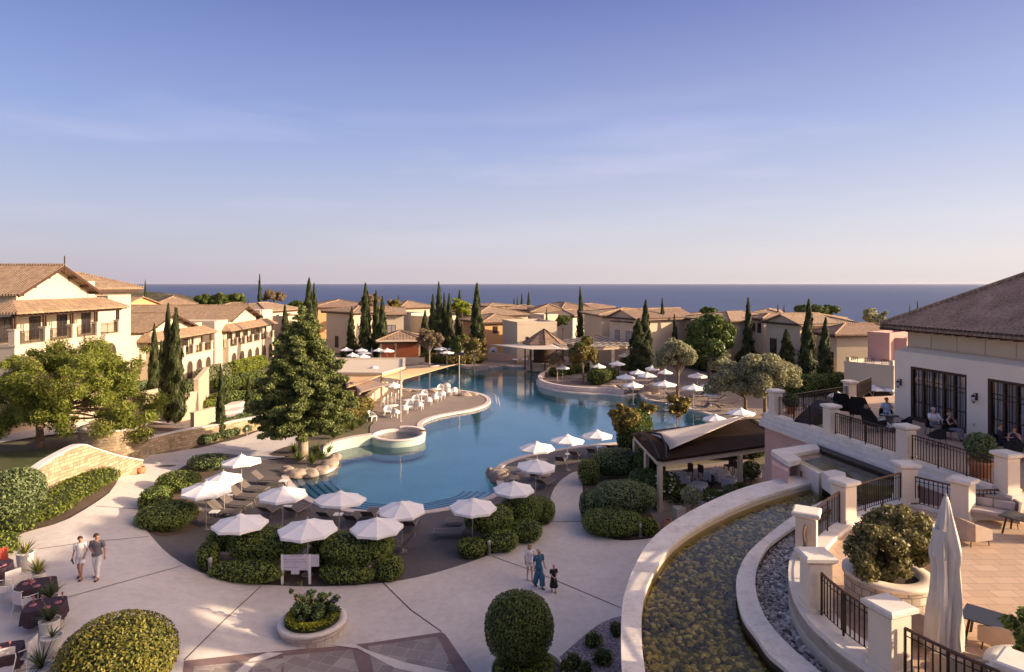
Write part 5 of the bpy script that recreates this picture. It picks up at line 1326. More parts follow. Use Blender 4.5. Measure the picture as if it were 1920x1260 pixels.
long_hedge('sunlit lime hedge in front of the arcaded villa', [(430,706),(455,700),(480,694),(505,690)], 2.2, 2.0, L_lime, 44, size=.13, dens=90)
long_hedge('grey green shrubs below the arcades', [(378,722),(405,716),(430,712)], 2.6, 2.2, L_oli, 45, size=.13, dens=90)
long_hedge('dark shaded hedge between villas and path', [(398,738),(430,734),(470,728),(500,722)], 2.4, 2.0, L_hedge, 46, size=.12, dens=90)
long_hedge('clipped dark hedge beside the grey steps', [(398,762),(440,757),(490,752),(520,748)], 1.8, 1.3, L_hedge, 47, size=.11, dens=110)
long_hedge('trailing ivy over the tan garden wall behind the twin cypresses', [(248,745),(290,741),(345,738),(392,730)], 2.0, 1.6, L_grey, 48, size=.11, dens=120)
long_hedge('small lime hedge beside the tan retaining wall', [(364,773),(385,768),(402,762)], 1.4, .9, L_lime, 49, size=.1, dens=130)
long_hedge('shrubs behind the big conifer by the bar deck', [(610,815),(640,800),(668,785),(690,770)], 1.6, 1.5, L_mag, 50, size=.16, dens=90)
long_hedge('dark planting behind the far left parasols', [(640,672),(680,668),(715,664)], 2.2, 1.8, L_dark, 51, size=.18, dens=70)
long_hedge('mixed shrubs under the brown tree at the far pool end', [(790,682),(820,680),(850,684),(880,682),(905,680)], 2.0, 1.5, L_mag, 52, size=.18, dens=70)
long_hedge('dark shrubs on the peninsula below the broad magnolia', [(1040,706),(1080,700),(1110,696),(1140,712)], 1.6, 1.2, L_dark, 53, size=.16, dens=80)
long_hedge('clipped shrub mass right of the peninsula', [(1112,722),(1130,717),(1145,712)], 2.2, 1.7, L_dark, 54, size=.15, dens=90)
long_hedge('dark understorey behind the right parasols', [(1180,694),(1215,680),(1250,678),(1300,690),(1345,700)], 2.4, 2.0, L_dark, 55, size=.17, dens=70)
long_hedge('dark hedge line under the slender cypresses', [(1480,742),(1530,740),(1580,735)], 2.6, 2.4, L_hedge, 56, size=.14, dens=90)
long_hedge('dark hedge mass at the foot of the round dark tree', [(1275,676),(1330,682),(1390,690),(1440,700)], 3.0, 2.6, L_dark, 57, size=.19, dens=60)
long_hedge('garden shrubs below the shaded gable villa', [(1060,640),(1100,640),(1120,650),(1190,655)], 2.6, 2.0, L_hedge, 58, size=.2, dens=50)
long_hedge('shrubs between the cypress group and the hut', [(640,655),(690,655),(715,652)], 2.4, 2.0, L_hedge, 59, size=.2, dens=50)
long_hedge('shrubs at the foot of the centre cypress clump', [(795,655),(830,655),(870,655),(905,655)], 2.8, 2.4, L_dark, 60, size=.2, dens=50)
long_hedge('ivy mound over the pergola corner post', [(1183,862),(1192,850),(1200,842)], 1.9, 3.0, leaf_mat('ivy_leaves', (.02,.04,.006), (.14,.2,.03), .3), 61, dens=160, size=.11, jit=1.3)
long_hedge('low hedge in the left shade before the raised lawn wall', [(-30,1050),(0,1040),(30,1032)], 1.1, .9, L_wallh, 62)
# planted island beneath the conifer
def grass_clump(name, label, px, n, L_, w, mat, seed, spread=1, group=None, base=None, loc=None):
    p = G(*px) if loc is None else Vector(loc); t = thing(name, label, 'plant', p, 0, group); V, Fq = spiky(None, (0,0,.02), n, L_, w, seed, spread); foliage('leaves', [(V, Fq)], mat, t); return t
for i, (x, y) in enumerate([(560,866),(585,870),(602,862),(615,850),(552,850),(592,852)]):
    grass_clump('strap_leaf_plant', nth(i,6)+' of the strap leaved clumps under the big conifer' if i else 'strap leaved clump at the front left foot of the big conifer', (x, y), 90, 1.15, .03, L_dark, 70+i, group='strap leaved clumps')
for i, (x, y) in enumerate([(690,790),(676,800),(660,808),(640,812),(625,822)]):
    grass_clump('strap_leaf_plant', ['rightmost','second from the right','middle','second from the left','leftmost'][i]+' of the long leaved plants along the raised pool wall', (x, y), 110, 1.5, .035, L_bl, 80+i, group='long leaved plants by the pool wall')
# lower left potted plants are built with the furniture; ball topiary and round planter
p = P(973, 1262, 0); ZC = ZA(1174, p.y); rb_ = 64*p.y/F
t = hedge_blob('topiary_ball', 'dark round ball topiary on a short stem at the bottom centre', 'topiary', (p.x, p.y, 0), (rb_, rb_, rb_*.95), 0, leaf_mat('ball_leaves', (.028,.05,.012), (.19,.24,.055)), 620, .055, 2.15, .012, 31, 'topiary', stem=ZC)
MB().tube([(0,0,-.05),(.02,0,.4),(0,0,1.0)], [.09,.075,.07], 8).build('trunk', M['bark'], t)
hedge_px('bright low hedge ring under the ball topiary', 984, 1252, 112, .28, 1.0, .3, L_lime, 'low_hedge', 32, 420, .06, 2.6, .05, group='topiary', cat='hedge')
MB().lathe([(1.28,0),(1.28,.22),(1.18,.22),(1.18,.05)], 0, 0, 40).build('planter_kerb', M['capst'], thing('planter_ring', 'pale curved stone kerb round the hedge under the ball topiary', 'planter', (p.x+.28, p.y-.15, .03)))
pc = G(586, 1188); t = thing('round_planter', 'low round stone planter with lime hedge and dark shrub, bottom centre', 'planter', pc); t.scale = (.93,.93,1)
MB().lathe([(1.27,0),(1.30,.42)], 0, 0, 48).build('wall', M['stone3'], t, uv=cyl_uv(1.28))
MB().lathe([(1.30,.42),(1.34,.43),(1.34,.53),(1.32,.55),(1.06,.55),(1.05,.53),(1.05,.35)], 0, 0, 48).build('rim', M['rim'], t)
MB().lathe([(1.1,.4),(.01,.46)], 0, 0, 24).build('soil', M['soil'], t)
Dd = unit(9000); Dd = Dd[Dd[:,2] > -.1]; ang = np.arctan2(Dd[:,1], Dd[:,0]); rr = .80+.24*np.clip(Dd[:,2]*0+rng.normal(size=len(Dd))*.35, -1, 1); 
Pt = np.stack([np.cos(ang)*rr, np.sin(ang)*rr, .50+.30*np.sqrt(np.clip(1-((rr-.82)/.30)**2, 0, 1))*(1-.2*rng.random(len(Dd)))], 1)
lh = thing('low_hedge', 'ring of lime green low hedge inside the round stone planter', 'hedge', (pc.x, pc.y, pc.z), 0); foliage('foliage', [leaf_quads(Pt, np.stack([np.cos(ang)*(rr-.8)*2, np.sin(ang)*(rr-.8)*2, .8+0*rr], 1), .07, .8)], leaf_mat('planter_leaves', (.16,.17,.012), (.42,.42,.05), .3), lh)
MB().lathe([(1.0,.44),(1.0,.62),(.85,.74),(.6,.66),(.5,.46)], 0, 0, 30).build('foliage_core', L_core, lh)
sh = thing('shrub', 'dark twiggy shrub rising from the round stone planter', 'shrub', (pc.x-.05, pc.y+.05, pc.z+.45), 0)
C, Rr = [], []
r2 = np.random.default_rng(5)
for k in range(44): a = r2.random()*6.28; q_ = r2.random()**.5*.8; C.append(np.array([q_*math.cos(a)+.15, q_*math.sin(a), .3+.45*r2.random()])); Rr.append(.19)
tips = [np.array([-1.0,.1,1.35]), np.array([-.75,0,1.15]), np.array([-.45,.1,1.4]), np.array([-.85,.2,1.0]), np.array([.7,0,1.0]), np.array([.1,0,1.1]), np.array([-.6,0,.95])]
foliage('foliage', [crown_parts(C+tips, Rr+[.09]*len(tips), 420, .055, flat=.8, shell=.7)], leaf_mat('shrub_leaves', (.012,.03,.015), (.11,.15,.05), .2), sh)
m = MB()
for c_ in C[:8]+tips: m.tube([(0,0,0), tuple(c_*.5+np.array([0,0,.1])), tuple(c_)], [.03,.018,.006], 4)
m.build('stem', M['bark'], sh)
for i, (x, y, w_) in enumerate([(1112,1200,34),(1130,1232,36),(1075,1240,30),(1156,1180,24),(1060,1252,22),(1098,1256,24)]):
    hedge_px(['olive tinted shrub at the back of the mauve gravel bed','roundest dark shrub in the middle of the mauve gravel bed','twiggy shrub at the left front of the mauve gravel bed','shrub against the channel wall in the mauve gravel bed','low twiggy sprout at the left corner of the mauve gravel bed','small shrub at the very front of the mauve gravel bed'][i], x, y, w_, .25, .3, .22, L_dark if i % 2 else L_hedge, 'small_shrub', 90+i, 330, .06, 2.0, .2, group='small shrubs in the gravel bed', jit=1.3)
# ================================================================ parasols
def make_parasol(mat='canvas', valance=.14, R0=1.28):
    t = thing('parasol', 'x', 'parasol', (0,0,0)); N = 8; sub = 5; m = MB(); zc, ze = 2.47, 2.12
    rings = []
    for j in range(5):
        f = j/4; ring = []
        for k in range(N):
            for s in range(sub):
                a0, a1 = 2*PI*k/N, 2*PI*(k+1)/N; w = s/sub; c = (1-w)*np.array([math.cos(a0), math.sin(a0)])+w*np.array([math.cos(a1), math.sin(a1)])
                sag = .035*f*math.sin(PI*w)**1.0*f; r_ = R0*max(f, .07); z = zc-(zc-ze)*(f**1.12)-sag*.6
                ring.append((c[0]*r_*(1-.012*math.sin(PI*w)*f), c[1]*r_*(1-.012*math.sin(PI*w)*f), z))
        rings.append(ring)
    val = [(x*1.0, y*1.0, z-valance*(1-.25*math.sin(PI*(i%sub)/sub))) for i, (x, y, z) in enumerate(rings[-1])]
    m.loft([rings[0]]+rings[1:]+[val], sm=False, caps=False); cp = m.build('canopy', M[mat], t)
    vent = MB().lathe([(.01,zc+.09),(.13,zc+.04),(.27,zc-.045)], 0, 0, 8, sm=False).build('vent', M[mat], cp)
    r = MB()
    for k in range(N):
        a = 2*PI*k/N; r.beam((.05*math.cos(a), .05*math.sin(a), zc-.06), (R0*.985*math.cos(a), R0*.985*math.sin(a), ze-.03), .014, .018)
        r.beam((.03*math.cos(a), .03*math.sin(a), 2.0), (R0*.5*math.cos(a), R0*.5*math.sin(a), zc-.26), .011, .014)
    r.build('ribs', M['pole'], cp)
    MB().tube([(0,0,0),(0,0,zc+.1)], .024, 8).lathe([(.001,zc+.2),(.03,zc+.14),(.02,zc+.08)], 0, 0, 8).build('pole', M['pole'], t)
    MB().lathe([(.26,0),(.26,.06),(.22,.09),(.04,.11),(.035,.3)], 0, 0, 16).build('base', M['frame'], t); return t
pz0 = make_parasol(); par_first = [True]
def parasol(px, py, w, label, group, rot=None, tilt=(0,0)):
    g = 0
    for _ in range(6):
        p = P(px, py, g+2.2); g = .4*g+.6*zg(p.x, p.y)
    p = P(px, py, g+2.2); s = min(1.18, max(.72, w*p.y/F/2.46)); rz = random.uniform(0, .78) if rot is None else rot
    if par_first[0]: par_first[0] = False; c = pz0; c.location = (p.x, p.y, g); c['label'] = label; c.scale = (s, s, 1); c.rotation_euler = (tilt[0], tilt[1], rz)
    else: c = copy_thing(pz0, (p.x, p.y, g), rz, label, (s, s, 1)); c.rotation_euler = (tilt[0], tilt[1], rz)
    c['group'] = group; return c
near = [(453,863,71,'white parasol highest up on the left of the pool deck'),(421,894,66,'white parasol half hidden behind the leftmost one'),(386,914,88,'leftmost parasol, warm lit, above the golden green shrub'),
 (449,978,97,'half sunlit parasol at the lower left of the deck, touching the big left dome shrub'),(529,924,88,'white shaded parasol in front of the pool entry steps'),(634,934,93,'white shaded parasol overlapping the curved pool edge left of the middle'),
 (577,988,106,'large white parasol with a bright peak above the notice board'),(754,951,86,'white parasol at the middle of the near pool edge'),(707,984,95,'white parasol directly over the right dome shrub'),
 (885,946,86,'white parasol behind the domed pool gate hedge'),(963,913,75,'white parasol just below the boulder at the right of the pool'),(1003,871,73,'shaded white parasol beside the curved white path'),
 (1008,837,65,'leftmost of the three parasols on the right pool edge'),(1063,824,63,'sunlit middle one of the three parasols on the right pool edge'),(1120,815,57,'rightmost of the three parasols on the right pool edge, beside the bronze magnolia')]
for x, y, w, l in near: parasol(x, y, w, l, 'white parasols round the near pool deck', tilt=(random.uniform(-.05,.05), random.uniform(-.05,.05)))
right = sorted([(1055,688,24),(1122,686,27),(1157,681,30),(1171,666,25),(1173,706,34),(1196,698,31),(1213,703,34),(1223,690,27),(1187,721,37),(1246,719,43),(1247,697,23),(1308,704,36),(1300,726,42),(1331,722,30),(1338,737,30),(1389,772,50),(1341,784,46)])
for i, (x, y, w) in enumerate(right): parasol(x, y, w, 'white parasol between the olives and the pool, '+nth(i, len(right))+' of that crowd', 'white parasols right of the pool')
farl = sorted([(649,655,24),(678,656,23),(683,661,25),(681,668,26),(661,665,15),(710,656,22),(726,657,27),(738,652,22),(826,653,24),(838,660,27),(850,653,22),(871,658,13),(738,722,26)])
for i, (x, y, w) in enumerate(farl): parasol(x, y, w, 'small white parasol on the far left deck beyond the bar, '+nth(i, len(farl)), 'white parasols beyond the bar roof')
for i, (x, y, w) in enumerate([(1571,740,24),(1607,728,17),(1638,727,38),(1670,729,20)]): parasol(x, y, w, 'white parasol top behind the terrace railing, '+nth(i, 4), 'parasols behind the terrace railing')
# closed dark parasols
def closed(px, pyb, h, label, mat='black', w=.16):
    p = G(px, pyb); t = thing('closed_parasol', label, 'parasol', p, 0, 'folded dark parasols')
    MB().lathe([(w*.9,.9),(w*1.1,1.0),(w,1.5),(w*.6,h-.25),(.03,h)], 0, 0, 10).build('folded_canopy', M[mat], t); MB().tube([(0,0,0),(0,0,h+.05)], .03, 6).lathe([(.25,0),(.25,.08),(.05,.1)], 0, 0, 12).build('pole', M['pole'], t)
closed(1160, 724, 2.6, 'folded black parasol standing at the rocks beside the pool')
closed(1233, 712, 2.6, 'folded dark parasol behind the parasol crowd')
M['redcloth'] = cloth('faded_red_cloth', (.45,.08,.05)); closed(1238, 716, 2.7, 'folded red parasol behind the parasol crowd', 'redcloth')
closed(697, 678, 2.4, 'folded white parasol on the far left deck', 'canvas')

# ================================================================ loungers and side tables
def make_lounger():
    t = thing('sun_lounger', 'x', 'sun lounger'); a = R(38)
    # foot at +x, head at -x
    f = MB(); W = .31
    for s in (-W, W):
        f.beam((-.35,s,.32),(1.0,s,.32),.035,.04); f.beam((-.35,s,.32),(-.35-.75*math.cos(a),s,.32+.75*math.sin(a)),.03,.035)
    f.beam((1.0,-W,.32),(1.0,W,.32),.035,.04); f.beam((-.35,-W,.32),(-.35,W,.32),.03,.03); hx, hz = -.35-.75*math.cos(a), .32+.75*math.sin(a); f.beam((hx,-W,hz),(hx,W,hz),.03,.03)
    f.build('frame', M['frame'], t)
    for (x, xo) in ((.85,.12),(-.45,-.12)):
        for s in (-W, W): MB().beam((x,s,.31),(x+xo,s,0),.03,.03).build('leg', M['frame'], t)
    MB().box(-.35,.99,-W+.02,W-.02,.325,.34).build('seat', M['mesh'], t)
    b = MB(); Mx = Matrix.Translation((-.35,0,.32)) @ Matrix.Rotation(a, 4, 'Y'); b.box(-.74,0,-W+.02,W-.02,.005,.02,Mx); b.build('backrest', M['mesh'], t)
    return t
lng = make_lounger(); lf = [True]
def lounger(px, py, deg, label, group):
    g = 0
    for _ in range(6): p = P(px, py, g+.3); g = .4*g+.6*zg(p.x, p.y)
    if lf[0]: lf[0] = False; c = lng; c.location = (p.x,p.y,g+.02); c.rotation_euler.z = R(deg); c['label'] = label
    else: c = copy_thing(lng, (p.x,p.y,g+.02), R(deg), label)
    c['group'] = group
stab = thing('side_table', 'x', 'side table'); MB().box(-.24,.24,-.24,.24,.40,.43).build('table_top', M['whitep'], stab)
for sx2 in (-.2,.2):
    for sy2 in (-.2,.2): MB().cbox(sx2, sy2, 0, .03, .03, .4).build('leg', M['frame'], stab)
sf = [True]
def side_table(px, py, label):
    p = G(px, py); p.z += .02
    if sf[0]: sf[0] = False; c = stab; c.location = p; c['label'] = label
    else: c = copy_thing(stab, p, random.uniform(-.3,.3), label)
    c['group'] = 'small white side tables'
LL = [(500,899),(474,915),(458,929),(440,944),(420,958),(393,977)]
for i, (x, y) in enumerate(LL): lounger(x, y, -8-2*i, 'taupe sling lounger in the left row, '+['farthest from','second farthest from','third farthest from','third nearest to','second nearest to','nearest to'][i]+' the camera', 'loungers in the left row')
NL = [(508,957,78),(556,957,74),(616,966,80),(664,972,84),(694,965,88),(770,983,88)]
for i, (x, y, a) in enumerate(NL): lounger(x, y, a, 'dark sling lounger seen from behind along the near pool edge, '+nth(i, len(NL)), 'loungers along the near pool edge')
for x, y, a, l in [(742,1022,180,'lounger poking out right of the notice board shrubs'),(850,996,185,'lounger left of the pool gate hedge, nearest the plaza'),(872,975,190,'lounger left of the pool gate hedge, behind its twin'),(938,940,200,'lounger under the parasol behind the pool gate hedge'),
  (1052,863,75,'leftmost lounger on the right pool edge'),(1080,853,70,'second lounger from the left on the right pool edge'),(1113,848,68,'third lounger from the left on the right pool edge'),(1150,842,65,'rightmost lounger on the right pool edge beside the ivy'),
  (1022,906,60,'lounger frame beside the white path and the boulder'),(1008,892,60,'lounger behind the path side lounger')]: lounger(x, y, a, l, 'loungers scattered on the near deck')
RLs = sorted([(1064,706),(1086,711),(1100,706),(1122,714),(1172,730),(1190,733),(1232,749),(1246,755),(1262,742),(1296,750),(1311,741),(1316,765),(1333,757),(1344,748),(1357,766),(1370,756),(1392,790),(1362,779),(1152,700),(1210,720)])
for i, (x, y) in enumerate(RLs): lounger(x, y, random.choice([150,165,200,20]), 'pale framed lounger under the right parasols, '+nth(i, 20), 'loungers under the right parasols')
for i, (x, y) in enumerate([(694,674),(708,671),(722,673),(737,673),(750,676)]): lounger(x, y, 110+random.uniform(-20,20), 'lounger under the far left parasols, '+nth(i, 5), 'loungers under the far left parasols')
for x, y, l in [(531,914,'side table under the highest left parasol'),(430,940,'side table between the middle left loungers'),(402,974,'side table between the nearest left loungers'),(538,964,'side table between the two leftmost pool edge loungers'),(634,979,'side table beneath the parasol overlapping the pool edge'),(1066,862,'side table under the sunlit right edge parasol'),(1123,848,'side table under the rightmost edge parasol'),(578,1060,'side table glimpsed under the little ball shrub')]: side_table(x, y, l)

# ================================================================ bar terrace
def poly3(mb, pts, th=.0): return mb.add(pts, [tuple(range(len(pts)))])
t = thing('poolside_bar', 'open poolside bar with flat white roof, tan fascia and round columns', 'bar', (-17.5,75,0)); o = t.location
bp = [(-24,70.6),(-14.2,70.0),(-12.5,75),(-14,84),(-24,84)]; rel_ = [(x-o.x, y-o.y) for x, y in bp]
MB().prism(rel_, 2.85, 3.25).build('roof', M['sail'], t)
rr_ = [(x*.93, y*.93) for x, y in rel_]; e = MB(); e.wall(rel_+[rel_[0]], rr_+[rr_[0]], 3.251, 3.42); e.build('parapet', M['white_r'], t)
MB().prism(rr_, 3.251, 3.27).build('roof_membrane', M['white_r'], t)
MB().lathe([(.45,3.27),(.45,3.42),(.25,3.5),(.01,3.5)], 1.4, -.2, 12).build('vent', M['whitep'], t)
for (x, y) in ((-14.4,71.0),(-13.1,75),(-14.3,82),(-17.2,72),(-20.5,71)): MB().lathe([(.26,0),(.22,.15),(.2,2.85)], x-o.x, y-o.y, 14).build('column', M['cream'], t)
MB().box(-17.0-o.x, -15.3-o.x, 67.6-o.y, 68.3-o.y, 0, 1.12).box(-15.9-o.x, -15.3-o.x, 68.31-o.y, 79-o.y, 0, 1.10).build('counter', M['cream'], t)
MB().box(-17.05-o.x, -15.2-o.x, 67.5-o.y, 68.4-o.y, 1.121, 1.17).build('counter_top', M['dark'], t)
b = MB(); b.box(-22-o.x, -18-o.x, 79-o.y, 80-o.y, 0, 2.4); b.build('back_bar', M['dark'], t)
st = thing('bar_stool', 'x', 'bar stool'); m = MB()
for sx2 in (-.17,.17):
    for sy2 in (-.17,.17): m.beam((sx2*.8,sy2*.8,.78),(sx2*1.2,sy2*1.2,0),.035,.035)
m.box(-.17,.17,-.17,-.14,.25,.28).box(-.17,.17,.14,.17,.25,.28); m.build('leg_frame', M['whitep'], st); MB().box(-.2,.2,-.2,.2,.78,.82).build('seat', M['whitep'], st); MB().box(.17,.2,-.19,.19,.82,1.12).build('backrest', M['whitep'], st)
for i, (x, y) in enumerate([(718,764),(724,759),(731,755),(739,757),(744,750)]):
    p = G(x, y); l = 'white bar stool at the poolside counter, '+nth(i, 5)
    c = st if i == 0 else copy_thing(st, p); c.location = p; c['label'] = l; c['group'] = 'white bar stools'
# moulded armchair
def make_armchair():
    t = thing('armchair', 'x', 'armchair'); m = MB(); m.box(-.3,.3,-.28,.28,.38,.44)
    n = 14; A, B = [], []
    for k in range(n+1):
        a = PI*(-.08+1.16*k/n)+0; A.append((.36*math.cos(a), .34*math.sin(a)*1.0)); B.append((.31*math.cos(a), .29*math.sin(a)))
    zt = [.62+.24*math.sin(max(0, min(PI, PI*(-.08+1.16*k/n))))**1.5 for k in range(n+1)]; m.wall(A, B, .36, zt); m.build('seat_shell', M['whitep'], t)
    for sx2 in (-.29,.29):
        for sy2 in (-.24,.26): MB().frustum(sx2, sy2, 0, .05, .05, .4, .1, .1).build('leg', M['whitep'], t)
    return t
ac = make_armchair(); tb = thing('table', 'x', 'table'); MB().lathe([(.01,.72),(.5,.72),(.52,.7),(.5,.68),(.01,.68)], 0, 0, 24).build('table_top', M['whitep'], tb); MB().lathe([(.3,0),(.28,.04),(.05,.08),(.045,.68)], 0, 0, 14).build('pedestal', M['whitep'], tb)
chairs = sorted([(697,790,60),(727,780,20),(742,783,160),(758,776,180),(768,769,0),(786,769,170),(779,758,0),(803,760,175),(796,748,10),(815,755,180),(822,752,0),(829,748,180),(839,742,175),(851,741,200),(826,736,0),(838,732,170)])
for i, (x, y, a) in enumerate(chairs):
    p = G(x, y); p.z += .02; c = ac if i == 0 else copy_thing(ac, p); c.location = p; c.rotation_euler.z = R(a); c.scale = (1.15,)*3; c['label'] = 'white moulded armchair on the bar terrace, '+nth(i, len(chairs)); c['group'] = 'white armchairs on the bar terrace'
for i, (x, y) in enumerate([(735,774),(765,763),(790,752),(817,741)]):
    p = G(x, y); p.z += .02; c = tb if i == 0 else copy_thing(tb, p); c.location = p; c.scale = (1.3,1.3,1.05); c['label'] = 'round white table among the bar armchairs, '+nth(i, 4); c['group'] = 'white tables on the bar terrace'
def sail(name, label, corners, mat, cat='shade sail', sag=.12, n=8):
    """corners: 4 world points; a hung cloth with curved edges and thickness"""
    c = [Vector(p) for p in corners]; t = thing(name, label, cat, c[0], 0); V = []
    cen_ = sum(c, Vector())/4
    for j in range(n+1):
        for i in range(n+1):
            u, v = i/n, j/n; p = c[0]*(1-u)*(1-v)+c[1]*u*(1-v)+c[2]*u*v+c[3]*(1-u)*v
            k = sag*(1-(2*u-1)**2)*(1 if j in (0, n) else .6)+sag*(1-(2*v-1)**2)*(1 if i in (0, n) else .6)
            e = max((1-(2*u-1)**2)*abs(2*v-1)**3, (1-(2*v-1)**2)*abs(2*u-1)**3)
            p = p.lerp(cen_, e*sag*.9); p.z -= k*.5; V.append(p-c[0])
    m = MB(); m.add(V, [(j*(n+1)+i, j*(n+1)+i+1, (j+1)*(n+1)+i+1, (j+1)*(n+1)+i) for j in range(n) for i in range(n)], True); ob = m.build('cloth', M[mat], t)
    so_ = ob.modifiers.new('thickness', 'SOLIDIFY'); so_.thickness = .015; return t
def W3(px, py, Y): return Vector((XA(px, Y), Y, ZA(py, Y)))
sail('shade_sail', 'large tan shade sail stretched from the bar roof to the pole over the water', [W3(760,691,75), W3(861,682,78.4), W3(752,713,71), W3(714,707,69.9)], 'sail', sag=.10)
sail('shade_sail', 'dark taupe shade sail in front of the bar columns', [W3(655,716,66), W3(688,710,69), W3(737,719,68), W3(673,738,62.5)], 'brownsail', sag=.16)
sail('shade_sail', 'tan shade sail left below the bar roof', [W3(640,705,69), W3(716,704,69.8), W3(690,714,66), W3(650,728,64)], 'sail', sag=.1)
def pole(px, pyb, ytop, label, r=.06):
    p = G(px, pyb); t = thing('mast', label, 'pole', p, 0, 'sail masts'); MB().tube([(0,0,0),(0,0,ZA(ytop, p.y)-p.z)], r, 10).lathe([(.14,0),(.14,.03),(.07,.05)], 0, 0, 12).build('shaft', M['pole'], t)
    MB().lathe([(r,0),(r*1.4,.03),(.01,.08)], 0, 0, 10).build('cap', M['pole'], t).location = (0,0,ZA(ytop, p.y)-p.z)
pole(751, 790, 692, 'tall pale mast in front of the bar terrace'); pole(861, 734, 667, 'pale mast on the rocks holding the big sail'); pole(415, 800, 682, 'pale mast with a slanting spar near the thin young cypress', .07)
# hot tub and raised wall
c = P(746, 812, .5); t = thing('hot_tub', 'round raised hot tub with stone coping beside the pool', 'hot tub', (c.x, c.y, 0))
MB().lathe([(2.3,-1.2),(2.3,.34)], 0, 0, 48).build('wall', M['poolwall'], t)
MB().lathe([(2.3,.34),(2.36,.35),(2.36,.44),(1.85,.44),(1.85,-.4)], 0, 0, 48).build('rim', M['coping'], t)
MB().lathe([(1.86,-.3),(.01,-.3)], 0, 0, 32).build('floor', M['polestep'], t)
hw = water_mat('hot_tub_water', (.7,.9,.9), .5, 6, .03); MB().lathe([(1.86,.2),(.01,.2)], 0, 0, 32).build('water_surface', hw, t)
MB().lathe([(2.38,.44),(2.38,.62),(1.83,.62),(1.83,.44)], 0, 0, 12, R(20), R(95)).build('raised_ledge', M['coping'], t)
wl = smooth_pts([P(698,830,0), P(660,836,0), P(622,846,0), P(606,858,0)], 4); wl2 = [p+Vector((-.1,.55,0)) for p in wl]
t = thing('pool_edge_wall', 'low mosaic faced wall running left from the hot tub', 'wall', wl[0]); o = wl[0]
MB().wall([(p.x-o.x,p.y-o.y) for p in wl], [(p.x-o.x,p.y-o.y) for p in wl2], -1.2, .55).build('wall', M['poolwall'], t)
MB().wall([(p.x-o.x,p.y-o.y-.06) for p in wl], [(p.x-o.x-.1,p.y-o.y+.06) for p in wl2], .551, .66).build('coping', M['coping'], t)
# peninsula kerb wall
pk = smooth_pts([P(x, y, 0) for x, y in [(1170,741),(1138,737),(1092,736),(1046,731),(1016,723),(1009,714),(1016,706),(1036,699)]], 4); o = pk[0]; pk2 = [p+(P(1080,712,0)-p).normalized()*.5 for p in pk]
t = thing('pool_edge_wall', 'curved pale wall round the pool peninsula', 'wall', o); MB().wall([(p.x-o.x,p.y-o.y) for p in pk], [(p.x-o.x,p.y-o.y) for p in pk2], -1.2, .62).build('wall', M['coping'], t)
# pool ladder rails
for i, (x, y) in enumerate([(917,752),(922,757)]):
    p = P(x, y, 0); t = thing('handrail', ['far','near'][i]+' steel grab rail where the bar deck meets the pool', 'handrail', p, 0, 'pool grab rails'); MB().tube([(0,0,0),(0,0,.8),(.25,-.1,.95),(.7,-.3,.7),(.9,-.4,-.3)], .035, 6).build('rail', M['pole'], t)
# rocks
def rock(px, py, w, hpx, label, seed=0, depth=1.0, zb=-.15, group='pool edge boulders', mat='rock', n=1):
    p = G(px, py); rx = w*.5*p.y/F; rz = hpx*p.y/F*.62; t = None
    r2 = np.random.default_rng(seed+int(px)); V, Fq = blob_core((0,0,0), (1,1,1), 1, 22, 14, 2.5)
    D_ = V/(np.linalg.norm(V, axis=1)[:,None]+1e-9); k = 1+.30*lump(D_, seed+3, 1.7)+.10*np.abs(lump(D_, seed+9, 6)); V[:,2] *= .8
    V = V*k[:,None]*np.array([rx, rx*depth, rz]); V[:,2] += rz*.45
    me = np_mesh('boulder', V, Fq, smooth=True); me.materials.append(M[mat]); o = bpy.data.objects.new('boulder', me); link(o); o.location = (p.x, p.y, p.z+zb)
    tag(o, label, 'rock', group); return o
for i, (x, y, w, h) in enumerate([(538,884,26,16),(558,890,34,18),(580,888,30,17),(600,884,30,18),(617,874,28,20),(627,861,20,18)]): rock(x, y, w, h, 'pale boulder of the kerb round the conifer bed, '+nth(i,6), i, .8)
rock(935, 897, 36, 26, 'large reddish boulder at the right pool edge', 20, .9); rock(960, 900, 34, 16, 'flatter boulder joined right of the large reddish one', 21, .9); rock(1000, 890, 60, 8, 'long flat slab between the boulder and the white path', 22, .5); rock(918, 888, 14, 18, 'small boulder on the waterline left of the large reddish one', 23)
for i, (x, y, w, h) in enumerate([(1140,726,30,7),(1163,730,34,8),(1187,736,36,9),(1206,739,26,9),(1122,719,26,7),(1148,716,34,6)]): rock(x, y, w, h, 'flat pale rock right of the peninsula, '+nth(sorted([1140,1163,1187,1206,1122,1148]).index(x),6), 30+i, .6)
rock(1217, 738, 36, 22, 'sunlit stacked rock face behind the round spa edge', 41, .4)
for i, (x, y, w, h) in enumerate([(765,733,24,6),(785,734,24,7),(806,734,24,7),(828,733,22,7),(850,732,22,7),(872,742,24,12),(888,741,18,10)]): rock(x, y, w, h, 'golden rock of the low row behind the bar terrace, '+nth(i,7), 50+i, .6)
rock(902, 692, 30, 10, 'big pale boulder at the far left pool end', 60, .7); rock(947, 687, 26, 6, 'flat pale boulder on the far pool end', 61, .6); rock(800, 683, 26, 7, 'grey boulder on the far left waterside', 62, .6); rock(875, 690, 18, 7, 'small boulder left of the big far boulder', 63)
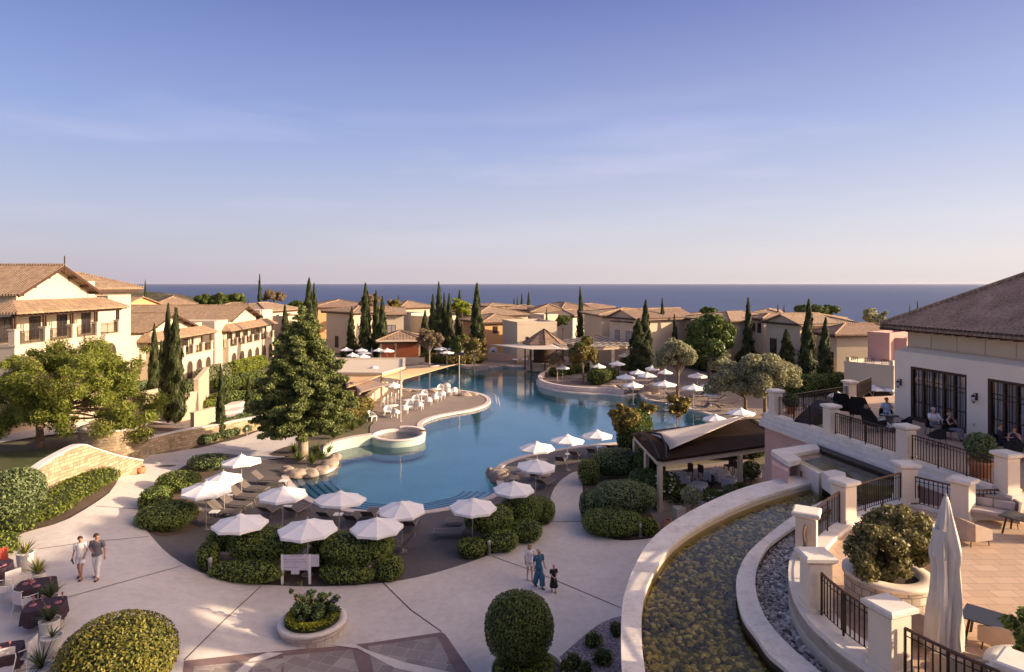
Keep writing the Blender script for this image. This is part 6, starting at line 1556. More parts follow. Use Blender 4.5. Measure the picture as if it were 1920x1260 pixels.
# ================================================================ walls and ground left
def stone_w(label, pts, th=.38, mat='stone', cap='rim', name='rubble_wall', zb=-1.0):
    """pts: (px, py of the foot, py of the top)"""
    g = [G(x, y) for x, y, yt in pts]; tops = [ZA(yt, p.y) for p, (x, y, yt) in zip(g, pts)]; k = 5
    gg = smooth_pts([Vector((p.x, p.y, zt)) for p, zt in zip(g, tops)], k); o = Vector((gg[0].x, gg[0].y, zg(gg[0].x, gg[0].y)))
    A = [(p.x-o.x, p.y-o.y) for p in gg]; B = offset_loop(A, -th, False) if True else None
    if (Vector(B[1])-Vector((0-o.x,0-o.y))).length < (Vector(A[1])-Vector((0-o.x,0-o.y))).length: B = offset_loop(A, th, False)
    t = thing(name, label, 'wall', o); cum = [0]
    for a_, b_ in zip(A, A[1:]): cum.append(cum[-1]+math.dist(a_, b_))
    MB().wall(A, B, zb, [p.z-o.z-.08 for p in gg]).build('wall', M[mat], t, uv=lambda i, c: cum[i//4])
    A2 = [tuple(Vector(a)+(Vector(a)-Vector(b)).normalized()*.04) for a, b in zip(A, B)]; B2 = [tuple(Vector(b)+(Vector(b)-Vector(a)).normalized()*.04) for a, b in zip(A, B)]
    MB().wall(A2, B2, [p.z-o.z-.079 for p in gg], [p.z-o.z for p in gg]).build('coping', M[cap], t); return t
stone_w('curved rubble stone wall rising to a peak beside the concrete path on the left', [(36,962,893),(60,950,884),(100,928,857),(150,912,833),(180,905,840),(222,896,853),(268,886,862)])
stone_w('long straight rubble stone wall running back along the path to the thin cypress', [(268,853,824),(310,847,814),(350,841,805),(405,828,796),(450,816,787),(505,801,777)])
c = G(214, 848); t = thing('round_stone_enclosure', 'round rubble stone enclosure with broad coping on the left', 'wall', c); hh = 2.0
MB().lathe([(2.2,-1),(2.2,hh-.1)], 0, 0, 40).lathe([(1.75,hh-.1),(1.75,-.5)], 0, 0, 40).build('wall', M['stone'], t, uv=cyl_uv(2.2))
MB().lathe([(2.2,hh-.1),(2.26,hh-.09),(2.26,hh),(1.7,hh),(1.7,hh-.1)], 0, 0, 40).build('coping', M['rim'], t); MB().lathe([(1.75,.6),(.01,.6)], 0, 0, 24).build('floor', M['tan'], t)
bed('lawn', [(-60,870),(0,850),(60,845),(140,840),(155,850),(120,870),(80,885),(30,905),(-60,925)], M['grass'], .06)
bed('villa_patio', [(-80,845),(0,832),(60,822),(150,812),(165,790),(120,770),(0,770),(-80,780)], M['plaza'], .09)
bed('sunken_court', [(268,850),(268,790),(340,775),(410,790),(400,795),(350,805)], M['bardeck'], .07)
def slab_wall(label, px0, px1, ytop, mat='tan', th=.4, name='retaining_wall'):
    a, b = G(*px0), G(*px1); zt = ZA(ytop, (a.y+b.y)/2); t = thing(name, label, 'wall', a, math.atan2(b.y-a.y, b.x-a.x)); L_ = (b-a).to_2d().length
    MB().box(0, L_, 0, th, -1, zt-a.z).build('wall', M[mat], t); MB().box(-.05, L_+.05, -.05, th+.05, zt-a.z+.001, zt-a.z+.08).build('coping', M['cream'], t)
slab_wall('tan garden wall left of the twin cypresses', (236,795), (306,782), 736); slab_wall('tan garden wall right of the twin cypresses under the ivy', (338,792), (372,784), 738)
slab_wall('sunlit end of the tan garden wall', (372,784), (392,752), 700); slab_wall('low rounded tan wall below the lime hedge', (364,818), (404,806), 770)
slab_wall('tan terrace wall left behind the feathery tree', (-30,830), (130,790), 745); slab_wall('tan wall with small arch behind the feathery tree crown', (130,800), (236,770), 700)
for k in range(4):
    a = G(412+k*1.5, 788-k*9); b = G(446, 784-k*9); MB().prism([(a.x,a.y),(b.x,b.y),(b.x,b.y+2.6),(a.x,a.y+2.6)], -.2, .12+.16*k).build('path_step', M['plaza'], kind='structure')
sail('shade_sail', 'pale triangular shade sail over the sunken court left of the straight wall', [W3(268,788,57), W3(268,786,60), W3(346,797,57), W3(343,799,56.5)], 'palesail', sag=.05)
pt_ = G(264, 888); t = thing('terracotta_pot', 'small terracotta pot at the end of the rubble wall', 'pot', pt_); MB().lathe([(.01,0),(.2,0),(.32,.2),(.30,.36),(.24,.42),(.27,.46),(.22,.46),(.18,.3)], 0, 0, 18).build('bowl', M['terra'], t)
# ================================================================ conical kiosk and timber pergola at the far deck
c = Vector((XA(1020,98), 98, 0)); t = thing('kiosk', 'round kiosk bar with conical brown shingle roof beyond the pool', 'kiosk', c)
z1, z2, r_k = ZA(643,98), ZA(617,98), 3.3
MB().lathe([(r_k,z1),(.02,z2)], 0, 0, 8, sm=False).lathe([(r_k,z1),(r_k-.1,z1-.2),(.3,z1-.15)], 0, 0, 8, sm=False).build('roof', M['roof_b'], t)
hm_ = MB()
for k in range(8): a = 2*PI*k/8; hm_.tube([(r_k*math.cos(a), r_k*math.sin(a), z1+.03),(0,0,z2+.05)], .07, 5)
hm_.build('hip_ridge', M['wood'], t)
for k in range(8): a = 2*PI*k/8; MB().cbox(2.9*math.cos(a), 2.9*math.sin(a), 0, .2, .2, z1-.15).build('post', M['wood'], t)
MB().lathe([(2.7,0),(2.7,1.1),(2.9,1.12),(2.9,1.2),(2.2,1.2)], 0, 0, 24).build('counter', M['tan'], t); MB().lathe([(1.6,1.2),(1.6,z1-.2)], 0, 0, 16).build('back_shelves', M['dark'], t)
sail('shade_sail', 'wide pale shade sail in front of the conical kiosk', [W3(914,646,100), W3(1036,642,97), W3(1064,655,90), W3(992,655,90)], 'palesail', sag=.08)
sail('shade_sail', 'small grey shade sail touching the pergola corner', [W3(1036,643,96), W3(1062,644,96), W3(1066,656,90), W3(1058,655,90)], 'brownsail', sag=.08)
Pp = [Vector((6.6,104,0)), Vector((15.5,116,0)), Vector((18.4,97,0)), Vector((11.6,93.5,0))]; zt = 3.75
t = thing('pergola', 'large timber lattice pergola on cream columns beyond the right parasols', 'pergola', Pp[3]); o = Pp[3]
s1 = MB(); s2 = MB(); A0, A1, B1, B0 = Pp[0]-o, Pp[1]-o, Pp[2]-o, Pp[3]-o
for k in range(12): f = k/11; s1.beam(A0.lerp(B0,f)+Vector((0,0,zt)), A1.lerp(B1,f)+Vector((0,0,zt)), .24, .06)
for k in range(9): f = k/8; s2.beam(A0.lerp(A1,f)+Vector((0,0,zt+.09)), B0.lerp(B1,f)+Vector((0,0,zt+.09)), .5, .06)
s1.build('cross_beams', M['tan'], t); s2.build('lattice_beams', M['cream'], t)
e = MB(); 
for a, b in ((A0,A1),(A1,B1),(B1,B0),(B0,A0)): e.beam(a+Vector((0,0,zt-.25)), b+Vector((0,0,zt-.25)), .2, .3)
e.build('edge_beams', M['tan'], t)
for f in (B0, B0.lerp(B1,.5), B1, B1.lerp(A1,.5), A1, A0, A0.lerp(B0,.5)): MB().cbox(f.x, f.y, 0, .45, .45, zt-.4).build('column', M['cream'], t)
p = G(925, 672); t = thing('pizza_oven', 'small white domed oven by the far pool wall', 'oven', p); MB().lathe([(.8,.9),(.85,1.1),(.75,1.6),(.45,1.95),(.01,2.05)], 0, 0, 18).build('dome', M['whitep'], t); MB().box(-.8,.8,-.7,.7,0,.9).build('stand', M['frame'], t)
arch_part(t, Matrix.Translation((0,-.80,1.0)), .6, .5, 'black', 'cream', 'mouth')
slab_wall('long peach garden wall behind the far pool end', (915,676), (995,680), 664, 'peach'); slab_wall('pale garden wall left of the far pool end', (727,672), (775,676), 655, 'cream')
# dining sets at the far pool end: each table and chair small
dt = thing('dining_table', 'x', 'table'); MB().box(-.45,.45,-.45,.45,.72,.76).build('table_top', M['linen'], dt); MB().cbox(0,0,0,.08,.08,.72).build('pedestal', M['iron'], dt)
dc = thing('dining_chair', 'x', 'chair'); MB().box(-.22,.22,-.22,.22,.42,.46).build('seat', M['tan'], dc); MB().box(-.22,.22,.2,.23,.46,.9).build('backrest', M['tan'], dc)
for a in (-.19,.19):
    for b in (-.19,.19): MB().cbox(a,b,0,.035,.035,.42).build('leg', M['tan'], dc)
xs_ = [966,984,1002,1020,1038]; k = 0
for i, x in enumerate(xs_):
    p = G(x, 682-i*.3); c = dt if i == 0 else copy_thing(dt, p); c.location = p; c['label'] = 'small dining table on the far pool end, '+nth(i,5); c['group'] = 'dining tables by the far pool end'
    for s in (-1, 1):
        q_ = p+Vector((s*.75,-.1,0)); c = dc if k == 0 else copy_thing(dc, q_); c.location = q_; c.rotation_euler.z = -s*PI/2; c['label'] = 'little wooden chair '+('left' if s < 0 else 'right')+' of the far dining table, '+nth(i,5); c['group'] = 'dining chairs by the far pool end'; k += 1

# ================================================================ louvred restaurant pergola
t = thing('pergola', 'low dark louvre roofed dining pergola with cream frame below the upper terrace', 'pergola', (8.5,36.8,0)); o = Vector((8.5,36.8,0))
rp_ = [Vector((8.5,36.8,0)), Vector((14.0,39.3,0)), Vector((17.6,41,0)), Vector((17.8,47.5,0)), Vector((8.3,43.2,0))]; zf = 2.95
l = [(p.x-o.x, p.y-o.y) for p in rp_]
fr_ = MB()
for a, b in zip(rp_, rp_[1:]+rp_[:1]): a_, b_ = a-o, b-o; fr_.beam((a_.x,a_.y,zf-.14), (b_.x,b_.y,zf-.14), .2, .28)
fr_.build('frame', M['cream'], t)
cp_ = MB()
for a, b in zip(rp_, rp_[1:]+rp_[:1]): a_, b_ = a-o, b-o; cp_.beam((a_.x,a_.y,zf+.08), (b_.x,b_.y,zf+.08), .34, .14)
cp_.build('gutter', M['louver'], t)
lv = MB(); a0, a1, b0, b1 = rp_[0]-o, rp_[4]-o, rp_[2]-o, rp_[3]-o
for k in range(1, 26):
    f = k/26; p0, p1 = a0.lerp(a1, f), b0.lerp(b1, f); lv.beam(p0+Vector((0,0,zf+.1+.0*f)), p1+Vector((0,0,zf+.1)), .24, .03)
lv.build('louvres', M['louver'], t)
MB().prism(l, zf-.06, zf-.03).build('ceiling', M['louver'], t)
for p in (rp_[0], rp_[1], rp_[4], rp_[0].lerp(rp_[4], .5)): MB().cbox(p.x-o.x, p.y-o.y, 0, .24, .24, zf-.28, .4).build('post', M['cream'], t)
MB().box(.1,4.8,-.02,.25,0,.62, Matrix.Rotation(.43,4,'Z')).build('low_wall', M['cream'], t)
MB().wall([(-.15,.6),(-.25,6.0)], [(.15,.6),(.05,6.0)], 0, .8).build('side_wall', M['cream'], t)
MB().tube([(-.1,5.9,zf+.3),(-.05,3.6,zf+.62),(0,1.5,zf+.5),(0,.1,zf+.1)], .07, 6).tube([(.6,6.0,zf+.3),(.9,3.6,zf+.7),(.7,1.5,zf+.55),(.4,.2,zf+.12)], .07, 6).build('awning_arm', M['black'], t)
sail('shade_sail', 'pale cream shade sail slung over the louvred dining pergola', [W3(1213,812,43.5), W3(1382,781,47), W3(1418,772,46), W3(1256,843,37.6)], 'palesail', sag=.13)
MB().prism([(7.9,33.9),(14.0,34.5),(17.5,40.9),(17.7,48),(8.0,44)], .0, .05).build('dining_floor', M['bardeck'], kind='structure')
# cloth covered tables with chairs
def cloth_table(loc, rz, label, sx=1.4, sy=.9, mat='linen', group='white clothed dining tables', h=.76):
    t = thing('dining_table', label, 'table', loc, rz, group); m = MB(); n = 40; top, mid, bot = [], [], []
    for k in range(n):
        a = 2*PI*k/n; c, s = math.cos(a), math.sin(a); q_ = (abs(c)**6+abs(s)**6)**(-1/6); x, y = c*q_*sx/2, s*q_*sy/2
        top.append((x, y, h)); w_ = 1.02+.03*math.sin(k*2.4); mid.append((x*w_, y*w_, h-.12)); w_ = 1.06+.07*math.sin(k*2.4+1); bot.append((x*w_, y*w_, h-.5-.06*math.sin(k*1.2)))
    m.loft([bot, mid, top], True, False); m.add(top, [tuple(range(n))]); m.build('tablecloth', M[mat], t)
    MB().cbox(0,0,0,.1,.1,h-.02).build('pedestal', M['iron'], t)
    g = MB(); r2 = random.Random(int(loc[0]*100))
    for k in range(6): x, y = r2.uniform(-.4,.4)*sx, r2.uniform(-.35,.35)*sy; g.lathe([(.12,h+.005),(.12,h+.02),(.01,h+.02)], x, y, 10) if k % 2 else g.lathe([(.03,h+.005),(.01,h+.02),(.01,h+.09),(.035,h+.12),(.03,h+.19)], x, y, 8)
    g.build('tableware', M['whitep'] if mat == 'linen' else plain('dusty_rose', (.36,.13,.15), .7, .1, 4, 20), t); return t
for i, (x, y, s, l) in enumerate([(1268,892,1.5,'white clothed table at the front left of the louvred pergola'),(1343,884,1.5,'white clothed table in the middle of the louvred pergola'),(1370,896,1.1,'small white clothed table in front of the middle one'),(1310,908,1.2,'white clothed table behind the potted olive trees'),(1412,878,1.3,'white clothed table at the far right under the louvred pergola'),(1335,937,1.4,'white clothed table between the potted trees near the channel')]):
    p = P(x, y, .78); cloth_table((p.x, p.y, .05), .4+.2*i, l, s, s*.75)
dc2 = thing('dining_chair', 'x', 'chair'); MB().box(-.24,.24,-.24,.24,.42,.48).build('seat', M['dark'], dc2); MB().box(-.24,.24,.2,.25,.48,.95).build('backrest', M['dark'], dc2)
for a in (-.2,.2):
    for b in (-.2,.2): MB().cbox(a,b,0,.04,.04,.42).build('leg', M['wood'], dc2)
for i, (x, y, a) in enumerate([(1243,905,200),(1290,888,-60),(1318,890,120),(1366,878,-70),(1388,900,-60),(1330,912,-90),(1385,882,100)]):
    p = P(x, y, .3); p.z = .05; c = dc2 if i == 0 else copy_thing(dc2, p); c.location = p; c.rotation_euler.z = R(a); c['label'] = 'dark dining chair in the shade of the louvred pergola, '+nth(i,7); c['group'] = 'dark dining chairs under the louvred pergola'
def potted_tree(px, py, label, rc, zc, mat, pot='terra', pr=.4, ph=.5, seed=1):
    p = P(px, py, .05); t = thing('potted_tree', label, 'potted plant', p, 0, 'potted trees by the dining pergola'); MB().lathe([(.01,0),(pr*.72,0),(pr,ph-.08),(pr*1.08,ph-.08),(pr*1.08,ph),(pr*.92,ph),(pr*.9,ph-.1),(.01,ph-.08)], 0, 0, 20).build('pot', M[pot], t)
    Dd = unit(int(2600*rc*rc)); k = 1-.35*rng.random(len(Dd)); foliage('crown', [leaf_quads(Dd*k[:,None]*np.array([rc,rc,rc*.85])+np.array([0,0,zc]), Dd, .09, 1)], mat, t); MB().tube([(0,0,ph-.1),(.02,0,zc)], .035, 6).build('trunk', M['bark'], t)
potted_tree(1297, 980, 'potted olive tree on a stem, left of the dining pergola front', .62, 1.5, L_oli); potted_tree(1332, 966, 'bushy potted citrus right of the potted olive', .55, 1.1, L_dark, seed=2); potted_tree(1370, 950, 'loose potted shrub between the citrus and the post', .45, .95, L_grey, seed=3); potted_tree(1408, 925, 'dark potted shrub against the pink wall', .65, 1.5, L_dark, seed=4)
p = P(1252, 1000, .03); t = thing('terracotta_jar', 'round terracotta jar behind the outer channel wall', 'jar', p); MB().lathe([(.01,0),(.18,0),(.36,.25),(.34,.5),(.18,.66),(.22,.72),(.16,.72)], 0, 0, 18).build('jar_body', M['terra'], t)
MB().cbox(0,0,0,.55,.5,1.0,.3).build('gate_post', M['cream'], thing('gate_post', 'squat cream gate post beside the potted olive', 'post', P(1273, 985, 0)))
# white flowering rose bush
p = P(1238, 950, 0); t = hedge_blob('rose_bush', 'dark rose bush dotted with white blooms beside the dining pergola', 'bush', (p.x, p.y, 0), (1.25, .9, 1.0), .3, L_dark, 200, .1, 2.1, .15, 77, 'shrubs round the dining pergola', jit=1.3)
fl = MB(); r2 = random.Random(4)
for k in range(26):
    a, b = r2.uniform(-PI, .3), r2.uniform(0, 1.2); q_ = Vector((1.25*math.cos(a)*math.cos(b), .92*math.sin(a)*math.cos(b), 1.0+1.0*math.sin(b)))
    fl.lathe([(.01,-.03),(.07,.0),(.075,.04),(.03,.06)], 0, 0, 7, M=Matrix.Translation(q_))
fl.build('blooms', L_flower, t)
# ================================================================ bollards and notice board
bo = thing('bollard_light', 'x', 'bollard'); MB().lathe([(.085,0),(.085,.52)], 0, 0, 14).build('post', plain('grey_green_metal', (.17,.17,.14), .5, .1, 3, 20), bo); MB().lathe([(.09,.52),(.09,.62),(.095,.625),(.095,.64),(.05,.70),(.01,.71)], 0, 0, 14).build('lamp_head', M['pole'], bo)
for i, (x, y, l) in enumerate([(394,1077,'bollard lamp at the left end of the notice board shrubs'),(693,1091,'bollard lamp in front of the right dome shrubs'),(917,1042,'bollard lamp at the foot of the pool gate hedge'),(1200,1008,'bollard lamp in front of the path side shrubs'),(462,818,'small bollard lamp on the far path by the grey hedge'),(357,835,'small bollard lamp at the straight rubble wall')]):
    p = G(x, y); p.z += .04; c = bo if i == 0 else copy_thing(bo, p); c.location = p; c['label'] = l; c['group'] = 'bollard lamps along the path'
a = G(529, 1097); b = G(581, 1097); t = thing('notice_board', 'white notice board with two rows of small pictograms in front of the shrubs', 'sign', (a.x, a.y, a.z+.04), math.atan2(b.y-a.y, b.x-a.x)); Wd = (b-a).length; sc = Wd/55
def u(px): return (px-527)*sc
top = ZA(1042, a.y)-a.z; 
def v(py): return top-(py-1042)*sc*.97
pc_ = MB().box(u(525),u(529.5),-.03,.03,0,v(1041)); pc_.build('post', M['whitep'], t); MB().box(u(579.5),u(584),-.03,.03,0,v(1041)).build('post', M['whitep'], t)
MB().box(u(529.6),u(579.4),-.02,.02,v(1073.5),v(1042)).build('panel', plain('pale_lilac_panel', (.62,.58,.66), .5, .03, 2, 20, bump=0), t)
MB().box(u(545),u(561),-.02,.02,v(1081.5),v(1073.6)).build('small_panel', plain('pale_lilac_panel', (0,0,0)), t); MB().box(u(584.1),u(600),-.02,.02,v(1066),v(1042)).build('side_panel', plain('pale_lilac_panel', (0,0,0)), t)
mk = MB(); inkm = plain('grey_print', (.17,.13,.18), .7, .1, 3, 20, bump=0)
r2 = random.Random(8)
for row, py in enumerate((1051.5,1056.5)):
    for k in range(10):
        x = 532+k*4.55; kind = (k*3+row*5) % 4
        if kind == 0: mk.box(u(x-1.1),u(x+1.1),-.024,-.0205,v(py+.9),v(py-.9))
        elif kind == 1: mk.box(u(x-.4),u(x+.4),-.024,-.0205,v(py+1.2),v(py-1.2)).box(u(x-1.1),u(x-.5),-.024,-.0205,v(py+.1),v(py-.7))
        elif kind == 2: mk.lathe([(.01,0),(sc*1.1,0)], 0, 0, 8, M=Matrix.Translation((u(x),-.0225,v(py))) @ Matrix.Rotation(PI/2,4,'X'))
        else: mk.box(u(x-1.1),u(x+1.1),-.024,-.0205,v(py+1.1),v(py+.5)).box(u(x-.9),u(x),-.024,-.0205,v(py+.2),v(py-1.1))
mk.box(u(544),u(567),-.024,-.0205,v(1044.3),v(1043.4)); mk.box(u(551.5),u(553.5),-.024,-.0205,v(1062),v(1060.6)); mk.box(u(533),u(560),-.024,-.0205,v(1067.6),v(1067.1)); mk.box(u(563),u(577),-.024,-.0205,v(1071.6),v(1071.2))
mk.box(u(596.5),u(597.3),-.024,-.0205,v(1056.5),v(1049)); mk.lathe([(.01,0),(sc*1.0,0)], 0, 0, 8, M=Matrix.Translation((u(597),-.0225,v(1059.8))) @ Matrix.Rotation(PI/2,4,'X'))
mk.build('pictograms', inkm, t)

# planting wrapped round the dining pergola
for i, (x, y, w, rz, ry, zc, mt, l) in enumerate([(1262,925,60,.7,.8,.75,L_dark,'dark shrub filling the front left corner of the dining pergola'),(1390,925,50,.6,.7,.6,L_dark,'dark shrub below the right front post of the dining pergola'),(1350,935,44,.4,.5,.4,L_hedge,'low shrub between the potted trees'),
    (1216,872,60,1.1,1.4,1.2,L_dark,'tall dark shrub against the left side of the dining pergola')]):
    hedge_px(l, x, y, w, rz, ry, zc, mt, 'shrub', 120+i, 200, .1, 2.1, .14, group='shrubs round the dining pergola', jit=1.2)
long_hedge('tall dark hedge closing the back of the dining pergola', [(1262,862),(1300,857),(1350,856),(1400,858),(1430,860)], 1.5, 1.3, L_dark, 66, size=.13, dens=110)
# ================================================================ people: one skinned body each, clothes and hair as children
def person(label, loc, rz, h, J, clothes, hair, skin=(.50,.27,.18), group=None, long_hair=False, cap=None, glasses=False, fem=False, shoes=None):
    """J: joint dictionary in metres for a 1.75 m figure facing -Y; 'l'/'r' prefixes"""
    t = thing('person', label, 'person', loc, rz, group); t.scale = (h/1.75,)*3
    V, E, Rd = [], [], []
    def v(p, r): V.append(tuple(p)); Rd.append(r); return len(V)-1
    def e(a, b): E.append((a, b))
    pel = v(J['pelvis'], (.135,.10) if not fem else (.14,.105)); sp = v(J['waist'], (.125,.09) if not fem else (.10,.08)); ch = v(J['chest'], (.15,.105) if not fem else (.125,.10)); nk = v(J['neck'], .055)
    hd = Vector(J['head']); up = (hd-Vector(J['neck'])).normalized(); fwd = Vector(J.get('face', (0,-1,0))).normalized()
    jaw = v(hd-up*.035+fwd*.012, .062); sk = v(hd+up*.05, .088); cr_ = v(hd+up*.115, .06)
    e(pel, sp); e(sp, ch); e(ch, nk); e(nk, jaw); e(jaw, sk); e(sk, cr_); nose = v(hd+fwd*.098-up*.005, .012); e(sk, nose)
    for s in 'lr':
        sg = 1 if s == 'l' else -1
        sh = v(J[s+'sh'], .062 if not fem else .052); el = v(J[s+'el'], .045 if not fem else .038); wr = v(J[s+'wr'], .030 if not fem else .026); e(ch, sh); e(sh, el); e(el, wr)
        d = (Vector(J[s+'wr'])-Vector(J[s+'el'])).normalized(); pm_ = Vector(J[s+'wr'])+d*.07; pa = v(pm_, .034); e(wr, pa)
        sd = d.cross(Vector((0,-1,0) if abs(d.y) < .8 else (0,0,1))).normalized(); nf = sd.cross(d)
        for k, L_ in enumerate((.065,.075,.07,.055)):
            o_ = sd*(k-1.5)*.019; a_ = v(pm_+d*.035+o_, .009); b_ = v(pm_+d*(.035+L_*.55)+o_+nf*.008, .008); c_ = v(pm_+d*(.035+L_*.9)+o_+nf*.03, .007); e(pa, a_); e(a_, b_); e(b_, c_)
        a_ = v(pm_-d*.02+sd*sg*.035, .010); b_ = v(pm_+d*.02+sd*sg*.052+nf*.012, .008); e(pa, a_); e(a_, b_)
        hp_ = v(J[s+'hip'], .088 if not fem else .09); kn = v(J[s+'kn'], .056 if not fem else .052); an = v(J[s+'an'], .036 if not fem else .031); ft = v(J[s+'ft'], .032); e(pel, hp_); e(hp_, kn); e(kn, an); e(an, ft)
        hl = v(Vector(J[s+'an'])+(Vector(J[s+'an'])-Vector(J[s+'ft']))*.25+Vector((0,0,-.045)), .03); e(an, hl)
    me = bpy.data.meshes.new('body'); me.from_pydata(V, E, []); o = bpy.data.objects.new('body', me); link(o, t); me.materials.append(plain('skin_%d' % int(skin[0]*1000), skin, .6, .05, 4, 20, bump=0))
    md = o.modifiers.new('skin', 'SKIN'); md.use_smooth_shade = True
    for i, sv in enumerate(me.skin_vertices[0].data): r_ = Rd[i]; sv.radius = r_ if isinstance(r_, tuple) else (r_, r_); sv.use_root = (i == 0)
    sb = o.modifiers.new('smooth', 'SUBSURF'); sb.levels = 1; sb.render_levels = 2
    def ell(c, rx, ry, n=16, ax=None):
        return [Vector(c)+Vector((rx*math.cos(2*PI*k/n), ry*math.sin(2*PI*k/n), 0)) for k in range(n)]
    for c in clothes:
        kind, mat = c[0], cloth(*c[1]); m = MB()
        P_, Wp, Cp, Np = (Vector(J[k]) for k in ('pelvis','waist','chest','neck'))
        if kind in ('shirt','tshirt','vest','dress','romper'):
            w_ = .88 if fem else 1.0; low = P_+(P_-Wp)*.35 if J.get('sit') is None else P_
            rings = [ell(low, .185*w_+.01, .135), ell(P_, .18*w_+.01, .13), ell(Wp, .16*w_, .115), ell(Wp.lerp(Cp,.6), .178*w_, .125), ell(Cp, .195*w_, .125), ell(Cp+Vector((0,0,.075)), .175*w_, .10), ell(Np+Vector((0,0,-.02)), .075, .07)]
            m.loft(rings)
            for s in 'lr':
                S1, E1_ = Vector(J[s+'sh']), Vector(J[s+'el']); W1 = Vector(J[s+'wr'])
                if kind == 'vest': continue
                if c[2:] and c[2] == 'long': m.tube([S1.lerp(Cp,.35)+Vector((0,0,.03)), S1, E1_, E1_.lerp(W1,.55)], [.07,.078,.062,.052], 10)
                else: m.tube([S1.lerp(Cp,.35)+Vector((0,0,.03)), S1, S1.lerp(E1_,.75)], [.07,.078,.068], 10)
        if kind in ('dress','skirt','maxi'):
            L_ = c[2] if len(c) > 2 and not isinstance(c[2], str) else .5; c0 = P_+Vector((0,0,.02)); kn = (Vector(J['lkn'])+Vector(J['rkn']))/2
            rings = [ell(c0+Vector((0,0,-L_*f))+(kn-c0)*0*f+Vector(((kn.x-c0.x)*min(1,f*L_/.45), (kn.y-c0.y)*min(1,f*L_/.45), 0)), .17+.09*f*L_/.5, .13+.10*f*L_/.5, 20) for f in (1,.75,.5,.25,0)]
            rings[0] = [p+Vector((.018*math.cos(k*1.9),.018*math.sin(k*1.9),0)) for k, p in enumerate(rings[0])]; m.loft(rings)
        if kind == 'legs':   # trousers or shorts
            f = c[2]; wd = c[3] if len(c) > 3 else 1.0; n_ = 12
            if J.get('sit') is None: m.loft([ell(P_+Vector((0,0,-.10)), .175, .13), ell(P_, .175, .125), ell(P_.lerp(Wp,.6), .15, .11)])
            else: m.loft([ell(P_+Vector((0,0,-.08)), .18, .15), ell(P_+Vector((0,0,.06)), .17, .13)])
            for s in 'lr':
                Hh, K_, A_ = Vector(J[s+'hip']), Vector(J[s+'kn']), Vector(J[s+'an'])
                if f <= .5: m.tube([Hh+(Hh-K_)*.05, Hh.lerp(K_, f), Hh.lerp(K_, f*1.7)], [.105, .10, .098*wd], n_)
                else: m.tube([Hh+(Hh-K_)*.05, Hh.lerp(K_,.5), K_, K_.lerp(A_,.5), A_.lerp(K_,.08)], [.105,.092,.072*wd,.062*wd,.065*wd], n_)
        m.build({'legs':'shorts' if c[0] == 'legs' and c[2] <= .5 else 'trousers','maxi':'skirt','romper':'top'}.get(kind, kind), mat, t)
    # hair, cap, shoes, face
    q_ = fwd.to_track_quat('-Y', 'Z').to_matrix().to_4x4(); T = Matrix.Translation(hd+up*.045) @ q_; hm = MB(); n = 14; rr = []
    hc = cap if cap else hair
    for i in range(9):
        ph = -.35+(PI/2+.35)*i/8; ring = []
        for k in range(n):
            th = 2*PI*k/n; x, y, z = .098*math.cos(ph)*math.cos(th), .112*math.cos(ph)*math.sin(th)+.010, .112*math.sin(ph)+.005
            if y < -.03 and z < .045: z = .045+.3*(z-.045)*0; y = max(y, -.098)
            ring.append((x*1.02, y, z))
        rr.append(ring)
    hm.loft(rr, M=T)
    if long_hair: hm.loft([[ (a*.08*f, .075+b*.035*f, z) for a, b in ((1,0),(.7,.7),(0,1),(-.7,.7),(-1,0),(-.7,-.7),(0,-1),(.7,-.7))] for z, f in ((-.26,.5),(-.16,.9),(-.05,1.1),(.05,1))], M=T)
    elif fem and not cap: hm.lathe([(.01,-.045),(.035,-.02),(.045,.0),(.03,.035),(.01,.045)], 0, .125, 8, M=T)
    if cap: hm.loft([[ (a*.07, -.10+b*.075, z) for a, b in ((1,0),(.7,-.7),(0,-1),(-.7,-.7),(-1,0))] for z in (.035,.045)], M=T)
    hm.build('cap' if cap else 'hair', cloth('hair_%s_%d' % (label.split()[0], int(hc[0]*1000+hc[1]*10)), hc), t)
    fm = MB()
    for s in (-1, 1): fm.lathe([(.001,-.010),(.011,0),(.001,.010)], s*.032, -.088, 6, M=T @ Matrix.Translation((0,0,-.03)))
    if glasses: fm.box(-.065,.065,-.1,-.085,-.045,-.01,T)
    fm.box(-.02,.02,-.088,-.080,-.092,-.084,T); fm.build('face_features', cloth('face_dark', (.09,.035,.03)), t)
    sm_ = MB()
    for s in 'lr':
        A_, F_ = Vector(J[s+'an']), Vector(J[s+'ft']); d = (F_-A_); d.z = 0; d.normalize(); b0 = A_+Vector((0,0,-.06))-d*.05
        sm_.loft([[b0+d*u_+Vector((-d.y,d.x,0))*w_*a+Vector((0,0,hh*b)) for a, b in ((-1,-.5),(1,-.5),(1,.5),(-1,.5))] for u_, w_, hh in ((0,.03,.05),(.08,.04,.06),(.2,.045,.04),(.255,.025,.03))])
    sm_.build('shoes', cloth('shoe_%s' % (shoes[0] if shoes else 'dark'), shoes[1] if shoes else (.03,.02,.02)), t)
    return t
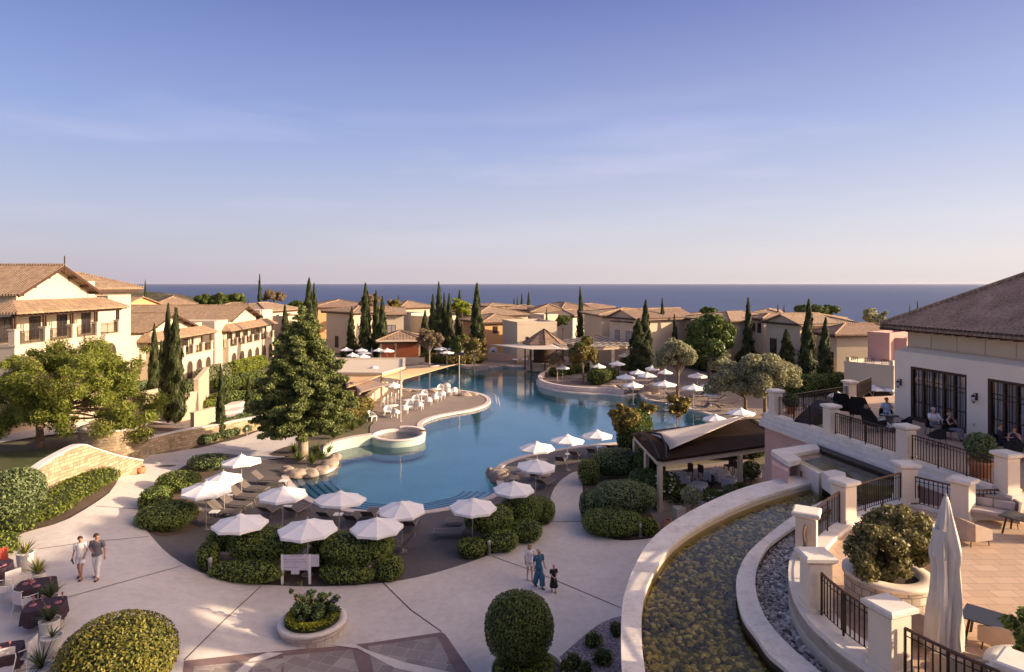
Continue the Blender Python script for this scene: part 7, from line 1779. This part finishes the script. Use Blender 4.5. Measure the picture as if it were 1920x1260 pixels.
def stand(step=.18, lean=0, arms=((.26,.02,1.13,.28,-.06,.88),(-.26,.02,1.13,-.28,-.06,.88)), face=(0,-1,0)):
    a, b = arms
    return dict(pelvis=(0,0,.95), waist=(0,-.01,1.12), chest=(0,-.02,1.34), neck=(0,-.02,1.50), head=(0,-.035,1.60), face=face, lsh=(.185,-.01,1.42), rsh=(-.185,-.01,1.42),
        lel=a[:3], lwr=a[3:], rel=b[:3], rwr=b[3:], lhip=(.09,0,.90), rhip=(-.09,0,.90), lkn=(.09,-step*.75,.50), rkn=(-.09,step*.1,.49), lan=(.09,-step,.09), ran=(-.09,step,.11), lft=(.09,-step-.15,.035), rft=(-.09,step-.14,.045))
def sit(back=.12, arms=((.25,-.05,.78,.16,-.28,.80),(-.25,-.05,.78,-.16,-.28,.80)), face=(0,-1,0), seat=.50, legs=.42, cross=0):
    a, b = arms
    return dict(sit=1, pelvis=(0,0,seat+.02), waist=(0,back*.3,seat+.19), chest=(0,back*.7,seat+.42), neck=(0,back*.9,seat+.58), head=(0,back*.85,seat+.68), face=face, lsh=(.18,back*.8,seat+.50), rsh=(-.18,back*.8,seat+.50),
        lel=a[:3], lwr=a[3:], rel=b[:3], rwr=b[3:], lhip=(.09,-.02,seat), rhip=(-.09,-.02,seat), lkn=(.10,-.44,seat+.03), rkn=(-.10+cross*.1,-.44,seat+.03+cross*.08), lan=(.10,-legs-.05,.10), ran=(-.10+cross*.2,-legs-.05-cross*.1,.10+cross*.12), lft=(.10,-legs-.2,.035), rft=(-.10+cross*.2,-legs-.2-cross*.1,.045+cross*.1))
p = G(151, 1086); person('woman in a white playsuit and dark ankle boots walking left of the man', (p.x,p.y,p.z+.035), R(12), 1.68, stand(.15, arms=((.24,.03,1.16,.22,-.16,.98),(-.24,.02,1.15,-.26,-.08,.92)), face=(.6,-1,0)), [('shirt',('white_cotton',(.80,.76,.76))), ('legs',('white_cotton',(0,0,0)),.36,1.15)], (.05,.025,.02), (.42,.21,.14), fem=True, group='people walking on the plaza')
MB().loft([[Vector((-.27+.02*math.cos(a)+.10*f,-.09+.05*math.sin(a)-.1*f,.86-.2*f)) for a in (0,1.57,3.14,4.71)] for f in (0,1)]).build('clutch_bag', M['black'], thing('clutch_bag', 'small dark clutch held by the woman in the white playsuit', 'bag', (p.x,p.y,p.z+.035), R(12)))
p = G(182, 1086); person('man in a grey shirt and white trousers walking beside the woman in white', (p.x,p.y,p.z+.035), R(8), 1.80, stand(.17, arms=((.27,.0,1.16,.33,-.12,.93),(-.27,.02,1.17,-.06,-.20,1.10)), face=(1,-.5,0)), [('shirt',('grey_linen_shirt',(.16,.15,.18))), ('legs',('white_trousers',(.76,.72,.70)),1)], (.045,.022,.015), (.48,.26,.18), group='people walking on the plaza')
p = G(1010, 1102); person('woman in a long blue jumpsuit walking in the middle of the trio', (p.x,p.y,.035), R(25), 1.66, stand(.2, arms=((.24,.02,1.15,.30,-.02,.93),(-.23,.05,1.15,-.24,-.03,.92)), face=(.3,-1,-.1)), [('shirt',('blue_jumpsuit',(.045,.14,.24))), ('legs',('blue_jumpsuit',(0,0,0)),1,1.9)], (.62,.42,.28), (.50,.28,.20), fem=True, group='people walking on the plaza')
p = G(993, 1089); person('girl with long fair hair in white shorts and top behind the woman in blue', (p.x,p.y,.035), R(20), 1.60, stand(.1, arms=((.22,-.02,1.16,.12,-.22,1.30),(-.23,.02,1.15,-.24,-.05,.95))), [('shirt',('white_top',(.78,.74,.74))), ('legs',('white_top',(0,0,0)),.3,1.1)], (.34,.20,.10), (.55,.32,.24), fem=True, long_hair=True, group='people walking on the plaza', shoes=('white',(.7,.68,.66)))
p = G(1038, 1111); person('small child in a black dress and pink cap walking at the right of the trio', (p.x,p.y,.035), R(15), 1.16, stand(.12, arms=((.23,-.02,1.16,.08,-.16,1.02),(-.23,-.02,1.16,-.08,-.16,1.02))), [('shirt',('black_dress',(.02,.014,.018))), ('maxi',('black_dress',(0,0,0)),.62)], (.3,.18,.1), (.52,.30,.22), fem=True, cap=(.75,.22,.36), group='people walking on the plaza', shoes=('pink',(.5,.3,.28)))

# ================================================================ upper terrace seating
def shell_chair(mat='black', h=.84, frame='iron', w=.30):
    t = thing('terrace_chair', 'x', 'chair'); m = MB(); m.box(-w,w,-.27,.24,.40,.46)
    A, B = [], []
    for k in range(13): a = PI*(-.12+1.24*k/12); A.append((w*1.12*math.cos(a), .05+.30*math.sin(a))); B.append((w*1.0*math.cos(a), .03+.25*math.sin(a)))
    zt = [.60+(h-.60)*max(0, math.sin(max(0, min(PI, PI*(-.12+1.24*k/12)))))**1.2 for k in range(13)]; m.wall(A, B, .38, zt); m.build('seat_shell', M[mat], t)
    for sx2 in (-w+.06, w-.06):
        for sy2 in (-.22, .2): MB().tube([(sx2,sy2,.4),(sx2*1.2,sy2*1.2,0)], .013, 6).build('leg', M[frame], t)
    return t
bc = shell_chair(); cnt = [0]
def put_chair(x, y, z, a, label, proto, group, s=1, first=[]):
    if proto.name not in first: first.append(proto.name); c = proto; c.location = (x,y,z); c.rotation_euler.z = R(a)
    else: c = copy_thing(proto, (x,y,z), R(a))
    c.scale = (s,)*3; c['label'] = label; c['group'] = group; return c
def TUp(px, py): p = P(px, py, TU); return p
blk = 'black terrace chairs'
p = TUp(1695, 812); put_chair(p.x, p.y, TU, 250, 'black chair right of the first round table, near the corner of the restaurant', bc, blk)
p = TUp(1757, 836); put_chair(p.x, p.y, TU, 175, 'black chair with its back to the railing at the second table', bc, blk)
p = TUp(1900, 860); put_chair(p.x, p.y, TU, 150, 'black chair of the seated woman at the right picture edge', bc, blk)
# tall winged lounge chairs
wc = thing('lounge_chair', 'x', 'lounge chair'); m = MB(); m.box(-.38,.38,-.4,.3,.30,.42)
m.loft([[(-.40,.22,.3),(.40,.22,.3),(.40,.34,.3),(-.40,.34,.3)], [(-.44,.42,.8),(.44,.42,.8),(.44,.50,.8),(-.44,.50,.8)], [(-.30,.72,1.25),(.30,.72,1.25),(.30,.76,1.25),(-.30,.76,1.25)]], sm=False); m.box(-.44,-.36,-.35,.4,.40,.62).box(.36,.44,-.35,.4,.40,.62); m.build('seat_shell', M['black'], wc)
for a in (-.32,.32):
    for b in (-.33,.27): MB().tube([(a,b,.3),(a*1.1,b*1.1,0)], .014, 6).build('leg', M['iron'], wc)
wl_ = [(1583,780,200,'left one of the two tall black lounge chairs by the rear railing'),(1612,788,205,'right one of the two tall black lounge chairs by the rear railing')]
for x, y, a, l in wl_: p = TUp(x, y); put_chair(p.x, p.y, TU, a-60, l, wc, 'tall black lounge chairs', 1.1)
p = TUp(1640, 808); put_chair(p.x, p.y, TU, 115, 'low black lounge chair under the reclining woman', wc, 'tall black lounge chairs', .95)
# covered daybed
p = TUp(1532, 790); t = thing('covered_daybed', 'long black covered daybed behind the railing at the far terrace end', 'daybed', p, R(38)); m = MB()
m.loft([[(x, y*s, z) for x, y, z in ((-1.5,-.55,0),(-1.5,.55,0),(-1.5,.5,.25),(-1.5,-.5,.25))] if 0 else [(xx,-.5,0),(xx,.5,0),(xx,.45,hh),(xx,-.45,hh)] for xx, hh, s in ((-1.5,.2,1),(-.9,.45,1),(0,.75,1),(.9,1.0,1),(1.4,.95,1),(1.5,.55,1))], sm=False); m.build('cover', M['black'], t)
def round_glass(px, py, label, r=.42, z0=TU, h=.74):
    p = P(px, py, z0); t = thing('terrace_table', label, 'table', p, 0, 'round terrace tables'); MB().lathe([(.01,h),(r,h),(r,h-.02),(.01,h-.02)], 0, 0, 24).build('table_top', M['slate'], t)
    MB().lathe([(.26,0),(.20,.15),(.11,.4),(.20,.65),(.26,h-.021)], 0, 0, 16).build('wire_base', M['frame'], t)
    g = MB()
    for k in range(3): g.lathe([(.03,h+.003),(.01,h+.02),(.01,h+.09),(.04,h+.13),(.035,h+.2)], .2*math.cos(k*2.1), .2*math.sin(k*2.1), 8)
    g.build('glasses', M['potw'], t); return p
tp = round_glass(1668, 806, 'round table before the man in sunglasses'); tp2 = round_glass(1759, 822, 'round table between the seated couple', .36)
gp2 = 'guests on the upper terrace'
p = TUp(1663, 794); person('man in sunglasses and pale blue shirt seated behind the first round table', (p.x,p.y,TU), R(-20), 1.78, sit(arms=((.25,-.12,.80,.05,-.22,1.05),(-.25,-.12,.80,-.12,-.30,.82))), [('shirt',('pale_blue_shirt',(.42,.50,.62))), ('legs',('dark_shorts',(.08,.08,.09)),.45)], (.05,.03,.02), glasses=True, group=gp2); put_chair(p.x+.0, p.y+.05, TU, -20, 'black chair of the man in sunglasses', bc, blk)
p = TUp(1637, 806); person('woman in a white top reclining in the low lounge chair by the railing', (p.x,p.y,TU+.02), R(50), 1.66, sit(.38, arms=((.24,.10,.66,.12,-.15,.62),(-.24,.10,.66,-.12,-.15,.62)), seat=.46, legs=.75, cross=1), [('shirt',('white_top',(0,0,0))), ('legs',('white_trousers',(0,0,0)),1)], (.30,.19,.11), fem=True, long_hair=True, group=gp2)
p = TUp(1752, 817); person('grey haired man in a white polo shirt seated left at the second table', (p.x,p.y,TU), R(-10), 1.78, sit(arms=((.25,-.12,.76,.10,-.34,.80),(-.25,-.12,.76,-.14,-.30,.78)), face=(.2,-1,-.3)), [('shirt',('white_polo',(.80,.76,.74))), ('legs',('grey_shorts',(.2,.2,.22)),.45)], (.50,.44,.40), (.58,.32,.24), group=gp2); put_chair(p.x, p.y+.05, TU, -10, 'black chair of the grey haired man', bc, blk)
p = TUp(1784, 824); person('woman in a black top and grey flowered skirt seated right at the second table', (p.x,p.y,TU), R(15), 1.66, sit(arms=((.23,-.08,.76,.02,-.22,.95),(-.25,-.10,.78,-.32,-.26,.86)), cross=.5), [('vest',('black_top',(.02,.016,.02))), ('legs',('flowered_skirt',(.20,.19,.24)),1,1.7)], (.42,.27,.15), (.55,.30,.22), fem=True, long_hair=False, group=gp2); put_chair(p.x, p.y+.05, TU, 15, 'black chair of the woman in the flowered skirt', bc, blk)
p = TUp(1880, 852); person('man in dark clothes seated by the second glazed door', (p.x,p.y,TU), R(35), 1.76, sit(), [('shirt',('navy_shirt',(.03,.025,.035)),'long'), ('legs',('navy_shirt',(0,0,0)),1)], (.12,.07,.05), (.55,.30,.22), group=gp2); put_chair(p.x, p.y+.05, TU, 35, 'black chair of the man in dark clothes', bc, blk)
p = TUp(1902, 856); person('young woman in a dark dress with long brown hair seated at the right picture edge', (p.x,p.y,TU), R(-35), 1.66, sit(arms=((.22,-.08,.78,.08,-.14,1.0),(-.24,-.12,.74,-.16,-.32,.72)), cross=1), [('vest',('dark_dress',(.045,.035,.05))), ('legs',('dark_dress',(0,0,0)),.5)], (.16,.075,.04), (.58,.33,.25), fem=True, long_hair=True, group=gp2)
def pot_bush(px, py, z0, label, pr, ph, rb2, zc, mat, pot='terra', dens=700, size=.07, group='potted plants'):
    p = P(px, py, z0); t = thing('potted_shrub', label, 'potted plant', p, 0, group); MB().lathe([(.01,0),(pr*.75,0),(pr*.97,ph*.8),(pr*1.06,ph*.82),(pr*1.08,ph),(pr*.93,ph),(pr*.9,ph-.06),(.01,ph-.06)], 0, 0, 24).build('pot', M[pot], t)
    Dd = unit(int(dens*4*rb2*rb2*3)); k = (1+.08*lump(Dd, 5))*(1-.22*rng.random(len(Dd))**2); V, Fq = blob_core((0,0,zc), (rb2,)*3, .82, 14, 10, 2)
    foliage('foliage', [leaf_quads(Dd*k[:,None]*rb2+np.array([0,0,zc]), Dd, size, 1), (V, Fq, 1)], mat, t, [L_core]); MB().tube([(0,0,ph-.1),(0,0,zc)], .04, 6).build('stem', M['bark'], t)
pot_bush(1838, 893, TU, 'terracotta pot with a round pale green shrub behind the railing', .40, .62, .52, 1.15, L_grey, size=.06)
pot_bush(1483, 775, TU, 'terracotta pot with dark foliage at the far terrace corner', .28, .4, .42, .7, L_dark)
# ================================================================ lower terrace furnishings
c = P(1660, 1150, TL); c = Vector((9.45, 16.1, TL)); t = thing('stone_planter', 'big round stone planter with wide coping on the lower terrace', 'planter', c)
MB().lathe([(.98,0),(.98,.84)], 0, 0, 48).build('wall', M['stone2'], t, uv=cyl_uv(.98)); MB().lathe([(.98,.84),(1.03,.85),(1.03,.94),(1.01,.955),(.70,.955),(.69,.94),(.69,.7)], 0, 0, 48).build('rim', M['pillar'], t); MB().lathe([(.72,.82),(.01,.86)], 0, 0, 24).build('soil', M['dark'], t)
L_bush = leaf_mat('bronze_bush_leaves', (.05,.058,.018), (.38,.32,.12), .25, .5)
s = thing('bush', 'big two lobed bronze green bush filling the round stone planter', 'bush', (c.x, c.y, TL+.86)); s.scale = (1.15,1.15,1.15); r2 = np.random.default_rng(12); C, Rr = [], []
for cx_, cy_, cz_, rr3, n_ in ((-.28,-.15,.50,.62,30),(.42,.25,.92,.62,34),(.75,.1,.45,.35,8)):
    for k in range(n_):
        d = r2.normal(size=3); d /= np.linalg.norm(d); C.append(np.array([cx_,cy_,cz_])+d*rr3*r2.uniform(.5,.95)*np.array([1,1,.8])); Rr.append(r2.uniform(.16,.26))
foliage('foliage', [crown_parts(C, Rr, 650, .062, flat=.9, shell=.45)], L_bush, s); m = MB()
for k in range(0, len(C), 4): m.tube([(0,0,-.04), tuple(C[k]*.5), tuple(C[k])], [.05,.03,.01], 5)
m.build('stem', M['bark'], s)
pp = Vector((9.22, 13.6, TL)); t = thing('closed_parasol', 'tall closed cream parasol standing on the lower terrace', 'parasol', pp); t.scale = (.82,.82,1); rr = []; nseg = 60
for i in range(26):
    f = i/25; z = 3.66-f*3.26; prof = .055+.24*min(1, f*2.6)**.8+.11*f; ring = []
    if f > .36: prof -= .07*min(1, (f-.36)*12)*(1-(f-.36)*.9)
    for k in range(nseg):
        a = 2*PI*k/nseg; pl_ = 1+(.24*math.sin(5*a+.9*math.sin(f*6)+1.6*f)+.13*math.sin(11*a+3*f+math.sin(f*9))+.06*math.sin(23*a-5*f))*min(1, f*3.5); ring.append((prof*pl_*math.cos(a), prof*pl_*math.sin(a)*.9, z+(.05*math.sin(4*a+1) if i == 25 else 0)))
    rr.append(ring)
MB().loft(rr[::-1]).build('folded_canopy', M['cream_canvas'], t)
MB().lathe([(.30,3.0),(.30,2.55),(.34,2.40)], 0, 0, 10, R(100), R(240)).build('upper_flap', M['cream_canvas'], t)
MB().tube([(0,0,0),(0,0,3.72)], .03, 10).build('pole', M['pole'], t); MB().lathe([(.34,0),(.34,.05),(.30,.08),(.05,.10),(.045,.35)], 0, 0, 24).build('base', M['potw'], t)
def low_table(px, py, label, s=.86, rz=.5, h=.62):
    p = P(px, py, TL+h); t = thing('low_table', label, 'table', (p.x,p.y,TL), rz, 'dark square tables on the lower terrace'); MB().cbox(0,0,h-.03,s,s,.03).build('table_top', M['slate'], t, bevel=.008)
    for a in (-s/2+.09, s/2-.09):
        for b in (-s/2+.09, s/2-.09): MB().beam((a*.75,b*.75,h-.031),(a,b,0),.04,.04).build('leg', M['iron'], t)
low_table(1848, 1155, 'dark square table right of the closed parasol', rz=.78); low_table(1912, 968, 'dark square table beside the woven loveseat', .9, .6, .60)
def sofa(x, y, rz, W_, label, name='loveseat', group='woven terrace seating', D_=.78, hb=.80):
    t = thing(name, label, 'sofa' if W_ > 1 else 'armchair', (x,y,TL), rz, group); m = MB(); w2 = W_/2
    A = [(-w2,-D_/2),(-w2-.06,D_/2-.1),(-w2+.1,D_/2+.05),(w2-.1,D_/2+.05),(w2+.06,D_/2-.1),(w2,-D_/2)]; B = [(-w2+.06,-D_/2),(-w2+.02,D_/2-.14),(-w2+.14,D_/2-.02),(w2-.14,D_/2-.02),(w2-.02,D_/2-.14),(w2-.06,-D_/2)]
    m.wall(A, B, .20, [.52,.74,hb,hb,.74,.52]); m.box(-w2+.05,w2-.05,-D_/2+.01,D_/2-.05,.20,.30); m.build('frame', M['sofa'], t)
    MB().box(-w2+.08,w2-.08,-D_/2+.0,D_/2-.08,.305,.44).build('seat_cushion', M['cushion'], t, bevel=.03)
    if W_ > 1:
        MB().box(-w2+.12,-.01,D_/2-.2,D_/2-.07,.45,.72).build('back_cushion', M['cushion'], t, bevel=.03); MB().box(.01,w2-.12,D_/2-.2,D_/2-.07,.45,.72).build('back_cushion', M['cushion'], t, bevel=.03)
    for a in (-w2+.08, w2-.08):
        for b in (-D_/2+.08, D_/2-.08): MB().tube([(a,b,.2),(a*1.05,b*1.08,0)], .015, 6).build('leg', M['iron'], t)
def TL_(px, py, z=.3): return P(px, py, TL+z)
p = TL_(1862, 962); sofa(p.x, p.y, R(-38), 1.45, 'taupe woven loveseat below the last pillar, facing the table')
p = TL_(1822, 1000); sofa(p.x, p.y, R(100), .72, 'taupe woven armchair just behind the closed parasol', 'armchair')
p = TL_(1716, 1172); sofa(p.x, p.y, R(128), 1.45, 'taupe woven loveseat between the railing and the stone planter')
p = TL_(1885, 1198); sofa(p.x, p.y, R(-150), .72, 'taupe woven armchair right of the dark square table', 'armchair')
p = TL_(1800, 1262); sofa(p.x, p.y, R(180), .72, 'taupe woven armchair at the bottom edge under the parasol', 'armchair')
p = TL_(1760, 1100); sofa(p.x, p.y, R(60), .72, 'taupe woven armchair half hidden behind the parasol next to the planter', 'armchair')
c = P(1966, 1262, TL+.8); t = thing('stone_planter', 'second round stone planter cut by the right picture edge', 'planter', (c.x,c.y,TL)); MB().lathe([(.95,0),(.95,.68)], 0, 0, 40).build('wall', M['stone2'], t, uv=cyl_uv(.95)); MB().lathe([(.95,.68),(1.0,.69),(1.0,.78),(.68,.78),(.68,.6)], 0, 0, 40).build('rim', M['capst'], t); MB().lathe([(.7,.7),(.01,.72)], 0, 0, 20).build('soil', M['dark'], t)
s = thing('bush', 'green bush in the second stone planter at the right picture edge', 'bush', (c.x,c.y,TL+.74)); C, Rr = [], []
for k in range(50): d = r2.normal(size=3); d /= np.linalg.norm(d); C.append(np.array([0,0,.55])+d*r2.uniform(.4,.9)*np.array([.75,.75,.65])); Rr.append(r2.uniform(.13,.22))
foliage('foliage', [crown_parts(C, Rr, 700, .06, flat=.9)], L_hedge, s); m = MB()
for k in range(0, 50, 5): m.tube([(0,0,0), tuple(C[k]*.5), tuple(C[k])], [.04,.025,.01], 5)
m.build('stem', M['bark'], s)
# ================================================================ bottom left: restaurant tables, white chairs, pots
def pot_spiky(px, py_rim, label, seed, mat=L_bl, n=60, L_=.62, pr=.26, ph=.62, w=.022):
    g = 0
    for _ in range(8): p = P(px, py_rim, g+ph); g = .4*g+.6*zg(p.x, p.y)
    p = P(px, py_rim, g+ph); t = thing('potted_plant', label, 'potted plant', (p.x,p.y,g+.03), 0, 'white pots of spiky plants, bottom left'); MB().lathe([(.01,0),(pr*.72,0),(pr*.95,ph*.6),(pr,ph-.04),(pr*1.04,ph-.03),(pr*1.04,ph),(pr*.9,ph),(pr*.88,ph-.06),(.01,ph-.05)], 0, 0, 24).build('pot', M['potw'], t)
    V, Fq = spiky(None, (0,0,ph-.06), n, L_, w, seed); foliage('leaves', [(V, Fq)], mat, t)
L_yb = leaf_mat('yellow_strap_leaves', (.14,.15,.02), (.42,.40,.09), .3); L_db = leaf_mat('dark_strap_leaves', (.02,.035,.012), (.13,.16,.06), .2)
pot_spiky(47, 1037, 'tall white pot with yellowish spiky plant, farthest of the row', 1, L_yb, 70, .75, .30, .75)
pot_spiky(71, 1075, 'white pot with arching yellow green plant behind the upper plum table', 2, L_yb, 90, .80, .27, .6)
pot_spiky(93, 1120, 'white pot with dark spiky plant between the two plum tables', 3, L_db, 80, .75, .27, .6)
pot_spiky(93, 1163, 'white pot with dense dark plant in front of the lower plum table', 4, L_db, 90, .75, .30, .62)
pot_spiky(97, 1194, 'white pot with sparse upright fleshy plant', 5, L_db, 16, .62, .30, .62, .03)
pot_spiky(77, 1252, 'white pot with long dark spiky leaves at the bottom edge', 6, L_db, 60, .85, .30, .7)
wchair = thing('white_chair', 'x', 'chair'); m = MB(); m.box(-.23,.23,-.23,.23,.42,.45)
bk = [[(x, .22+.06*(z-.45)+.05*math.cos(x*4), z) for x in (-.24,-.12,0,.12,.24)]+[(x, .24+.06*(z-.45)+.05*math.cos(x*4), z) for x in (.24,.12,0,-.12,-.24)] for z in (.45,.6,.75,.9)]; m.loft(bk, sm=False); m.build('seat_shell', plain('light_grey_mesh', (.58,.54,.54), .6, .05, 5, 40), wchair)
fr2 = MB()
for s_ in (-1, 1): fr2.tube([(s_*.25,-.22,.43),(s_*.29,-.2,.66),(s_*.28,.1,.68),(s_*.25,.24,.72)], .013, 6)
fr2.build('armrest', M['whitep'], wchair)
for a in (-.22,.22):
    for b in (-.22,.22): MB().tube([(a,b,.43),(a*1.25,b*1.3,0)], .013, 6).build('leg', M['whitep'], wchair)
for x, y, a, l in [(32,1100,60,'white chair at the upper plum table'),(48,1130,160,'white chair at the lower plum table seen from behind, nearer one'),(44,1112,40,'white chair between the two plum tables'),(4,1110,120,'white chair at the left edge by the red cushion'),(40,1232,-80,'white chair at the bottom left plum table'),(4,1262,30,'white chair at the extreme bottom left corner')]:
    g = 0
    for _ in range(8): p = P(x, y, g+.45); g = .4*g+.6*zg(p.x, p.y)
    p = P(x, y, g+.45); put_chair(p.x, p.y, g+.03, a, l, wchair, 'white chairs at the plum tables', 1.08)
for x, y, l in [(67,1095,'plum clothed table, upper one of the pair at the left'),(84,1134,'plum clothed table, lower one of the pair at the left'),(-4,1222,'plum clothed table cut by the left edge near the bottom'),(-14,1062,'plum clothed table cut by the left edge near the hedge')]:
    g = 0
    for _ in range(8): p = P(x, y, g+.76); g = .4*g+.6*zg(p.x, p.y)
    p = P(x, y, g+.76); cloth_table((p.x, p.y, g+.03), .35, l, 1.15, .95, 'plum', 'plum clothed tables, bottom left')
p = G(6, 1075); t = thing('red_cushion_chair', 'wooden chair with a red cushion at the left edge', 'chair', p, R(60)); MB().box(-.25,.25,-.25,.25,.42,.5).build('cushion', M['redcloth'], t); MB().box(-.26,.26,.22,.27,.3,.95).build('backrest', M['redcloth'], t)
for a in (-.22,.22):
    for b in (-.22,.22): MB().cbox(a,b,0,.04,.04,.42).build('leg', M['wood'], t)
# the hotel the photographer stands in, behind the view
t = thing('hotel', 'pale hotel building behind the viewpoint', 'hotel', (0,-8,0)); MB().box(-40,22,-20,3,-1,11.2).build('wall', M['cream'], t)

for i, (x, y, l) in enumerate([(29.5,19.0,'unseen tall pine added for shade beyond the right edge, nearer the hotel'),(30.5,25.0,'unseen tall pine added for shade beyond the right edge, behind the restaurant end')]):  # unseen pines added outside the view so their crowns shade the left plaza
    broad_tree('shade_pine', l, (x, y, 3.0), 9.5, (0,0,12.6), (4.8,4.8,2.4), 90, 1.2, L_con, 55, .2, 200+i, r0=.35, limbs=14, flat=.7, hollow=.05, group='unseen pines added to shade the plaza')
